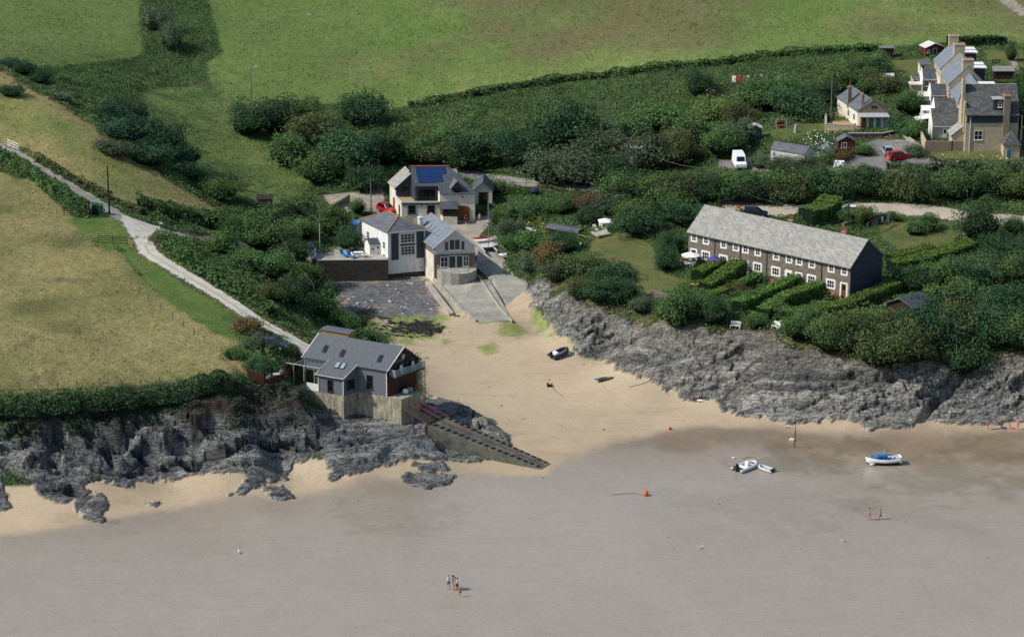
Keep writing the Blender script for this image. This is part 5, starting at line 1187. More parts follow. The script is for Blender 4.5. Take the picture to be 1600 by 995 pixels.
def pxm(p): # pixels (1600 wide) per metre at a world point
    return F/(p.y*CP-(p.z-CAMH)*SP)
def tree(u, v, wpx, hpx, kind='round', tone='mid', label='', cat='tree', group=None, name='tree', trunk=True, rot=None, base=None):
    p = GF(u, v) if base is None else PZ(u, v, base); s = pxm(p); R = wpx/2/s; H = hpx/s/.97
    zs = {'round': 1.15, 'wide': .85, 'bush': .72, 'tall': 1.7, 'loose': 1.1}[kind]
    r = empty(name, p+Vector((0, R*.35, -.1)), RS.rand()*6.28 if rot is None else rot, label, cat, group)
    c_ = link('crown', CROWN[kind, tone], r); hh = max(H-.28*R*.3, .4); e_ = .14*(RS.rand()-.5)*2; c_.scale = (R*1.16*(1+e_), R*1.16*(1-e_), hh/(zs*1.42)); c_.rotation_euler = ((RS.rand()-.5)*.22, (RS.rand()-.5)*.22, 0); 
    if trunk: t_ = link('trunk', TRUNK, r); t_.scale = (R, R, hh*.8)
    return r
ORD = ['first', 'second', 'third', 'fourth', 'fifth', 'sixth', 'seventh', 'eighth', 'ninth', 'tenth', 'eleventh', 'twelfth', 'thirteenth', 'fourteenth', 'fifteenth', 'sixteenth', 'seventeenth', 'eighteenth', 'nineteenth', 'twentieth']
def cluster(items, where, group, what='bush', cat='bush', name='bush', trunk=True):
    tn = {'dark': 'dark green', 'mid': 'green', 'light': 'pale green', 'olive': 'olive', 'grey': 'grey green', 'blue': 'blue green', 'brown': 'russet'}
    items = sorted(items, key=lambda t: t[0])
    for i, (u, v, w_, h_, k, t) in enumerate(items):
        tree(u, v, w_, h_, k, t, '%s %s, %s from the left %s' % (tn[t], what, ORD[i], where), cat, group, name, trunk)
cluster([(392,215,70,58,'round','dark'),(432,212,82,58,'round','dark'),(478,198,60,42,'wide','mid'),(568,197,82,50,'wide','dark'),(495,232,90,58,'loose','olive'),(448,262,80,54,'round','mid'),(540,270,105,62,'wide','dark'),(500,290,80,46,'bush','mid'),(602,262,80,60,'round','dark'),(570,300,70,40,'bush','dark'),(650,258,70,42,'wide','mid'),(640,232,60,42,'bush','light')], 'in the wooded valley behind the lane', 'trees in the valley', 'tree')
cluster([(676,262,56,40,'wide','olive'),(700,240,70,44,'round','mid'),(735,268,96,62,'round','dark'),(795,250,74,48,'wide','dark'),(815,268,90,64,'round','blue'),(852,212,70,40,'wide','light'),(880,238,110,72,'wide','dark'),(850,292,84,58,'loose','grey'),(905,292,96,60,'round','grey'),(925,228,70,44,'bush','mid'),(948,262,86,58,'loose','grey'),(965,294,84,52,'round','dark'),(1010,272,96,60,'wide','grey'),(1058,262,84,58,'loose','olive')], 'in the tree belt behind the solar panel house', 'trees behind the houses', 'tree')
cluster([(1092,152,54,44,'round','dark'),(985,222,74,40,'bush','mid'),(1040,205,84,44,'wide','mid'),(1090,236,92,54,'wide','mid'),(1118,190,70,38,'bush','light'),(1135,248,74,54,'round','mid'),(1160,196,60,36,'bush','olive'),(1160,230,54,44,'round','grey'),(1195,175,90,46,'wide','mid'),(1245,186,96,46,'wide','dark'),(1230,160,84,38,'bush','mid'),(1286,168,60,40,'round','dark'),(1180,150,70,30,'bush','mid'),(1320,150,76,42,'wide','mid'),(1345,128,60,40,'round','mid')], 'in the gardens below the washing line', 'garden trees on the upper slope', 'tree')
cluster([(1420,182,54,44,'round','mid'),(1407,208,34,30,'wide','dark'),(1425,218,44,30,'bush','mid'),(1386,148,64,34,'bush','olive'),(1360,138,50,34,'round','mid'),(1365,118,60,36,'wide','mid'),(1596,200,44,70,'round','dark'),(1592,150,30,36,'bush','mid'),(1580,96,22,30,'round','mid')], 'round the upper terrace gardens', 'trees round the upper terrace', 'tree')
cluster([(1188,262,34,20,'bush','grey'),(1222,268,60,24,'loose','grey'),(1256,272,44,28,'round','grey'),(1290,258,34,18,'bush','mid'),(1275,276,44,24,'bush','olive'),(1310,250,50,20,'bush','brown'),(1350,243,40,18,'bush','mid'),(1430,245,36,20,'bush','grey')], 'beside the upper car park', 'bushes beside the upper car park')
# row of trees of the long belt above the road
its = []
for i, u in enumerate(range(958, 1610, 36)): its.append((u+RS.randint(-6, 6), 318+RS.randint(-3, 3)-(6 if u > 1250 else 0), 76+RS.randint(-8, 14), 44+RS.randint(-3, 9), ['round', 'wide', 'loose', 'wide'][i % 4], ['mid', 'dark', 'mid', 'olive', 'dark'][i % 5]))
cluster(its, 'in the long tree belt above the coast road', 'trees of the belt above the road', 'tree')
cluster([(1000,372,70,46,'wide','dark'),(1030,345,80,44,'wide','mid'),(1062,355,70,44,'round','dark'),(985,345,50,30,'bush','mid'),(1048,400,54,40,'round','dark'),(960,335,60,30,'bush','grey'),(925,330,54,30,'bush','brown'),(1060,318,74,36,'wide','dark'),(1040,425,40,44,'round','dark')], 'against the left end of the cottage row', 'trees beside the cottages', 'tree')
cluster([(1535,382,74,70,'round','dark'),(1452,362,44,30,'round','mid'),(1430,368,34,20,'bush','mid'),(1350,350,40,30,'bush','light'),(1325,352,36,26,'bush','mid'),(1585,365,44,26,'bush','mid'),(1395,345,26,14,'bush','mid'),(1480,400,40,18,'bush','mid'),(1560,398,70,34,'wide','dark')], 'in the back gardens behind the cottage row', 'back garden trees', 'tree')
cluster([(1060,518,64,66,'round','mid'),(1098,500,50,50,'round','mid'),(1120,510,44,48,'round','dark'),(940,480,54,42,'round','dark'),(975,482,56,36,'bush','dark'),(1005,492,50,28,'bush','grey'),(908,462,54,30,'bush','olive'),(955,442,84,28,'bush','dark'),(905,430,80,30,'bush','olive'),(870,440,66,30,'bush','grey'),(1035,500,36,28,'bush','mid'),(1165,480,50,26,'bush','mid'),(1150,462,40,22,'bush','brown'),(1215,500,50,26,'bush','mid'),(1180,512,44,24,'round','mid')], 'along the clifftop below the lawn', 'bushes along the clifftop', 'bush')
cluster([(1252,535,70,54,'round','mid'),(1295,555,74,62,'round','mid'),(1335,560,80,66,'round','olive'),(1275,520,60,40,'wide','mid'),(1380,568,88,66,'wide','olive'),(1420,572,76,70,'loose','olive'),(1445,545,90,64,'wide','blue'),(1465,575,80,66,'round','dark'),(1510,572,88,62,'wide','dark'),(1555,568,80,72,'wide','dark'),(1596,556,80,70,'round','mid'),(1500,530,90,62,'wide','olive'),(1550,510,90,60,'wide','dark'),(1350,520,70,40,'wide','mid'),(1400,520,60,36,'bush','olive')], 'in the thick clifftop belt below the cabin', 'trees of the clifftop belt', 'tree')
cluster([(1425,455,66,38,'wide','dark'),(1470,450,80,46,'wide','mid'),(1520,455,84,50,'round','dark'),(1572,452,84,54,'wide','mid'),(1600,420,70,50,'round','dark'),(1545,432,70,40,'wide','dark'),(1490,478,84,40,'wide','mid'),(1590,492,80,46,'wide','dark'),(1450,492,70,30,'bush','blue')], 'behind the dark cabin', 'trees behind the cabin', 'tree')
cluster([(175,190,60,32,'bush','blue'),(205,195,60,34,'bush','blue'),(200,226,84,44,'wide','blue'),(250,240,84,44,'wide','blue'),(232,262,80,36,'bush','blue'),(285,262,70,34,'bush','dark'),(175,245,60,26,'bush','grey'),(300,282,60,26,'bush','dark'),(345,315,60,34,'bush','mid'),(35,118,50,22,'bush','blue'),(62,130,44,18,'bush','blue'),(15,152,40,20,'bush','blue'),(12,110,44,18,'bush','blue'),(95,158,40,14,'bush','grey'),(268,80,44,44,'wide','grey'),(240,48,54,36,'bush','grey')], 'on the bank behind the golden slope', 'gorse bushes on the valley bank', 'gorse bush')
cluster([(365,372,50,34,'bush','mid'),(405,392,70,48,'wide','mid'),(440,388,60,40,'wide','mid'),(470,378,60,42,'round','mid'),(520,372,64,52,'round','mid'),(545,392,44,36,'round','dark'),(500,402,50,40,'round','dark'),(350,402,60,40,'bush','mid'),(380,430,64,38,'bush','mid'),(420,440,76,46,'wide','mid'),(455,420,60,44,'wide','dark'),(475,452,60,38,'bush','mid'),(455,480,66,38,'bush','dark'),(500,500,66,40,'bush','mid'),(425,470,50,28,'bush','olive'),(530,522,60,34,'bush','mid')], 'between the track and the cove', 'bushes between track and cove')
cluster([(572,545,54,30,'bush','mid'),(555,520,50,26,'bush','dark'),(520,535,40,20,'bush','mid'),(510,470,44,30,'bush','dark'),(560,335,26,26,'round','light'),(480,348,40,22,'bush','dark'),(590,508+38,34,20,'bush','mid')], 'around the bank behind the boathouse', 'bushes around the boathouse bank')
cluster([(780,352,46,22,'bush','mid'),(810,345,54,26,'bush','mid'),(840,340,60,28,'bush','mid'),(885,335,60,28,'bush','mid'),(800,372,50,28,'bush','grey'),(835,395,60,34,'bush','mid'),(860,412,56,36,'loose','brown'),(880,398,50,36,'wide','dark'),(830,425,54,28,'bush','grey'),(800,392,44,22,'bush','mid'),(920,352,44,28,'bush','dark'),(774,304,30,24,'round','mid'),(870,322,60,18,'bush','mid')], 'on the planted bank above the slipway', 'shrubs on the planted bank')
cluster([(400,548,54,24,'bush','grey'),(385,522,60,28,'bush','brown'),(405,580,44,24,'bush','dark'),(440,575,40,18,'bush','grey'),(365,560,40,18,'bush','mid'),(395,612-20,34,14,'bush','dark')], 'around the parked car above the boathouse', 'bushes around the parked car')
# ------------------------------------------------------------------ hedges: one thing each
def hedge(pts, wd, h, tone, label, z=None, dens=26, size=.3, rough=.15, cat='hedge', soft=False, core=True):
    W_ = [G(u, v) for u, v in pts]; P3 = []
    for a, b in zip(W_[:-1], W_[1:]):
        k = max(1, int((b-a).length/1.0)); P3 += [a.lerp(b, i/k) for i in range(k)]
    P3.append(W_[-1]); P3 = [Vector((p.x, p.y, gz(p.x, p.y))) for p in P3]; o = P3[0]
    r = empty('hedge', o, 0, label, cat); n = len(P3)
    pa = np.array(P3)-np.array(o); tt = np.gradient(pa, axis=0) if n > 1 else pa; tt[:, 2] = 0; tt /= np.linalg.norm(tt, axis=1)[:, None]+1e-9; nn = np.stack([-tt[:, 1], tt[:, 0], 0*tt[:, 0]], 1)
    Ltot = n*1.0; N = int(Ltot*(wd+2*h)*dens)
    s = RS.rand(N)*(n-1); i = s.astype(int); f = (s-i)[:, None]; base = pa[i]*(1-f)+pa[np.minimum(i+1, n-1)]*f; nr = nn[i]
    hv = h*(1+rough*1.6*(fbm(s/2.1, s*0+5, 3)-.5)*2); wv = wd*(1+rough*(fbm(s/1.7+50, s*0+5, 2)-.5)*2)
    q = RS.rand(N)*(wd+2*h); top = (q < wd); sd_ = np.where(q < wd+h, -1., 1.)
    off = np.where(top, (q/wd-.5)*wv, sd_*wv/2); zz = np.where(top, hv, RS.rand(N)*hv)
    if soft: off = off*np.where(top, 1, 1.15-.45*(zz/hv)**2); zz = np.where(top, zz*(1-.35*(2*q/wd-1)**2), zz)
    cen = base+nr*off[:, None]; cen[:, 2] += zz+(RS.rand(N)-.5)*.18; cen[:, :2] += (RS.rand(N, 2)-.5)*.2
    nor = np.where(top[:, None], np.array([[0, 0, 1.]]), nr*sd_[:, None])
    if rough > .25 and soft:
        bl = fbm((cen[:, 0]+o.x)/1.6, (cen[:, 1]+o.y+cen[:, 2])/1.6, 2)-.5; cen += nor*(bl*1.3)[:, None]
    tone_ = np.clip(.25+.5*fbm((cen[:, 0]+o.x)/1.5, (cen[:, 1]+o.y)/1.5+cen[:, 2], 2)+.4*(RS.rand(N)-.4), 0, 1)
    V, Fq, T = leaves(cen, nor, size, tone_, .6 if not soft else .45)
    link('leafage', np_mesh('leafage', V, Fq, FM[tone], {'tone': T}), r)
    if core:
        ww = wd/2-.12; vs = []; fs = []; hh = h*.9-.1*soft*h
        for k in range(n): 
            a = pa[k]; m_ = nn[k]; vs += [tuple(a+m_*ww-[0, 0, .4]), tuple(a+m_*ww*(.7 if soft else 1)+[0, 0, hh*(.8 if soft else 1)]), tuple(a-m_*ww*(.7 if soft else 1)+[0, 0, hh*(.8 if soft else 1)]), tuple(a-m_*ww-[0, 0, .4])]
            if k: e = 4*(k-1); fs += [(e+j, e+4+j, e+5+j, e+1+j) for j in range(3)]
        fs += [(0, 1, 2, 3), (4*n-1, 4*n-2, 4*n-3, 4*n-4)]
        me = bpy.data.meshes.new('hedge_core'); me.from_pydata(vs, [], fs); me.materials.append(M['core']); link('hedge_core', me, r)  # solid dark core, shade between the leaves put into its colour
    return r
H_ = [([(1088,440),(1128,418)], 2.0, 1.6, 'hedge', 'short curved hedge beside the white parasol patio'),
 ([(1100,466),(1132,445),(1163,420)], 2.2, 2.2, 'hedge', 'thick clipped hedge below the third and fourth cottage windows'),
 ([(1105,474),(1150,458),(1185,440)], 1.5, 1.5, 'hedge', 'second long garden hedge of the cottages, left of the pink deckchair'),
 ([(1150,490),(1195,470),(1245,448)], 1.9, 1.8, 'hedge', 'long hedge running from the middle cottage doors to the clifftop'),
 ([(1190,502),(1225,478),(1290,455)], 1.9, 1.8, 'hedge', 'broad hedge left of the flowery cottage patio'),
 ([(1225,505),(1290,497),(1350,478),(1400,457)], 2.2, 1.8, 'hedge', 'longest curved hedge below the right end of the cottages'),
 ([(1258,352),(1282,345),(1300,330)], 3.4, 2.6, 'hedge', 'big block of clipped hedge behind the cottage roof'),
 ([(1392,425),(1440,415),(1520,392)], 2.6, 1.6, 'hedge', 'wide flat topped hedge right of the cottage gable'),
 ([(1390,412),(1455,395)], 2.2, 1.3, 'hedge', 'shorter hedge behind the wide flat topped hedge')]
for p_, w_, h_, t_, l_ in H_: hedge(p_, w_, h_, t_, l_, size=.2, dens=64, rough=.12)
hedge([(1450,272),(1500,276),(1560,280),(1650,282)], 3.0, 2.4, 'grey', 'grey green hedge in front of the end house', soft=True, rough=.35, size=.32, dens=24)
hedge([(1385,262),(1420,262),(1450,268)], 1.6, .9, 'grey', 'low scrubby hedge in front of the red hatchback', soft=True, rough=.35)
hedge([(1180,90),(1250,84),(1340,79),(1378,76)], 2., .9, 'mid', 'field boundary hedge along the right part of the top field', soft=True, rough=.3, size=.36, dens=20)
hedge([(640,168),(760,144),(900,122),(1010,108),(1100,102),(1180,92)], 2.2, .8, 'mid', 'long field boundary hedge along the middle of the top field', soft=True, rough=.35, size=.38, dens=18)
hedge([(1480,72),(1535,70),(1572,70)], 1.6, 1.6, 'dark', 'dark clipped hedge behind the farthest terrace house', size=.34, dens=20)
hedge([(-20,236),(30,262),(75,292),(120,325),(146,336)], 2.2, 1.4, 'mid', 'bushy hedge on the near side of the climbing lane', soft=True, rough=.4, size=.3, dens=26)
hedge([(60,252),(130,292),(190,322),(225,338)], 1.3, .9, 'olive', 'thin hedge on the far side of the climbing lane', soft=True, rough=.4, size=.3)
hedge([(215,326),(260,338),(320,352),(380,356),(440,346),(480,332)], 3.6, 2.3, 'mid', 'broad dark hedge above the lane bend', soft=True, rough=.4, size=.34, dens=20)
hedge([(-40,642),(60,640),(150,632),(230,622),(300,612),(362,600)], 3.8, 1.0, 'dark', 'dark blackthorn hedge along the top of the left cliff', soft=True, rough=.7, size=.26, dens=40)
hedge([(262,388),(300,414),(340,442),(385,468),(425,494)], 2.4, 1.2, 'mid', 'scrubby hedge on the far side of the gravel track', soft=True, rough=.5, size=.32)
hedge([(760,300),(830,305),(870,312)], 1.6, 1.0, 'mid', 'low garden hedge below the fence of the sunny terrace', soft=True, rough=.3)
hedge([(1380,318),(1440,320)], .8, .4, 'dry', 'dry grass verge edge of the coast road', soft=True, rough=.3) if False else None
hedge([(962,312),(1060,312),(1180,308),(1300,302),(1420,300),(1620,302)], 4.5, 3.0, 'mid', 'continuous undergrowth of the tree belt above the coast road', soft=True, rough=.4, size=.34, dens=20)
hedge([(960,298),(1020,300),(1060,312)], 3., 2.4, 'grey', 'dusty thicket at the end of the lane fence', soft=True, rough=.4)
# ------------------------------------------------------------------ scrub: leaf sprays nobody could count
def scatter(name, mask, dens, size, tone, label, zoff=.0, amp=1.5, sc=3.4, seed=1, maxn=400000, ymin=250):
    rs = np.random.RandomState(seed); ar = np.abs(dxx*dyy)*mask*(Y > ymin)*(Y < 640)*(np.abs(X) < dep[:, None]*.2)
    ar = ar[:-1, :-1].ravel(); tot = ar.sum(); n = int(min(tot*dens, maxn)); cum = np.cumsum(ar); k = np.searchsorted(cum, rs.rand(n)*tot)
    j, i = k//(NC-1), k % (NC-1); fx, fy = rs.rand(n), rs.rand(n)
    x = X[j, i]*(1-fx)+X[j, i+1]*fx; y = Y[j, i]*(1-fy)+Y[j+1, i]*fy; x = X[j, i]+(X[j, i+1]-X[j, i])*fx; z = HF(x, y)
    mo = np.clip(fbm(x/sc+3, y/sc+9, 3)-.38, 0, 1)*2*amp; up = rs.rand(n)
    cen = np.stack([x, y, z+zoff+mo*up**.4], 1); nor = np.repeat([[0, -.25, 1.]], n, 0)
    tn = np.clip(.1+.8*fbm(x/5+40, y/5, 3)+.45*(rs.rand(n)-.5), 0, 1)
    V, Fq, T = leaves(cen, nor, size, tn, .35)
    return tag(link(name, np_mesh(name, V, Fq, FM[tone], {'tone': T})), label, None, None, 'stuff')
houses = np.zeros_like(X)
sm_ = scrub*(1-np.clip(bank*.8, 0, 1))
zone = fbm(X/14+9, Y/14+2, 3)
low = 1-.75*sstep(-14, -2, D['fieldT'])
scatter('scrub', sm_*low*np.where(zone < .52, 1, .15), 26, .26, 'scrub', 'low bramble and bracken scrub over the valley slopes', seed=2)
scatter('bracken', sm_*low*np.where(zone >= .46, 1, .1), 24, .24, 'mid', 'greener bracken patches between the bushes', seed=3)
scatter('low_bracken', sm_*(1-low)*1.33, 34, .2, 'mid', 'smooth low bracken in the strip under the top field', amp=.45, sc=1.6, seed=9)
FM['turf'] = foliage_mat('turf_blades', S(84,102,54), S(140,148,90)); FM['straw'] = foliage_mat('straw_blades', S(112,108,66), S(182,168,116))
tf = sstep(0, 1, D['fieldT']); tb = np.clip(sstep(0, 1, D['brown'])+sstep(0, 1, D['gold']), 0, 1); tm = sstep(.38, .62, fbm(X/5, Y/3, 3))
scatter('grass_tufts', tf*(.35+.65*tm), 3.2, .26, 'turf', 'coarse grass tufts of the upper field', amp=.25, sc=1.2, seed=21, maxn=120000)
scatter('grass_tufts', tb*(.35+.65*tm), 5.0, .2, 'straw', 'dry grass tufts of the headland fields', amp=.25, sc=1.2, seed=22, maxn=90000)
scatter('dry_grass', np.clip(bank+sstep(1.4, .2, np.abs(D['gold']))*.6+sstep(.8, .1, np.abs(LD['track']+.6))*.5, 0, 1)*(1-rk), 14, .26, 'dry', 'dry grass tufts on banks and verges', amp=.3, sc=1, seed=4, maxn=60000)
ivy = sstep(4.6, 6.4, Z+n1*1.0)*rk*sstep(-24, -30, X)*sstep(.42, .55, fbm(X/4+3, Y/3, 3))
scatter('cliff_brambles', ivy, 20, .36, 'dark', 'brambles hanging over the top of the left cliff', amp=.5, seed=5)
# ================================================================== vehicles
def extr(mb, prof, w0, w1=None, y=0):          # side profile (x,z) pushed to both sides, top narrower
    w1 = w1 or w0; zs = [p[1] for p in prof]; z0, z1 = min(zs), max(zs); n = len(prof); vs = []
    for s in (-1, 1):
        for x, z in prof: t = (z-z0)/(z1-z0+1e-9); vs.append((x, s*(w0*(1-t)+w1*t)/2, z))
    return mb.add(vs, [tuple(range(n)), tuple(range(2*n-1, n-1, -1))]+[(i, i+n, (i+1) % n+n, (i+1) % n) for i in range(n)])
def wheels(r, xs, w, rad):
    for x in xs:
        for s in (-1, 1):
            y = s*(w/2-.1); t = MB().tube((0, -.1, 0), (0, .1, 0), rad, n=16).build('wheel', M['tyre'], r); t.location = (x, y, rad)
            MB().tube((0, s*.101, 0), (0, s*.115, 0), rad*.6, n=12).build('rim', M['metal'], t)
def car(u, v, ang, paint, label, z=None, Lc=3.95, Wc=1.7, Hc=1.45, name='parked_car', cat='car', van=False, hatch=True, board=False, group=None):
    p = GF(u, v) if z is None else PZ(u, v, z); r = empty(name, p, math.radians(ang), label, cat, group); h = Lc/2
    if van:
        b = extr(MB(), [(-h, .28), (h-.05, .28), (h, .5), (h-.05, .95), (h-.75, 1.2), (h-1.25, 1.95), (h-1.5, Hc), (-h+.1, Hc), (-h, 1.9)], Wc, Wc*.86).build('body', M[paint], r, bevel=.04)
        MB().slab([(h-.77, -.68, 1.24), (h-.77, .68, 1.24), (h-1.24, .62, 1.92), (h-1.24, -.62, 1.92)], 0, (.03, 0, .03)).build('windscreen', M['glass'], r)
        for s in (-1, 1): MB().slab([(h-1.0, s*.82, 1.2), (h-1.9, s*.82, 1.2), (h-1.9, s*.78, 1.8), (h-1.35, s*.78, 1.8)], 0, (0, s*.04, 0)).build('side_window', M['glass'], r)
        wheels(r, (-h+.85, h-.8), Wc, .33)
    else:
        body = extr(MB(), [(-h, .3), (-h+.1, .22), (h-.15, .2), (h, .35), (h-.02, .62), (h-.25, .74), (h-1.05, .88), (-h+.12, .93), (-h-.0, .7)], Wc, Wc*.9).build('body', M[paint], r, bevel=.05)
        cab = extr(MB(), [(-h+.14, .9), (h-1.0, .87), (h-1.75, Hc-.02), (h-2.2, Hc), (-h+.55, Hc-.04)], Wc*.88, Wc*.68).build('cabin', M['glass'], r)
        MB().slab([(-h+.52, -.56, Hc-.035), (h-1.78, -.58, Hc+.002), (h-1.78, .58, Hc+.002), (-h+.52, .56, Hc-.035)], 0, (0, 0, .035)).build('roof', M[paint], r)
        pl = MB()
        for s in (-1, 1):
            pl = MB().path([(h-1.0, s*Wc*.43, .88), (h-1.76, s*Wc*.335, Hc), (h-2.15, s*Wc*.335, Hc), (h-2.1, s*Wc*.43, .89), (h-2.2, s*Wc*.335, Hc), (-h+.54, s*Wc*.335, Hc-.03), (-h+.14, s*Wc*.43, .9)], .035, 4).build('door_frame', M[paint], cab)
        wheels(r, (-h+.72, h-.78), Wc, .3)
    for s in (-1, 1):
        MB().box(-.03, .03, -.16, .16, -.07, .07).build('headlight', M['lgrey'], r, loc=(h-.04, s*Wc*.34, .62))
        MB().box(-.03, .03, -.08, .08, -.12, .12).build('tail_light', M['red_matt'], r, loc=(-h+.0, s*Wc*.38, .78))
    MB().box(-.02, .02, -.25, .25, -.06, .06).build('number_plate', M['yellow' if not van else 'white'], r, loc=(-h-.02, 0, .5))
    return r
car(1404, 249, 20, 'red', 'bright red hatchback parked beside the steps in the upper car park')
car(1386.5, 241, 93, 'silver', 'silver hatchback seen from behind, parked under the low wall', Lc=3.8)
car(1155, 260, -86, 'van', 'white van parked alone at the left end of the upper car park', Lc=4.8, Wc=1.9, Hc=2.25, van=True, name='white_van', cat='van')
car(1311, 272, 80, 'van', 'white van showing its roof above the tree belt', Lc=4.4, Wc=1.85, Hc=2.2, van=True, name='white_van', cat='van')
car(604, 331, -48, 'red', 'red car parked against the left wall of the solar panel house', z=5.3, Lc=3.7)
dc = car(427, 544, -12, 'carblack', 'dark estate car half hidden in bushes beside the gravel track', Lc=4.0)
car(1179, 338, -8, 'carblack', 'black car on the road behind the cottage roof', Lc=4.2)
car(1326, 334, 175, 'van', 'small white car on the road beside the tall pole', Lc=3.3, Hc=1.3)
def kayak(u, v, ang, Lk, Wk, m, label, z=None, name='kayak', cat='kayak', cock=True, dz=0, tilt=0, hk=.16, inner='black', pitch=0, pw=2.3):
    p = GF(u, v) if z is None else PZ(u, v, z); p.z += dz; r = empty(name, p, math.radians(ang), label, cat); r.rotation_euler = (math.radians(tilt), math.radians(pitch), math.radians(ang))
    n = 13; k = 10; vs = []; fs = []
    for i in range(n):
        t = -1+2*i/(n-1); w = Wk/2*max(1-abs(t)**pw, .02); hh = hk*max(1-abs(t)**3, .08); up = .12*abs(t)**3
        for j in range(k): a = 2*PI*j/k; vs.append((t*Lk/2, math.cos(a)*w, hk+math.sin(a)*hh+up))
        if i: fs += [((i-1)*k+j, (i-1)*k+(j+1) % k, i*k+(j+1) % k, i*k+j) for j in range(k)]
    fs += [tuple(range(k-1, -1, -1)), tuple(range((n-1)*k, n*k))]
    MB().add(vs, fs).build('hull', M[m], r, smooth=True)
    if cock: MB().ball((0, 0, hk*2-.02), Lk*.14, Wk*.27, .04, 12, 5).build('cockpit', M[inner], r)
    return r
# ================================================================== boats
def rib(u, v, ang, Lb, Wb, tr, m, label, motor=True, seats=True, floor='lgrey', tilt=(0, 0), z0=0, name='inflatable_boat'):
    p = GF(u, v); p.z += z0; r = empty(name, p, 0, label, 'inflatable boat'); r.rotation_euler = (math.radians(tilt[0]), math.radians(tilt[1]), math.radians(ang))
    y = Wb/2-tr; pts = [(-Lb/2, -y, tr), (-Lb/2+.3, -y, tr), (0, -y, tr+.02), (Lb*.22, -y*.95, tr+.06), (Lb*.36, -y*.62, tr+.14), (Lb*.44, 0, tr+.2), (Lb*.36, y*.62, tr+.14), (Lb*.22, y*.95, tr+.06), (0, y, tr+.02), (-Lb/2+.3, y, tr), (-Lb/2, y, tr)]
    MB().path(pts, [tr*.45]+[tr]*9+[tr*.45], 10).build('tube', M[m], r, smooth=True)
    MB().prism([(-Lb*.42, -y), (Lb*.2, -y), (Lb*.36, -y*.3), (Lb*.36, y*.3), (Lb*.2, y), (-Lb*.42, y)], .06, .14).build('floor', M[floor], r)
    MB().box(-Lb*.43, -Lb*.4, -y, y, .08, tr*2+.12).build('transom', M['dgrey'], r)
    if motor:
        o = MB().box(-.16, .16, -.15, .15, .2, .62).box(-.07, .07, -.06, .06, -.35, .2).box(-.2, .12, -.1, .1, -.38, -.32).build('outboard_motor', M['black'], r, loc=(-Lb*.43-.12, 0, .42), bevel=.03)
    if seats:
        MB().box(-.18, .18, -.28, .28, .14, .75).box(-.05, .1, -.24, .24, .75, .95).build('console', M['white'], r, loc=(.15, 0, 0), bevel=.03)
        for x in (-.55, .75): MB().box(-.16, .16, -y*.8, y*.8, .14, .42).build('seat', M['cloth_white'], r, loc=(x, 0, 0), bevel=.03)
    return r
rib(1166, 731, 45, 4.1, 2.1, .24, 'tube_grey', 'large pale grey inflatable boat with black outboard, lying on the wet sand')
rib(1197, 734, 136, 2.6, 1.3, .17, 'tube_grey', 'small pale inflatable tender touching the bow of the larger grey one', motor=False, seats=False)
rb = rib(874, 556, 40, 3.4, 1.7, .24, 'tube_dark', 'dark inflatable boat tipped on its keel in the middle of the cove sand', motor=True, seats=False, tilt=(10, -9), z0=.22, floor='grey')
MB().box(-.3, .3, -.42, .42, .12, .72).build('seat_cover', M['cloth_white'], rb, loc=(-.75, 0, 0), bevel=.06)
g_ = kayak(944, 594, 14, 3.0, .85, 'tube_green', 'long dark green inflatable canoe lying on the sand', name='canoe', hk=.22, inner='dgrey', pw=9)
MB().box(-.25, .25, -.3, .3, .36, .44).build('seat', M['wood_tan'], g_, loc=(.6, 0, 0)); MB().box(-.2, .2, -.3, .3, .36, .44).build('seat', M['lgrey'], g_, loc=(-1.0, 0, 0))
def hull(r, Lh, B, Hh, mat_, low=None):
    n = 15; k = 9; vs = []; fs = []
    for i in range(n):
        t = i/(n-1); x = -Lh/2+t*Lh; w = B/2*(math.sin(PI*min(.28+t*.72*1.0, 1.))**.55 if t > .5 else .82+.18*math.sin(PI*t)); w = max(w, .02); sheer = Hh*(1+.28*(2*t-1)**2+(.12*t)); kz = .0+.25*Hh*max(0, (t-.8)/.2)**2
        for j in range(k):
            a = PI*j/(k-1); yy = -math.cos(a)*w; d = math.sin(a)**.7; vs.append((x+(.25*(1-d) if t > .9 else 0), yy, sheer*(1-d)+kz*d))
        if i: fs += [((i-1)*k+j, (i-1)*k+j+1, i*k+j+1, i*k+j) for j in range(k-1)]
    fs.append(tuple(range(k)))
    mb = MB().add(vs, fs); o = mb.build('hull', M[mat_], r, smooth=True); sd_ = o.modifiers.new('solid', 'SOLIDIFY'); sd_.thickness = .05; sd_.offset = 0
    if low: 
        o.data.materials.append(M[low])
        for f in o.data.polygons:
            if f.center.z < Hh*.42: f.material_index = 1
    return [vs[i*k] for i in range(n)], [vs[i*k+k-1] for i in range(n)]
p = GF(1381, 725); r = empty('cabin_boat', p, math.radians(187), 'small white clinker boat with bright blue cabin, aground on the wet sand', 'boat')
ga, gb = hull(r, 4.5, 1.7, .85, 'white', 'navy')
MB().path([Vector(a)+Vector((0, 0, .02)) for a in ga], .035, 5).path([Vector(a)+Vector((0, 0, .02)) for a in gb], .035, 5).build('gunwale', M['navy'], r)
MB().prism([(-2.1, -.6), (0, -.74), (1.2, -.55), (1.9, -.15), (1.9, .15), (1.2, .55), (0, .74), (-2.1, .6)], .45, .52).build('cockpit_floor', M['navy'], r)
MB().prism([(.2, -.72), (1.2, -.55), (2.0, -.12), (2.0, .12), (1.2, .55), (.2, .72)], .8, .86).build('foredeck', M['lgrey'], r)
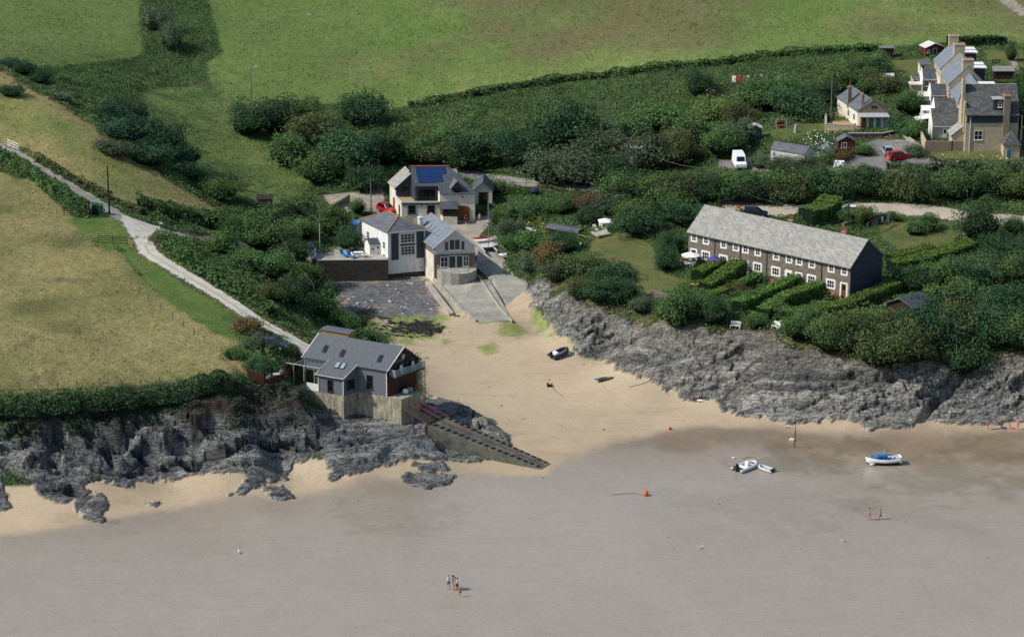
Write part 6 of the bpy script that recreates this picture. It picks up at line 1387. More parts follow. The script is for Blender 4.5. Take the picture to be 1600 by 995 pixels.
cb = MB().slab([(-.35, -.6, 1.3), (.95, -.45, 1.26), (.95, .45, 1.26), (-.35, .6, 1.3)], 0, (0, 0, -.5)).slab([(-.5, -.52, 1.42), (.9, -.38, 1.34), (.9, .38, 1.34), (-.5, .52, 1.42)], 0, (0, 0, -.1)).build('cabin', M['blue'], r, bevel=.04)
MB().slab([(.95, -.5, 1.2), (1.75, -.2, 1.0), (1.75, .2, 1.0), (.95, .5, 1.2)], 0, (0, 0, -.25)).build('spray_hood', M['blue'], r)
for s in (-1, 1): MB().slab([(-2.1, s*.62, .95), (.3, s*.8, .97), (.3, s*.62, .97), (-2.1, s*.48, .95)], 0, (0, 0, -.05)).build('side_deck', M['blue'], r)
for s in (-1, 1):
    for x in (-.1, .5): MB().box(-.17, .17, -.012, .012, -.09, .09).build('window', M['glass'], cb, loc=(x, s*(.6-.1*(x+.35)/1.3), 1.1))
MB().box(-1.2, -.9, -.6, .6, .52, .8).build('thwart', M['white'], r); MB().box(-2.1, -1.75, -.55, .55, .52, .86).build('stern_seat', M['offwhite'], r)
MB().tube((.1, 0, 1.3), (-.1, 0, 2.1), .03).build('mast', M['offwhite'], r)
MB().path([(-2.3, 0, .1), (-2.35, 0, .8), (-2.2, 0, 1.0)], .05, 5).build('rudder', M['wood_dark'], r)
tag(MB().ball((0, 0, .16), .3, .12, .12).build('fender', M['white'], None, loc=GF(1362, 727.5)), 'white fender lying under the bow of the blue cabin boat', 'fender')
# catamaran with mast
p = GF(762, 390); p = PZ(762, 390, 4.55); r = empty('catamaran', p, math.radians(-76), 'beached sailing catamaran with tall bare mast beside the ramp', 'sailing boat')
for s in (-1, 1):
    n = 9; vs = []; fs = []; k = 8
    for i in range(n):
        t = -1+2*i/(n-1); w = .16*(1-max(t, 0)**2.2*.95); hh = .22*(1-.5*abs(t)**4)
        for j in range(k): a = 2*PI*j/k; vs.append((t*2.7, s*1.0+math.cos(a)*w, .3+math.sin(a)*hh+(.12*t*t if t > 0 else 0)))
        if i: fs += [((i-1)*k+j, (i-1)*k+(j+1) % k, i*k+(j+1) % k, i*k+j) for j in range(k)]
    fs += [tuple(range(k)), tuple(range((n-1)*k, n*k))]; MB().add(vs, fs).build('hull', M['lgrey'], r, smooth=True)
MB().box(-1.6, .5, -.95, .95, .5, .54).build('trampoline', M['offwhite'], r); MB().tube((.5, -1, .52), (.5, 1, .52), .05).tube((-1.6, -1, .52), (-1.6, 1, .52), .05).build('crossbeam', M['mast'], r)
MB().tube((.5, 0, .5), (.45, 0, 8.2), .055, .04).build('mast', M['mast'], r)
MB().tube((.48, 0, 7.5), (2.5, .9, .6), .015, n=4, cap=False).tube((.48, 0, 7.5), (-.6, 1.05, .6), .015, n=4).tube((.48, 0, 7.5), (-.6, -1.05, .6), .015, n=4).build('rigging', M['grey'], r)
kayak(753, 373, 16, 3.6, .7, 'red_matt', 'bright red kayak behind the catamaran mast', z=5.3)
kayak(754, 378, 14, 2.7, .75, 'cloth_white', 'white upturned dinghy hull in front of the red kayak', z=5.15, name='dinghy', cat='dinghy', cock=False, hk=.22)
kayak(786, 400, 40, 1.6, 1.35, 'cloth_white', 'small round white tender at the foot of the bank', z=4.4, name='tender', cat='dinghy', hk=.2, inner='grey')
kayak(771, 383, -60, 2.6, .9, 'lgrey', 'grey upturned dinghy beside the catamaran', z=4.75, name='dinghy', cat='dinghy', cock=False, hk=.2)
kayak(1146, 716, 10, .5, .3, 'white', 'small white float beside the large grey inflatable', name='float', cat='float', cock=False, hk=.1)
kayak(904, 391, 70, 2.2, .45, 'bluegreen', 'turquoise board leaning below the lawn shed', dz=.1, name='surfboard', cat='surfboard', cock=False, hk=.08, tilt=-40)
kayak(831, 361, -52, 3.4, .6, 'offwhite', 'white narrow canoe hull lying on the planted bank', z=6.3, name='canoe', cat='canoe', cock=False, hk=.22)
kayak(911, 374, -48, 3.3, .75, 'wood_tan', 'red and cream surfboard propped at the edge of the lawn', dz=.4, name='surfboard', cat='surfboard', hk=.1, inner='red_matt', tilt=-35)
kayak(908, 384, 85, 1.9, .4, 'cloth_white', 'white paddle board end standing below the lawn shed', dz=.2, name='surfboard', cat='surfboard', cock=False, hk=.08, tilt=-50)
kayak(1087, 446, -18, 1.9, 1.0, 'yellow', 'yellow inflatable boat with blue inside on the cottage lawn', name='toy_boat', cat='inflatable', hk=.18, inner='blue')
# ================================================================== people
def person(u, v, h, ang, label, top, legs, topr=(.56, .84), legr=(.30, .56), skin='skin', hair='hair', pose='stand', arms=(0.15, -.15), stride=.0, z=None, sleeves=True, hat=None, zoff=0, group=None, p=None):
    p = p or (GF(u, v) if z is None else PZ(u, v, z)); r = empty('person', p+Vector((0, 0, zoff)), math.radians(ang), label, 'person', group)
    s = stride; J = {}
    if pose == 'stand':
        J = dict(pel=(0, 0, .93), sp=(0.01, 0, 1.12), ch=(.01, 0, 1.34), nk=(.01, 0, 1.50), hd=(.03, 0, 1.60), ht=(.03, 0, 1.72))
        for k, sg in (('l', 1), ('r', -1)):
            f = s*sg; J[k+'hip'] = (0, .095*sg, .90); J[k+'kn'] = (f*.5+.05*abs(s), .10*sg, .50); J[k+'an'] = (f-.05*(s != 0), .10*sg, .08+.05*(f < 0)); J[k+'to'] = (f+.15, .11*sg, .03)
            a = arms[0 if sg > 0 else 1]; J[k+'sh'] = (0, .18*sg, 1.42); J[k+'el'] = (.26*math.sin(a)-.02, .24*sg, 1.42-.28*math.cos(a)); J[k+'wr'] = (J[k+'el'][0]+.25*math.sin(a*1.6+.15), .25*sg, J[k+'el'][2]-.25*math.cos(a*1.6+.15))
    elif pose == 'sit':
        J = dict(pel=(0, 0, .10), sp=(-.06, 0, .28), ch=(-.08, 0, .52), nk=(-.05, 0, .68), hd=(-.02, 0, .78), ht=(-.01, 0, .90))
        for k, sg in (('l', 1), ('r', -1)):
            J[k+'hip'] = (.02, .1*sg, .09); J[k+'kn'] = (.40, .14*sg, .38); J[k+'an'] = (.62, .12*sg, .07); J[k+'to'] = (.78, .12*sg, .05)
            J[k+'sh'] = (-.07, .18*sg, .60); J[k+'el'] = (.05, .25*sg, .38); J[k+'wr'] = (.25, .18*sg, .36)
    elif pose == 'chair':
        J = dict(pel=(0, 0, .5), sp=(-.05, 0, .68), ch=(-.1, 0, .9), nk=(-.1, 0, 1.06), hd=(-.07, 0, 1.16), ht=(-.06, 0, 1.28))
        for k, sg in (('l', 1), ('r', -1)):
            J[k+'hip'] = (.02, .1*sg, .49); J[k+'kn'] = (.42, .13*sg, .5); J[k+'an'] = (.48, .12*sg, .08); J[k+'to'] = (.62, .12*sg, .04)
            J[k+'sh'] = (-.1, .18*sg, .98); J[k+'el'] = (.0, .25*sg, .74); J[k+'wr'] = (.22, .2*sg, .68)
    else: # lying on the back
        J = dict(pel=(0, 0, .11), sp=(-.18, 0, .11), ch=(-.4, 0, .12), nk=(-.57, 0, .12), hd=(-.67, 0, .12), ht=(-.79, 0, .12))
        for k, sg in (('l', 1), ('r', -1)):
            kz = .42 if (sg > 0 and pose == 'lie_knee') else .12
            J[k+'hip'] = (.03, .09*sg, .11); J[k+'kn'] = (.42 if kz < .2 else .3, .11*sg, kz); J[k+'an'] = (.82 if kz < .2 else .5, .12*sg, .07); J[k+'to'] = (.88 if kz < .2 else .64, .13*sg, .12 if kz < .2 else .04)
            J[k+'sh'] = (-.48, .18*sg, .11); J[k+'el'] = (-.28, .30*sg, .07); J[k+'wr'] = (-.06, .30*sg, .07)
    for k, sg in (('l', 1), ('r', -1)):
        w = Vector(J[k+'wr']); d = (w-Vector(J[k+'el'])).normalized(); J[k+'pa'] = tuple(w+d*.07)
        for q in range(4): o = Vector((.022*(q-1.5), 0, 0)) if abs(d.x) < .8 else Vector((0, .022*(q-1.5), 0)); J[k+'f%d' % q] = tuple(w+d*.1+o); J[k+'g%d' % q] = tuple(w+d*(.155+.01*(q in (1, 2)))+o*1.2-Vector((0, sg*.015, 0)))
        J[k+'th'] = tuple(w+d*.04+Vector((.045, 0, 0)))
    sc_ = h/1.74; names = list(J); idx_ = {n_: i for i, n_ in enumerate(names)}
    R_ = dict(pel=(.125, .095), sp=(.115, .085), ch=(.15, .095), nk=(.055, .055), hd=(.085, .085), ht=(.062, .06))
    RK = dict(hip=.085, kn=.055, an=.038, to=.035, sh=.058, el=.04, wr=.028, pa=.034, th=.011)
    E_ = [('pel', 'sp'), ('sp', 'ch'), ('ch', 'nk'), ('nk', 'hd'), ('hd', 'ht')]
    for k in 'lr':
        E_ += [('pel', k+'hip'), (k+'hip', k+'kn'), (k+'kn', k+'an'), (k+'an', k+'to'), ('ch', k+'sh'), (k+'sh', k+'el'), (k+'el', k+'wr'), (k+'wr', k+'pa'), (k+'pa', k+'th')]
        for q in range(4): E_ += [(k+'pa', k+'f%d' % q), (k+'f%d' % q, k+'g%d' % q)]
    me = bpy.data.meshes.new('body'); me.from_pydata([tuple(c*sc_ for c in J[n_]) for n_ in names], [(idx_[a], idx_[b]) for a, b in E_], [])
    ob = bpy.data.objects.new('body', me); C.objects.link(ob); ob.modifiers.new('s', 'SKIN'); sv = me.skin_vertices[0].data
    for n_ in names:
        rr = R_.get(n_) or ((RK.get(n_[1:], .0095),)*2); sv[idx_[n_]].radius = (rr[0]*sc_, rr[1]*sc_); sv[idx_[n_]].use_root = (n_ == 'pel')
    ob.modifiers.new('u', 'SUBSURF').levels = 1
    dg = bpy.context.evaluated_depsgraph_get(); m2 = bpy.data.meshes.new_from_object(ob.evaluated_get(dg)); bpy.data.objects.remove(ob); bpy.data.meshes.remove(me)
    for f in m2.polygons: f.use_smooth = True
    m2.materials.clear(); m2.materials.append(M[skin]); m2.name = 'body'; body = link('body', m2, r)
    co = np.array([v_.co for v_ in m2.vertices])/sc_; no = np.array([v_.normal for v_ in m2.vertices])
    segs = [(a, b) for a, b in E_]; SA = np.array([J[a] for a, b in segs]); SB = np.array([J[b] for a, b in segs])
    fc = np.array([np.mean(co[list(f.vertices)], 0) for f in m2.polygons])
    dv = SB-SA; t = np.clip(((fc[:, None]-SA)*dv).sum(2)/((dv*dv).sum(1)+1e-9), 0, 1); dist = np.linalg.norm(fc[:, None]-SA-t[..., None]*dv, axis=2)-np.array([.07 if a in R_ else .03 for a, b in segs]); near = dist.argmin(1); tn = t[np.arange(len(fc)), near]
    def wear(name_, sel, m_, out=.016):
        F_ = [tuple(f.vertices) for f, k in zip(m2.polygons, sel) if k]
        if not F_: return
        used = sorted({i for f in F_ for i in f}); mp = {i: j for j, i in enumerate(used)}
        mm = bpy.data.meshes.new(name_); mm.from_pydata([tuple((co[i]+no[i]*out)*sc_) for i in used], [], [tuple(mp[i] for i in f) for f in F_])
        for f in mm.polygons: f.use_smooth = True
        mm.materials.append(M[m_]); mm.update(); link(name_, mm, body)
    nm = [segs[k] for k in near]
    if top: wear('shirt', [(a in ('sp', 'pel') and b in ('sp', 'ch')) or (a == 'ch' and (b != 'nk' or tt < .75)) or (sleeves and a[1:] == 'sh' and tt < .55) for (a, b), tt in zip(nm, tn)], top)
    if legs: wear('shorts', [((a == 'pel' and b[1:] == 'hip')) or (a[1:] == 'hip' and tt < (.95 if legs in ('navy', 'black') else .6)) or (a == 'pel' and b == 'sp' and tt < .35) for (a, b), tt in zip(nm, tn)], legs, .02)
    hd = Vector(J['hd'])*sc_; ht = Vector(J['ht'])*sc_; ax = (ht-hd).normalized(); fw = Vector((1, 0, 0)) if abs(ax.x) < .7 else Vector((0, 0, 1))
    MB().ball((hd+ht)/2+ax*.028*sc_-fw*.022*sc_, .098*sc_, .092*sc_, .10*sc_).build('hair', M[hair], body, smooth=True)
    fmb = MB(); c0 = (hd+ht)/2-ax*.01*sc_; sd2 = ax.cross(fw)
    for q in (-1, 1): fmb.ball(c0+fw*.086*sc_+sd2*.032*q*sc_, .012*sc_, n=6, m=4)
    fmb.build('eyes', M['black'], body); MB().ball(c0+fw*.094*sc_-ax*.03*sc_, .014*sc_, .012*sc_, .022*sc_, 6, 4).build('nose', M[skin], body)
    if hat: MB().tube(ht+ax*.03*sc_, ht+ax*.045*sc_, .2*sc_, .17*sc_, 12).tube(ht+ax*.045*sc_, ht+ax*.13*sc_, .1*sc_, .08*sc_, 12).build('hat', M[hat], body)
    return r
G1 = 'people walking across the wet sand'
person(701, 920, 1.8, -30, 'tall walker in white top and blue shorts, leftmost of the group on the wet sand', 'cloth_white', 'blue', stride=.16, group=G1, hair='hair_fair')
person(708.5, 920, 1.66, 200, 'walker in pink red dress and dark sun hat in the group on the wet sand', 'cloth_red', 'cloth_red', stride=.14, group=G1, hat='black')
person(711.5, 921.5, 1.62, 20, 'walker in pale blue shirt in the middle of the group on the wet sand', 'blue_light', 'lgrey', stride=.2, group=G1)
person(714.5, 922, 1.58, -10, 'walker in pale top and black shorts beside the child on the wet sand', 'cloth_white', 'black', stride=.2, group=G1)
person(719, 932, 1.3, -60, 'bare chested child in bright red shorts in front of the group on the wet sand', None, 'cloth_red', stride=.12, group=G1)
person(1358, 812, 1.62, 0, 'bare chested walker in pale pink shorts on the tidal flat', None, 'cloth_pink', stride=.24, skin='skin_red')
person(1375.5, 811, 1.4, 0, 'child in dark navy swimsuit striding behind the pale walker', 'navy', 'navy', stride=.26, sleeves=False)
person(1543.5, 671, 1.5, 160, 'person in red swimming shorts standing on the sand below the right rocks', None, 'cloth_red', skin='skin_red', arms=(.9, 0))
person(1590, 671, 1.7, 200, 'person in pink and white swimwear at the far right edge of the beach', 'cloth_pink', 'cloth_pink', skin='skin_red', sleeves=False, arms=(.5, .9))
person(1565, 667.5, 1.2, -120, 'child in navy sitting on a purple towel below the rocks', 'navy', 'navy', pose='sit', zoff=.03)
person(1577.5, 668, 1.1, -60, 'child in orange sitting on the towel below the rocks', 'cloth_orange', 'cloth_orange', pose='sit', zoff=.03)
for u, v, m_, l_ in ((1566, 668.8, 'purple', 'purple beach towel under the child in navy'), (1579, 669, 'cloth_pink', 'pink beach towel under the child in orange')): tag(MB().box(-.6, .6, -.28, .28, 0, .03).build('towel', M[m_], None, loc=GF(u, v)), l_, 'towel')
tag(MB().box(-.7, .7, -.3, .3, 0, .04).build('towel', M['cloth_white'], None, loc=GF(1097, 627)), 'white towel under the sunbathers at the foot of the rocks', 'towel')
person(1087, 626, 1.65, 10, 'sunbather in dark swimwear lying flat at the foot of the rocks', 'navy', 'navy', pose='lie', skin='skin_red', zoff=.0)
person(1096, 625, 1.6, 170, 'sunbather sitting up beside the lying one at the foot of the rocks', 'black', 'black', pose='sit', skin='skin_red', zoff=.05, sleeves=False)
person(728, 350, 1.65, -90, 'person in dark red top standing in front of the arched garage doors', 'wood_red', 'navy', z=4.95)
person(749.5, 348, 1.65, -60, 'person in white standing at the corner of the yard', 'cloth_white', 'lgrey', z=5.0, hair='hair_fair')
person(1065.5, 412, 1.4, -80, 'person in pink beside the white parasol', 'cloth_pink', 'cloth_pink')
person(1207, 446, 1.6, -110, 'person in pink sitting in a deckchair in the middle cottage garden', 'cloth_pink', 'navy', pose='chair')
person(1169, 438, 1.6, -90, 'person in blue standing at a cottage front door', 'blue_light', 'blue')
# ================================================================== poles, cables, fences
def pole(u, v, vt, label, arm=0, m='pole_wood', rad=.11, box=False, ins=True, name='utility_pole', cat='pole', z=None, light=False):
    p = GF(u, v) if z is None else PZ(u, v, z); lo, hi = 0, 30
    for _ in range(30):
        md = (lo+hi)/2
        if proj(p.x, p.y, p.z+md)[1] > vt: lo = md
        else: hi = md
    h = lo; r = empty(name, p, 0, label, cat); MB().tube((0, 0, -.5), (0, 0, h), rad, rad*.7, 8).build('post', M[m], r)
    if arm:
        a = MB().box(-arm, arm, -.05, .05, h-.25, h-.14).build('crossarm', M['lgrey'], r)
        for x in (-arm*.9, 0, arm*.9): MB().tube((x, 0, h-.14), (x, 0, h+.1), .07, .05, 6).build('insulator', M['white'], a)
    if box: MB().box(-1.0, -.45, -.25, .25, h-2.9, h-1.8).box(-.45, 0, -.05, .05, h-2.4, h-2.3).build('transformer', M['grey'], r, bevel=.03)
    return p+Vector((0, 0, h))
U1 = pole(171, 334, 260, 'tall dark pole standing by the lane beside the green bins', m='pole_dark', rad=.14)
U2 = pole(393, 160, 105, 'grey pole with white crossarm below the top field', arm=.95)
U3 = pole(993, 304, 229, 'grey pole with crossarm and transformer among the trees', arm=1.0, box=True)
U4 = pole(1298, 192, 116, 'tall wooden pole left of the bungalow terrace')
U5 = pole(580, 333, 278, 'wooden pole at the bend of the lane left of the red car')
U6 = pole(500, 392, 349, 'slim white pole with small arm on the patio edge', m='offwhite', rad=.06, z=5.6)
U7 = pole(423, 366, 332, 'short wooden pole rising from the bushes above the track')
U8 = pole(491, 492, 443, 'short wooden pole on the scrub slope above the shingle')
U9 = pole(1325, 358, 313, 'dark pole with fittings behind the cottage ridge', m='pole_dark')
U10 = pole(1312, 334, 312, 'thin pale pole beside the coast road', m='pole_wood', rad=.06)
U11 = pole(1594, 243, 180, 'pale pole at the right hand corner of the end house')
U12 = pole(1502, 384, 356, 'thin dark post in the back garden right of the washing', m='pole_dark', rad=.06)
pole(1333, 466, 446, 'thin pale post at the front corner of the cottage row', m='lgrey', rad=.06)
pole(1242, 699, 645, 'leaning mooring withy on the wet sand', m='wood_dark', rad=.045, name='mooring_pole')
tag(MB().tube((0, 0, 0), (.25, .3, 3.6), .03, .02).build('mooring_pole', M['wood_dark'], None, loc=GF(1240, 698)), 'thinner bent mooring stick beside the leaning withy', 'pole')
for k, (u, v, h_) in enumerate(((739, 655, 1.0), (748, 659, 1.2))):
    p_ = GF(u, v); tag(MB().path([(0, 0, -.3), (.05, 0, h_*.5), (.12-.2*k, .05, h_)], [.2, .16, .1], 7).build('mooring_post', M['wood_dark'], None, loc=p_), ('shorter' if k == 0 else 'taller')+' dark weathered post on the rocks beside the launching ramp', 'post')
def cable(a, b, sag, label):
    pts = [a.lerp(b, t/12)-Vector((0, 0, sag*4*(t/12)*(1-t/12))) for t in range(13)]; o = pts[0]
    tag(MB().path([p-o for p in pts], .022, 4).build('cable', M['grey'], None, loc=o), label, 'cable')
cable(U7, U8, 1.2, 'overhead cable sagging from the short pole down to the shingle slope pole')
cable(U3, PZ(1110, 262, 17), 1.0, 'overhead cable from the transformer pole towards the tree belt')
cable(U5, U7, 1.5, 'overhead cable from the lane pole to the bushes above the track')
cable(U9, PZ(1160, 300, 16), 1.5, 'overhead cable running along the coast road behind the cottages')
cable(PZ(1610, 170, 22), U4, 1.8, 'overhead cable crossing to the pole left of the bungalow') if False else None
def rail_fence(pts, h, nr, m, label, name='wooden_fence', cat='fence', post=1.5, rr=.035, zs=None, wire=False):
    W_ = [G(u, v) if zs is None else PZ(u, v, zs) for u, v in pts]; o = W_[0]; r = empty(name, o, 0, label, cat)
    for a, b in zip(W_[:-1], W_[1:]):
        n = max(1, round((b-a).length/post))
        for i in range(n+(b is W_[-1])):
            q = a.lerp(b, i/n); zq = hf(q.x, q.y) if zs is None else q.z; ob = MB().box(-.05, .05, -.05, .05, -.3, h+.05).build('post', M[m], r); ob.location = (q.x-o.x, q.y-o.y, zq-o.z)
        for j in range(nr):
            zz = h*(j+1)/nr-.06; mb = MB(); n2 = max(2, n*2); pp = []
            for i in range(n2+1): q = a.lerp(b, i/n2); zq = hf(q.x, q.y) if zs is None else q.z; pp.append((q.x-o.x, q.y-o.y, zq-o.z+zz))
            mb.path(pp, .012 if wire else rr*1.35, 4); mb.build('wire' if wire else 'rail', M['grey' if wire else m], r)
    return r
rail_fence([(100, 336), (141, 337)], 1.15, 3, 'pole_dark', 'dark three rail gate left of the green bins', 'field_gate', 'gate', 1.9)
rail_fence([(154, 380), (199, 382)], 1.2, 4, 'pole_dark', 'dark four rail fence on the near side of the track entrance', 'field_gate', 'gate', 2.0)
rail_fence([(199, 382), (208, 390)], 1.0, 2, 'wood_tan', 'short pale rail beside the track entrance')
rail_fence([(232, 382), (246, 370)], 1.2, 4, 'wood_tan', 'weathered open gate on the far side of the track entrance', 'field_gate', 'gate', 1.6)
rail_fence([(12, 229), (29, 236)], 1.2, 3, 'white', 'small white gate beside the climbing lane', 'field_gate', 'gate', 1.7)
rail_fence([(775, 296), (805, 297), (840, 301), (880, 307)], 1.5, 2, 'wood_grey', 'pale post and rail fence along the terrace right of the garage', post=2.2)
rail_fence([(290, 372), (320, 378), (350, 376)], .9, 3, 'wood_tan', 'low brown rail fence at the bend of the lane')
rail_fence([(0, 610), (60, 609), (120, 607), (190, 605), (250, 600), (310, 596), (370, 588)], 1.05, 3, 'wood_grey', 'long wire stock fence above the left cliff', 'wire_fence', 'fence', 3.2, wire=True)
rail_fence([(205, 445), (232, 470), (270, 500), (320, 535)], 1.0, 2, 'wood_grey', 'wire fence between the dry field and the green verge', 'wire_fence', 'fence', 3.5, wire=True)
rail_fence([(1490, 384), (1502, 374)], 1.0, 3, 'pole_dark', 'dark handrail beside the back garden steps', post=.9)
rail_fence([(372, 580), (386, 592)], 1.1, 4, 'wood_tan', 'small pale gate at the end of the red fence', 'field_gate', 'gate', 1.3)
def panel(pts, h, m, label, z=None):
    W_ = [GF(u, v) if z is None else PZ(u, v, z) for u, v in pts]; o = W_[0]; r = empty('board_fence', o, 0, label, 'fence')
    for a, b in zip(W_[:-1], W_[1:]):
        mb = MB(); n = max(2, int((b-a).length/.16)); d = (b-a)/n; nn = Vector((-d.y, d.x, 0)).normalized()*.02
        for i in range(n):
            p_ = a-o+d*i; q_ = a-o+d*(i+.93); off = nn*(1 if i % 2 else -.2); hh = h+.03*(i % 3); mb.slab([p_+off+Vector((0, 0, -.4)), q_+off+Vector((0, 0, -.4)), q_+off+Vector((0, 0, hh)), p_+off+Vector((0, 0, hh))], .03)
        mb.build('boards', M[m], r)
    return r
panel([(386, 592), (412, 597)], 1.4, 'wood_red', 'red brown board fence at the left of the boathouse terrace')
panel([(412, 597), (440, 592), (464, 590)], .7, 'wood_red', 'lower dark board fence in front of the cluttered terrace')
panel([(1368, 148), (1395, 149)], 1.6, 'wood_tan', 'golden board fence behind the bungalow')
panel([(1418, 212), (1440, 213)], 1.2, 'wood_red', 'dark red board fence at the top of the steps')
# ================================================================== small things
def place(name, mb_, m, u, v, label, cat, z=None, dz=0, rot=0, group=None, bevel=0, smooth=False):
    p = GF(u, v) if z is None else PZ(u, v, z); p.z += dz; o = mb_.build(name, M[m], None, bevel=bevel, smooth=smooth); o.location = p; o.rotation_euler = (0, 0, math.radians(rot)); return tag(o, label, cat, group)
def wheelie(u, v, m, label, rot=0, s=1, z=None):
    p = GF(u, v) if z is None else PZ(u, v, z); r = empty('rubbish_bin', p, math.radians(rot), label, 'bin')
    MB().slab([(-.3*s, -.35*s, 1.0*s), (.3*s, -.35*s, 1.0*s), (.3*s, .35*s, 1.0*s), (-.3*s, .35*s, 1.0*s)], 0, (0, 0, -.9*s)).build('bin_body', M[m], r, bevel=.03); MB().slab([(-.33*s, -.4*s, 1.02*s), (.33*s, -.4*s, 1.02*s), (.33*s, .4*s, 1.14*s), (-.33*s, .4*s, 1.14*s)], .06).build('lid', M[m], r)
    for x in (-.25, .25): MB().tube((x*s-.03, .38*s, .1), (x*s+.03, .38*s, .1), .1, n=10).build('wheel', M['tyre'], r)
wheelie(149, 334, 'green', 'left green wheeled bin beside the gate', 5, 1.25); wheelie(157, 334.5, 'green', 'right green wheeled bin beside the gate', -4, 1.25)
wheelie(1409, 136, 'blue', 'blue bin by the path behind the bungalow'); wheelie(1398, 136, 'green', 'green bin beside the blue one behind the bungalow')
place('notice_board', MB().box(-.06, .06, -.4, .4, 0, 1.6), 'lgrey', 143, 335, 'grey upright board between the gate and the green bins', 'board')
sg = empty('sign_post', GF(250, 365), 0, 'small white sign on a thin post at the track junction', 'sign'); MB().tube((0, 0, 0), (0, 0, 1.6), .04).build('post', M['lgrey'], sg); MB().box(-.05, .45, -.03, .03, 1.5, 1.75).build('board', M['white'], sg)
sg = empty('sign_post', GF(541, 334), 0, 'white square sign at the lane junction left of the red car', 'sign'); MB().tube((0, 0, 0), (0, 0, .9), .04).build('post', M['lgrey'], sg); MB().box(-.28, .28, -.03, .03, .6, 1.15).build('board', M['white'], sg)
def lounger(u, v, ang, m, label, z=None, group=None):
    p = GF(u, v) if z is None else PZ(u, v, z); r = empty('sun_lounger', p, math.radians(ang), label, 'sun lounger', group)
    MB().slab([(-.1, -.3, .36), (1.2, -.3, .32), (1.2, .3, .32), (-.1, .3, .36)], .06).build('seat', M[m], r); MB().slab([(-.12, -.3, .37), (-.12, .3, .37), (-.6, .3, .98), (-.6, -.3, .98)], .06).build('backrest', M[m], r)
    for x in (0, 1.1):
        for s in (-.25, .25): MB().tube((x, s, 0), (x, s, .32), .03).build('leg', M[m], r)
    return r
GL = 'white loungers under the square parasol'
lounger(931, 361, -60, 'cloth_white', 'left white lounger on the paved square of the lawn', group=GL); lounger(940, 359, -75, 'cloth_white', 'rear middle white lounger under the square parasol', group=GL); lounger(947, 362, -105, 'cloth_white', 'front right white lounger under the square parasol', group=GL)
sheet('paved_square', [(922, 362, 8.06), (935, 368, 8.06), (955, 365, 8.08), (942, 358, 8.08)], 'concrete_pale', 'paving under the loungers', None, .3, 'structure')
lounger(536, 400, -50, 'blue', 'left bright blue lounger on the patio of the white house', z=PATZ); lounger(547, 402, -50, 'blue', 'right bright blue lounger on the patio of the white house', z=PATZ)
def parasol(u, v, R, h, m, label, n=8, z=None, sq=False):
    p = GF(u, v) if z is None else PZ(u, v, z); r = empty('parasol', p, .4 if sq else 0, label, 'parasol'); MB().tube((0, 0, 0), (0, 0, h), .03).build('pole', M['lgrey'], r)
    k = 4 if sq else n; vs = [(R*math.cos(2*PI*i/k+.5), R*math.sin(2*PI*i/k+.5), h-.45) for i in range(k)]+[(0, 0, h+.05)]+[(R*math.cos(2*PI*i/k+.5)*.99, R*math.sin(2*PI*i/k+.5)*.99, h-.62) for i in range(k)]
    MB().add(vs, [(i, (i+1) % k, k) for i in range(k)]+[(i, i+k+1, (i+1) % k+k+1, (i+1) % k) for i in range(k)]).build('canopy', M[m], r)
parasol(946, 363, 1.5, 2.3, 'cloth_white', 'square white parasol over the loungers', sq=True)
parasol(1079, 416, 1.45, 2.2, 'cloth_white', 'large round white parasol on the first cottage patio')
parasol(1115, 420, 1.15, 2.0, 'purple', 'purple parasol in the second cottage garden')
parasol(835, 308, .8, 1.6, 'navy', 'folded down navy parasol on the terrace right of the garage')
def chair(u, v, ang, m, label, z=None, s=1, group=None):
    p = GF(u, v) if z is None else PZ(u, v, z); r = empty('garden_chair', p, math.radians(ang), label, 'chair', group)
    MB().box(-.24, .24, -.24, .24, .42, .47).build('seat', M[m], r); MB().slab([(-.24, -.24, .46), (-.24, .24, .46), (-.34, .24, 1.0), (-.34, -.24, 1.0)], .05).build('backrest', M[m], r)
    for x in (-.2, .2):
        for y in (-.2, .2): MB().tube((x, y, 0), (x, y, .42), .025).build('leg', M[m], r)
def table(u, v, m, label, z=None, R=.5, rect=None):
    p = GF(u, v) if z is None else PZ(u, v, z); r = empty('garden_table', p, 0, label, 'table')
    if rect:
        MB().box(-rect[0], rect[0], -rect[1], rect[1], .7, .75).build('tabletop', M[m], r)
        for x in (-1, 1):
            for y in (-1, 1): MB().tube((x*(rect[0]-.1), y*(rect[1]-.1), 0), (x*(rect[0]-.1), y*(rect[1]-.1), .7), .035).build('leg', M[m], r)
    else: MB().tube((0, 0, .7), (0, 0, .74), R, n=16).build('tabletop', M[m], r); MB().tube((0, 0, 0), (0, 0, .7), .05).build('pedestal', M[m], r)
chair(1054, 414, -60, 'blue_light', 'pale blue chair at the left of the white parasol patio'); chair(1072, 417, 60, 'cloth_white', 'white chair left of the table under the white parasol'); chair(1083, 418, 120, 'cloth_white', 'white chair right of the table under the white parasol'); table(1078, 418, 'cloth_white', 'white round table under the white parasol')
chair(1106, 423, 20, 'lgrey', 'pale chair beside the purple parasol'); table(1114, 424, 'lgrey', 'pale round table under the purple parasol')
chair(1206, 447, -100, 'cloth_pink', 'pink striped deckchair in the middle cottage garden')
table(560, 401, 'cloth_white', 'white table on the patio of the white house', z=PATZ, rect=(.75, .4)); chair(553, 403, 30, 'cloth_white', 'white chair at the left of the patio table', z=PATZ); chair(567, 402, 160, 'cloth_white', 'white chair at the right of the patio table', z=PATZ)
place('barbecue', MB().ball((0, 0, .6), .8, .6, .55, 10, 6), 'black', 553, 396, 'black covered heap on the patio behind the blue loungers', 'cover', z=PATZ)
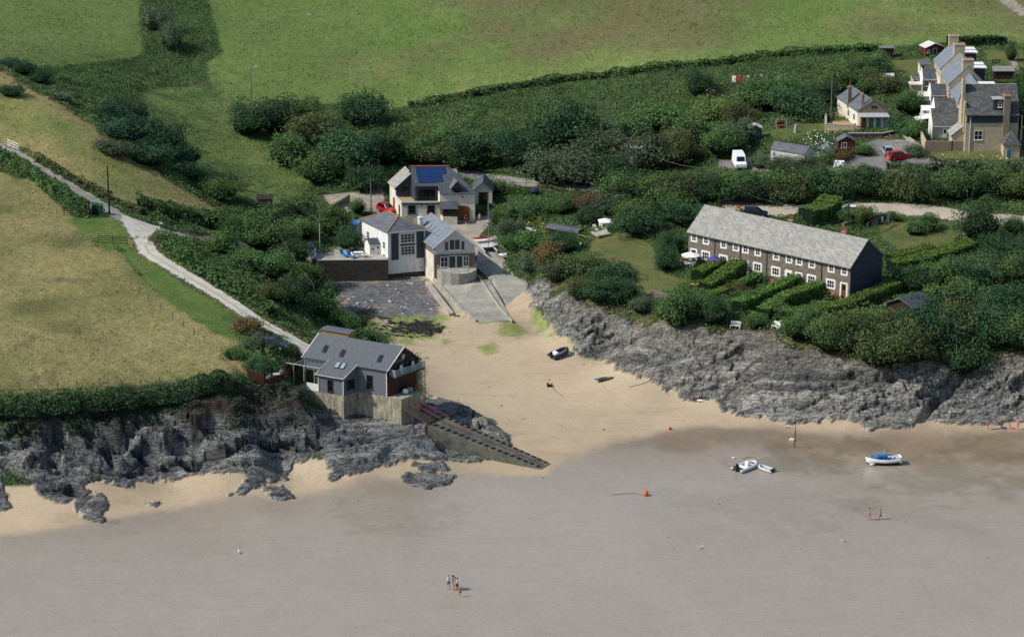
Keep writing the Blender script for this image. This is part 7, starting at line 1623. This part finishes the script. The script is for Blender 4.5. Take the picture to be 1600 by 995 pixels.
def bench(u, v, ang, label, m='cloth_white', tb=False):
    p = GF(u, v); r = empty('bench', p, math.radians(ang), label, 'bench')
    for i in range(3): MB().box(-.75, .75, -.25+.17*i, -.12+.17*i, .42, .46).build('seat_slat', M[m], r)
    for i in range(3): MB().box(-.75, .75, .27, .31, .55+.17*i, .67+.17*i).build('back_slat', M[m], r)
    for x in (-.68, .68): MB().box(x-.04, x+.04, -.25, .3, 0, .415).box(x-.04, x+.04, .31, .36, 0, 1.0).build('leg', M[m], r)
bench(1149, 513, -20, 'white slatted bench at the clifftop end of the cottage gardens'); bench(1212, 514, -60, 'second white bench, at the clifftop further right, seen end on'); 
p = GF(1216, 510); r = empty('picnic_table', p, .6, 'white picnic table behind the second clifftop bench', 'picnic table'); MB().box(-.7, .7, -.35, .35, .7, .75).build('tabletop', M['cloth_white'], r); MB().box(-.7, .7, -.75, -.5, .42, .46).build('bench_seat', M['cloth_white'], r); MB().box(-.7, .7, .5, .75, .42, .46).build('bench_seat', M['cloth_white'], r); MB().path([(-.5, -.6, 0), (-.5, 0, .7), (-.5, .6, 0)], .04, 4).path([(.5, -.6, 0), (.5, 0, .7), (.5, .6, 0)], .04, 4).build('trestle', M['cloth_white'], r)
p = GF(1556, 100); r = empty('picnic_table', p, 0, 'dark picnic table on the right hand lawn', 'picnic table'); MB().box(-.8, .8, -.35, .35, .7, .75).build('tabletop', M['wood_dark'], r); MB().box(-.8, .8, -.75, -.5, .42, .46).build('bench_seat', M['wood_dark'], r); MB().box(-.8, .8, .5, .75, .42, .46).build('bench_seat', M['wood_dark'], r); MB().path([(-.6, -.6, 0), (-.6, 0, .7), (-.6, .6, 0)], .05, 4).path([(.6, -.6, 0), (.6, 0, .7), (.6, .6, 0)], .05, 4).build('trestle', M['wood_dark'], r)
def washing(u0, v0, u1, v1, h, items, label, where):
    a, b = GF(u0, v0), GF(u1, v1); r = empty('washing_line', a, 0, label, 'washing line'); MB().tube((0, 0, 0), (0, 0, h), .04).build('post', M['metal'], r); MB().tube(b-a, b-a+Vector((0, 0, h)), .04).build('post', M['metal'], r); MB().path([(0, 0, h), (b-a)*.5+Vector((0, 0, h-.12)), b-a+Vector((0, 0, h))], .012, 4).build('line', M['lgrey'], r)
    for i, (t, w_, hh, m, lab) in enumerate(items):
        q = a.lerp(b, t)+Vector((0, 0, h-.12*4*t*(1-t)-.02)); d = (b-a).normalized(); mb = MB(); n = 5; vs = []
        for k in range(n+1):
            for z_ in (0, -hh*.5, -hh): vs.append(d*(w_*(k/n-.5))+Vector((-d.y, d.x, 0))*(.05*math.sin(k*2.+i)*(-z_/hh+.2))+Vector((0, 0, z_-.03*math.sin(k*3+i))))
        mb.add(vs, [(3*k+j, 3*k+j+1, 3*k+j+4, 3*k+j+3) for k in range(n) for j in range(2)]); o = mb.build('laundry', M[m], None); o.location = q; so_ = o.modifiers.new('s', 'SOLIDIFY'); so_.thickness = .015; tag(o, lab+' '+where, 'laundry', 'laundry')
washing(1143, 134, 1191, 132, 1.9, [(.07, .7, 1.2, 'cloth_white', 'leftmost white sheet hanging'), (.2, .8, 1.1, 'cloth_red', 'wide red towel hanging'), (.42, .5, 1.1, 'cloth_red', 'narrow red towel hanging'), (.53, .5, 1.1, 'cloth_white', 'white towel in the middle hanging'), (.65, .5, .9, 'navy', 'dark shirt left of the pink one hanging'), (.76, .4, .9, 'cloth_pink', 'pink shirt hanging'), (.85, .4, .9, 'navy', 'dark shirt right of the pink one hanging'), (.95, .4, 1.0, 'cloth_white', 'rightmost white cloth hanging')], 'long washing line on the upper scrub slope', 'on the upper washing line')
washing(1355, 366, 1388, 352, 1.9, [(.12, .4, .6, 'black', 'leftmost black item hanging'), (.28, .4, .6, 'cloth_red', 'red garment hanging'), (.42, .45, .8, 'bluegreen', 'turquoise towel hanging'), (.56, .4, .9, 'black', 'long black towel hanging'), (.7, .4, .7, 'cloth_white', 'white shirt hanging'), (.84, .45, .9, 'navy', 'navy towel hanging'), (.95, .3, .9, 'cloth_grey', 'grey towel hanging')], 'short washing line in the back garden of the cottages', 'on the cottage washing line')
# buoys, floats and ropes
def buoy(u, v, R, m, label): place('buoy', MB().ball((0, 0, R*.9), R, n=12, m=8).tube((0, 0, R*1.8), (0, 0, R*2.1), R*.25), m, u, v, label, 'buoy', smooth=True)
buoy(1009.5, 774, .34, 'orange', 'bright orange buoy on the grey tidal flat'); buoy(1047, 671, .2, 'red_matt', 'small red buoy at the edge of the wet sand'); buoy(875, 561, .2, 'red_matt', 'small red buoy in front of the dark inflatable boat'); buoy(861.5, 603.5, .22, 'red_matt', 'right red buoy of the pot marker cluster'); buoy(855.5, 601, .18, 'red_matt', 'left red buoy of the pot marker cluster'); buoy(1036.5, 582, .16, 'red_matt', 'tiny red buoy on the right hand rocks')
place('crab_pot', MB().box(-.3, .3, -.22, .22, 0, .34), 'black', 858, 604, 'black crab pot between the two red buoys', 'crab pot', bevel=.05); place('float', MB().ball((0, 0, .12), .12), 'green', 858.5, 598, 'green float on top of the pot marker cluster', 'float', dz=.3)
def rope(pts, label, rad=.03):
    W_ = [GF(u, v, .03) for u, v in pts]; o = W_[0]; tag(MB().path([p-o for p in W_], rad, 5).build('rope', M['rope'], None, loc=o), label, 'rope')
rope([(863, 605), (867, 610), (872, 614), (877, 618), (881, 620)], 'dark rope trailing from the pot marker cluster', .04); rope([(1005, 774), (995, 771), (980, 770.5), (968, 772), (955, 773)], 'mooring rope leading left from the orange buoy', .035)
rope([(983, 605), (1000, 601), (1015, 596), (1024, 592)], 'long mooring line lying on the sand towards the right rocks', .04); rope([(1182, 717), (1178, 714), (1170, 714), (1160, 717)], 'rope at the bow of the large grey inflatable', .03)
place('fish_box', MB().box(-.3, .3, -.2, .2, 0, .25), 'white', 1237, 688, 'white box beside the leaning mooring withy', 'box'); 
def gull(u, v, ang, label, z=None, fly=False):
    p = GF(u, v) if z is None else PZ(u, v, z); r = empty('gull', p, math.radians(ang), label, 'gull')
    b = MB().path([(-.28, 0, .2), (-.12, 0, .22), (.08, 0, .24), (.2, 0, .32), (.27, 0, .34), (.34, 0, .33)], [.03, .08, .09, .05, .05, .012], 8).build('body', M['cloth_white'], r, smooth=True)
    for s in (-1, 1):
        if fly: MB().slab([(.1, s*.05, .26), (-.12, s*.05, .26), (-.1, s*.4, .38), (-.2, s*.75, .3), (0, s*.42, .4)], .02).build('wing', M['cloth_grey'], r)
        else: MB().ball((-.08, s*.07, .24), .2, .03, .07, 8, 5).build('wing', M['cloth_grey'], r); MB().tube((0, s*.03, 0), (0, s*.03, .17), .01).build('leg', M['orange'], r)
gull(483, 25, 150, 'gull gliding over the middle of the top field', z=24, fly=True); gull(401, 106, 150, 'gull flying beside the crossarm pole', z=20, fly=True); gull(1095, 857, 30, 'gull standing alone in the middle of the tidal flat'); gull(1318, 847, 200, 'gull standing near the two walkers'); gull(373, 864, 100, 'gull standing on the left of the tidal flat'); gull(1229, 669, 10, 'gull on the sand above the white box'); gull(1330, 676, 60, 'gull standing between boat and rocks') if False else None
# boathouse clutter
tz = 9.15
for u, v, m, l in ((420, 594, 'wood_tan', 'round wooden barrel at the left of the boathouse terrace'), (440, 588, 'wood_brown', 'wooden barrel by the dark fence of the boathouse terrace')):
    place('barrel', MB().path([(0, 0, 0), (0, 0, .2), (0, 0, .45), (0, 0, .7), (0, 0, .9)], [.28, .34, .37, .34, .28], 12), 'wood_grey', u, v, l, 'barrel')
table(432, 592, 'lgrey', 'pale round table on the cluttered boathouse terrace'); chair(426, 594, 20, 'wood_grey', 'tan chair on the cluttered boathouse terrace'); chair(446, 592, 170, 'wood_dark', 'brown chair at the right of the cluttered boathouse terrace')
for b_, l_ in ((2.4, 'left white chair on the boathouse balcony'), (4.6, 'right white chair on the boathouse balcony')):
    q = BH_gp(b_, 4.12, .6); r_ = empty('balcony_chair', q, BH_rz, l_, 'chair'); MB().box(-.25, .25, -.25, .25, .4, .45).build('seat', M['cloth_white'], r_); MB().box(-.25, .25, .2, .26, .45, 1.05).build('backrest', M['cloth_white'], r_); MB().box(-.22, -.17, -.22, .22, 0, .4).box(.17, .22, -.22, .22, 0, .4).build('leg', M['cloth_white'], r_)
for i, (b_, m_, l_) in enumerate(((2.6, 'cloth_white', 'white tarpaulin bundle before the boathouse doors'), (3.5, 'cloth_grey', 'grey tarpaulin bundle before the boathouse doors'), (4.6, 'cloth_red', 'red bundle before the boathouse doors'), (4.1, 'green', 'green crate before the boathouse doors'))):
    q = BH_gp(b_, 1.31, .9); o = (MB().ball((0, 0, .3), .42, .34, .36, 9, 6) if i < 3 else MB().box(-.4, .4, -.3, .3, 0, .5)).build(('tarpaulin', 'tarpaulin', 'bundle', 'crate')[i], M[m_]); o.location = q; tag(o, l_, ('cover', 'cover', 'bundle', 'crate')[i])
for u, v, m, l in ((1165, 0, 0, 0),) if False else (): pass
# pots and flowers
rs = np.random.RandomState(5)
for i, (u, v) in enumerate(((1293, 464), (1300, 466), (1308, 467), (1316, 468), (1324, 469), (1286, 462))):
    p = GF(u, v); r = empty('plant_pot', p, 0, ORD[i]+' flower pot from the left on the last cottage patio' if i < 5 else 'flower pot standing apart at the left end of the last cottage patio', 'flower pot', 'pots on the last cottage patio'); MB().tube((0, 0, 0), (0, 0, .35), .16, .22, 10).build('pot', M['terracotta'], r)
    n = 60; q = rs.normal(size=(n, 3)); q /= np.linalg.norm(q, axis=1)[:, None]; V_, F__, T_ = leaves(q*.32+np.array([0, 0, .55]), q, .16, rs.rand(n)); link('foliage', np_mesh('foliage', V_, F__, FM['mid' if i % 2 else 'light'], {'tone': T_}), r)
    MB().ball((.12, -.2, .75), .1).ball((-.15, -.15, .65), .09).ball((0, -.05, .85), .09).build('flower', M[('cloth_red', 'yellow', 'orange', 'cloth_red', 'cloth_pink', 'yellow')[i]], r)
def blooms(name, region, n, m, label, h=.5, sd=1):
    rs = np.random.RandomState(sd); W_ = wpoly(region); lo, hi = W_.min(0), W_.max(0); q = lo+rs.rand(n*4, 2)*(hi-lo); q = q[sdf(W_, q[:, 0], q[:, 1]) > 0][:n]; z = HF(q[:, 0], q[:, 1])+rs.rand(len(q))*h; c_ = np.column_stack([q, z]); nn = np.repeat([[0, -.3, 1.]], len(q), 0)
    V_, F__, T_ = leaves(c_, nn, .22, rs.rand(len(q))); me = np_mesh(name, V_, F__, M[m]); tag(link(name, me), label, None, None, 'stuff')
blooms('flower_bed', [(1250, 215), (1300, 212), (1330, 235), (1290, 250), (1255, 240)], 300, 'cloth_white', 'pale flowers in the garden round the greenhouse', 1.1, 2)
blooms('flower_bed', [(1345, 208), (1385, 208), (1400, 216), (1340, 216)], 90, 'cloth_pink', 'pink flowers under the bungalow doors', .4, 3)
blooms('flower_bed', [(1095, 160), (1140, 155), (1165, 190), (1120, 215), (1080, 190)], 350, 'wood_tan', 'cream seed heads on the bushes below the washing line', 3.2, 4)
blooms('flower_bed', [(790, 345), (850, 340), (860, 380), (800, 385)], 160, 'cloth_orange', 'orange blossom on the planted bank', .8, 5)
blooms('flower_bed', [(1430, 245), (1480, 240), (1600, 246), (1600, 256), (1450, 256)], 60, 'cloth_white', 'small white flowers below the end house', .3, 6)
for u, v, m_, c_, l_ in ((1180, 506, 'grey', 'stone', ''),) if False else (): pass
st = GF(1243, 207); r = tag(MB().path([(0, 0, -.2), (0, 0, .6), (.04, 0, 1.2), (0, 0, 1.5)], [.32, .28, .22, .1], 8).build('standing_stone', M['lgrey'], None, loc=st), 'pale upright stone on the upper lawn', 'standing stone')
p = GF(1220, 200); r = empty('swing_seat', p, .2, 'red garden swing seat on the upper lawn', 'swing seat'); MB().box(-.7, .7, -.3, .3, .45, .55).build('seat', M['cloth_red'], r); MB().box(-.7, .7, .25, .33, .55, 1.0).build('backrest', M['wood_red'], r); MB().path([(-.9, -.5, 0), (-.9, 0, 1.5), (.9, 0, 1.5), (.9, -.5, 0)], .04, 4).path([(-.9, .5, 0), (-.9, 0, 1.5)], .04, 4).path([(.9, .5, 0), (.9, 0, 1.5)], .04, 4).build('frame', M['lgrey'], r)
# pale boulders on the shingle and seaweed scraps on the sand
def rocklet(name, reg, n, smin, smax, m, label, sd, kind='stuff', flat=.5):
    rs = np.random.RandomState(sd); W_ = wpoly(reg); lo, hi = W_.min(0), W_.max(0); q = lo+rs.rand(n*5, 2)*(hi-lo); q = q[sdf(W_, q[:, 0], q[:, 1]) > 0][:n]; z = HF(q[:, 0], q[:, 1]); mb = MB()
    for (x, y), zz in zip(q, z):
        s = smin+(smax-smin)*rs.rand()**3; a = len(mb.v); mb.ball((x, y, zz+s*.1), s*(.8+.5*rs.rand()), s*(.6+.4*rs.rand()), s*flat, 6, 4)
        for k in range(a, len(mb.v)): mb.v[k] = tuple(c+s*.25*(rs.rand()-.5) for c in mb.v[k])
    tag(mb.build(name, M[m]), label, None, None, kind)
rocklet('pebbles', [(520, 470), (600, 442), (665, 432), (695, 465), (680, 490), (600, 492), (530, 488)], 110, .06, .42, 'lgrey', 'pale stones scattered over the dark shingle', 3)
rocklet('pebbles', [(500, 450), (600, 442), (660, 440), (690, 480), (600, 498), (520, 490)], 300, .05, .16, 'dgrey', 'dark cobbles of the shingle', 4)
rocklet('seaweed', [(600, 520), (760, 515), (900, 560), (1050, 620), (900, 700), (780, 690), (680, 640), (660, 560)], 70, .06, .2, 'wood_dark', 'scraps of seaweed on the dry sand', 5, flat=.12)
rocklet('seaweed', [(575, 505), (640, 498), (695, 510), (690, 520), (640, 530), (590, 520)], 260, .1, .42, 'black', 'black wrack at the top of the sand', 6, flat=.35)
rocklet('seaweed', [(600, 770), (1100, 700), (1590, 700), (1590, 900), (200, 900), (300, 820)], 26, .06, .15, 'wood_dark', 'scraps of weed on the tidal flat', 7, flat=.15)
# ------------------------------------------------------------------ camera, light, sky
cd = bpy.data.cameras.new('camera'); cd.sensor_width = 36; cd.lens = F/1600*36; cd.clip_end = 20000; cd.clip_start = 1
cam = bpy.data.objects.new('camera', cd); C.objects.link(cam); cam.location = (0, 0, CAMH); cam.rotation_euler = (PI/2-PITCH, 0, 0)
bpy.context.scene.camera = cam
SUN_EL, SUN_AZ = math.radians(43), math.radians(-101)      # azimuth clockwise from +y
sl = bpy.data.lights.new('sun', 'SUN'); sl.energy = 4.3; sl.angle = math.radians(.5); sl.color = (1, .95, .87)
so = bpy.data.objects.new('sun', sl); C.objects.link(so)
sd = Vector((math.sin(SUN_AZ)*math.cos(SUN_EL), math.cos(SUN_AZ)*math.cos(SUN_EL), math.sin(SUN_EL)))
so.rotation_euler = (-sd).to_track_quat('-Z', 'Y').to_euler(); so.location = sd*300
w = bpy.data.worlds.new('World'); bpy.context.scene.world = w; w.use_nodes = True
nt = w.node_tree; bg = nt.nodes['Background']; sk = nt.nodes.new('ShaderNodeTexSky'); sk.sky_type = 'NISHITA'; sk.sun_disc = False
sk.sun_elevation = SUN_EL; sk.sun_rotation = SUN_AZ; sk.air_density = 1.3; sk.dust_density = 1.5; sk.ozone_density = 2
nt.links.new(sk.outputs[0], bg.inputs[0]); bg.inputs[1].default_value = .115
sc = bpy.context.scene
sc.view_settings.view_transform = 'Standard'; sc.view_settings.look = 'None'; sc.view_settings.exposure = 0; sc.view_settings.gamma = 1
sc.cycles.max_bounces = 4; sc.cycles.diffuse_bounces = 2; sc.cycles.glossy_bounces = 2; sc.cycles.transmission_bounces = 2; sc.cycles.transparent_max_bounces = 4
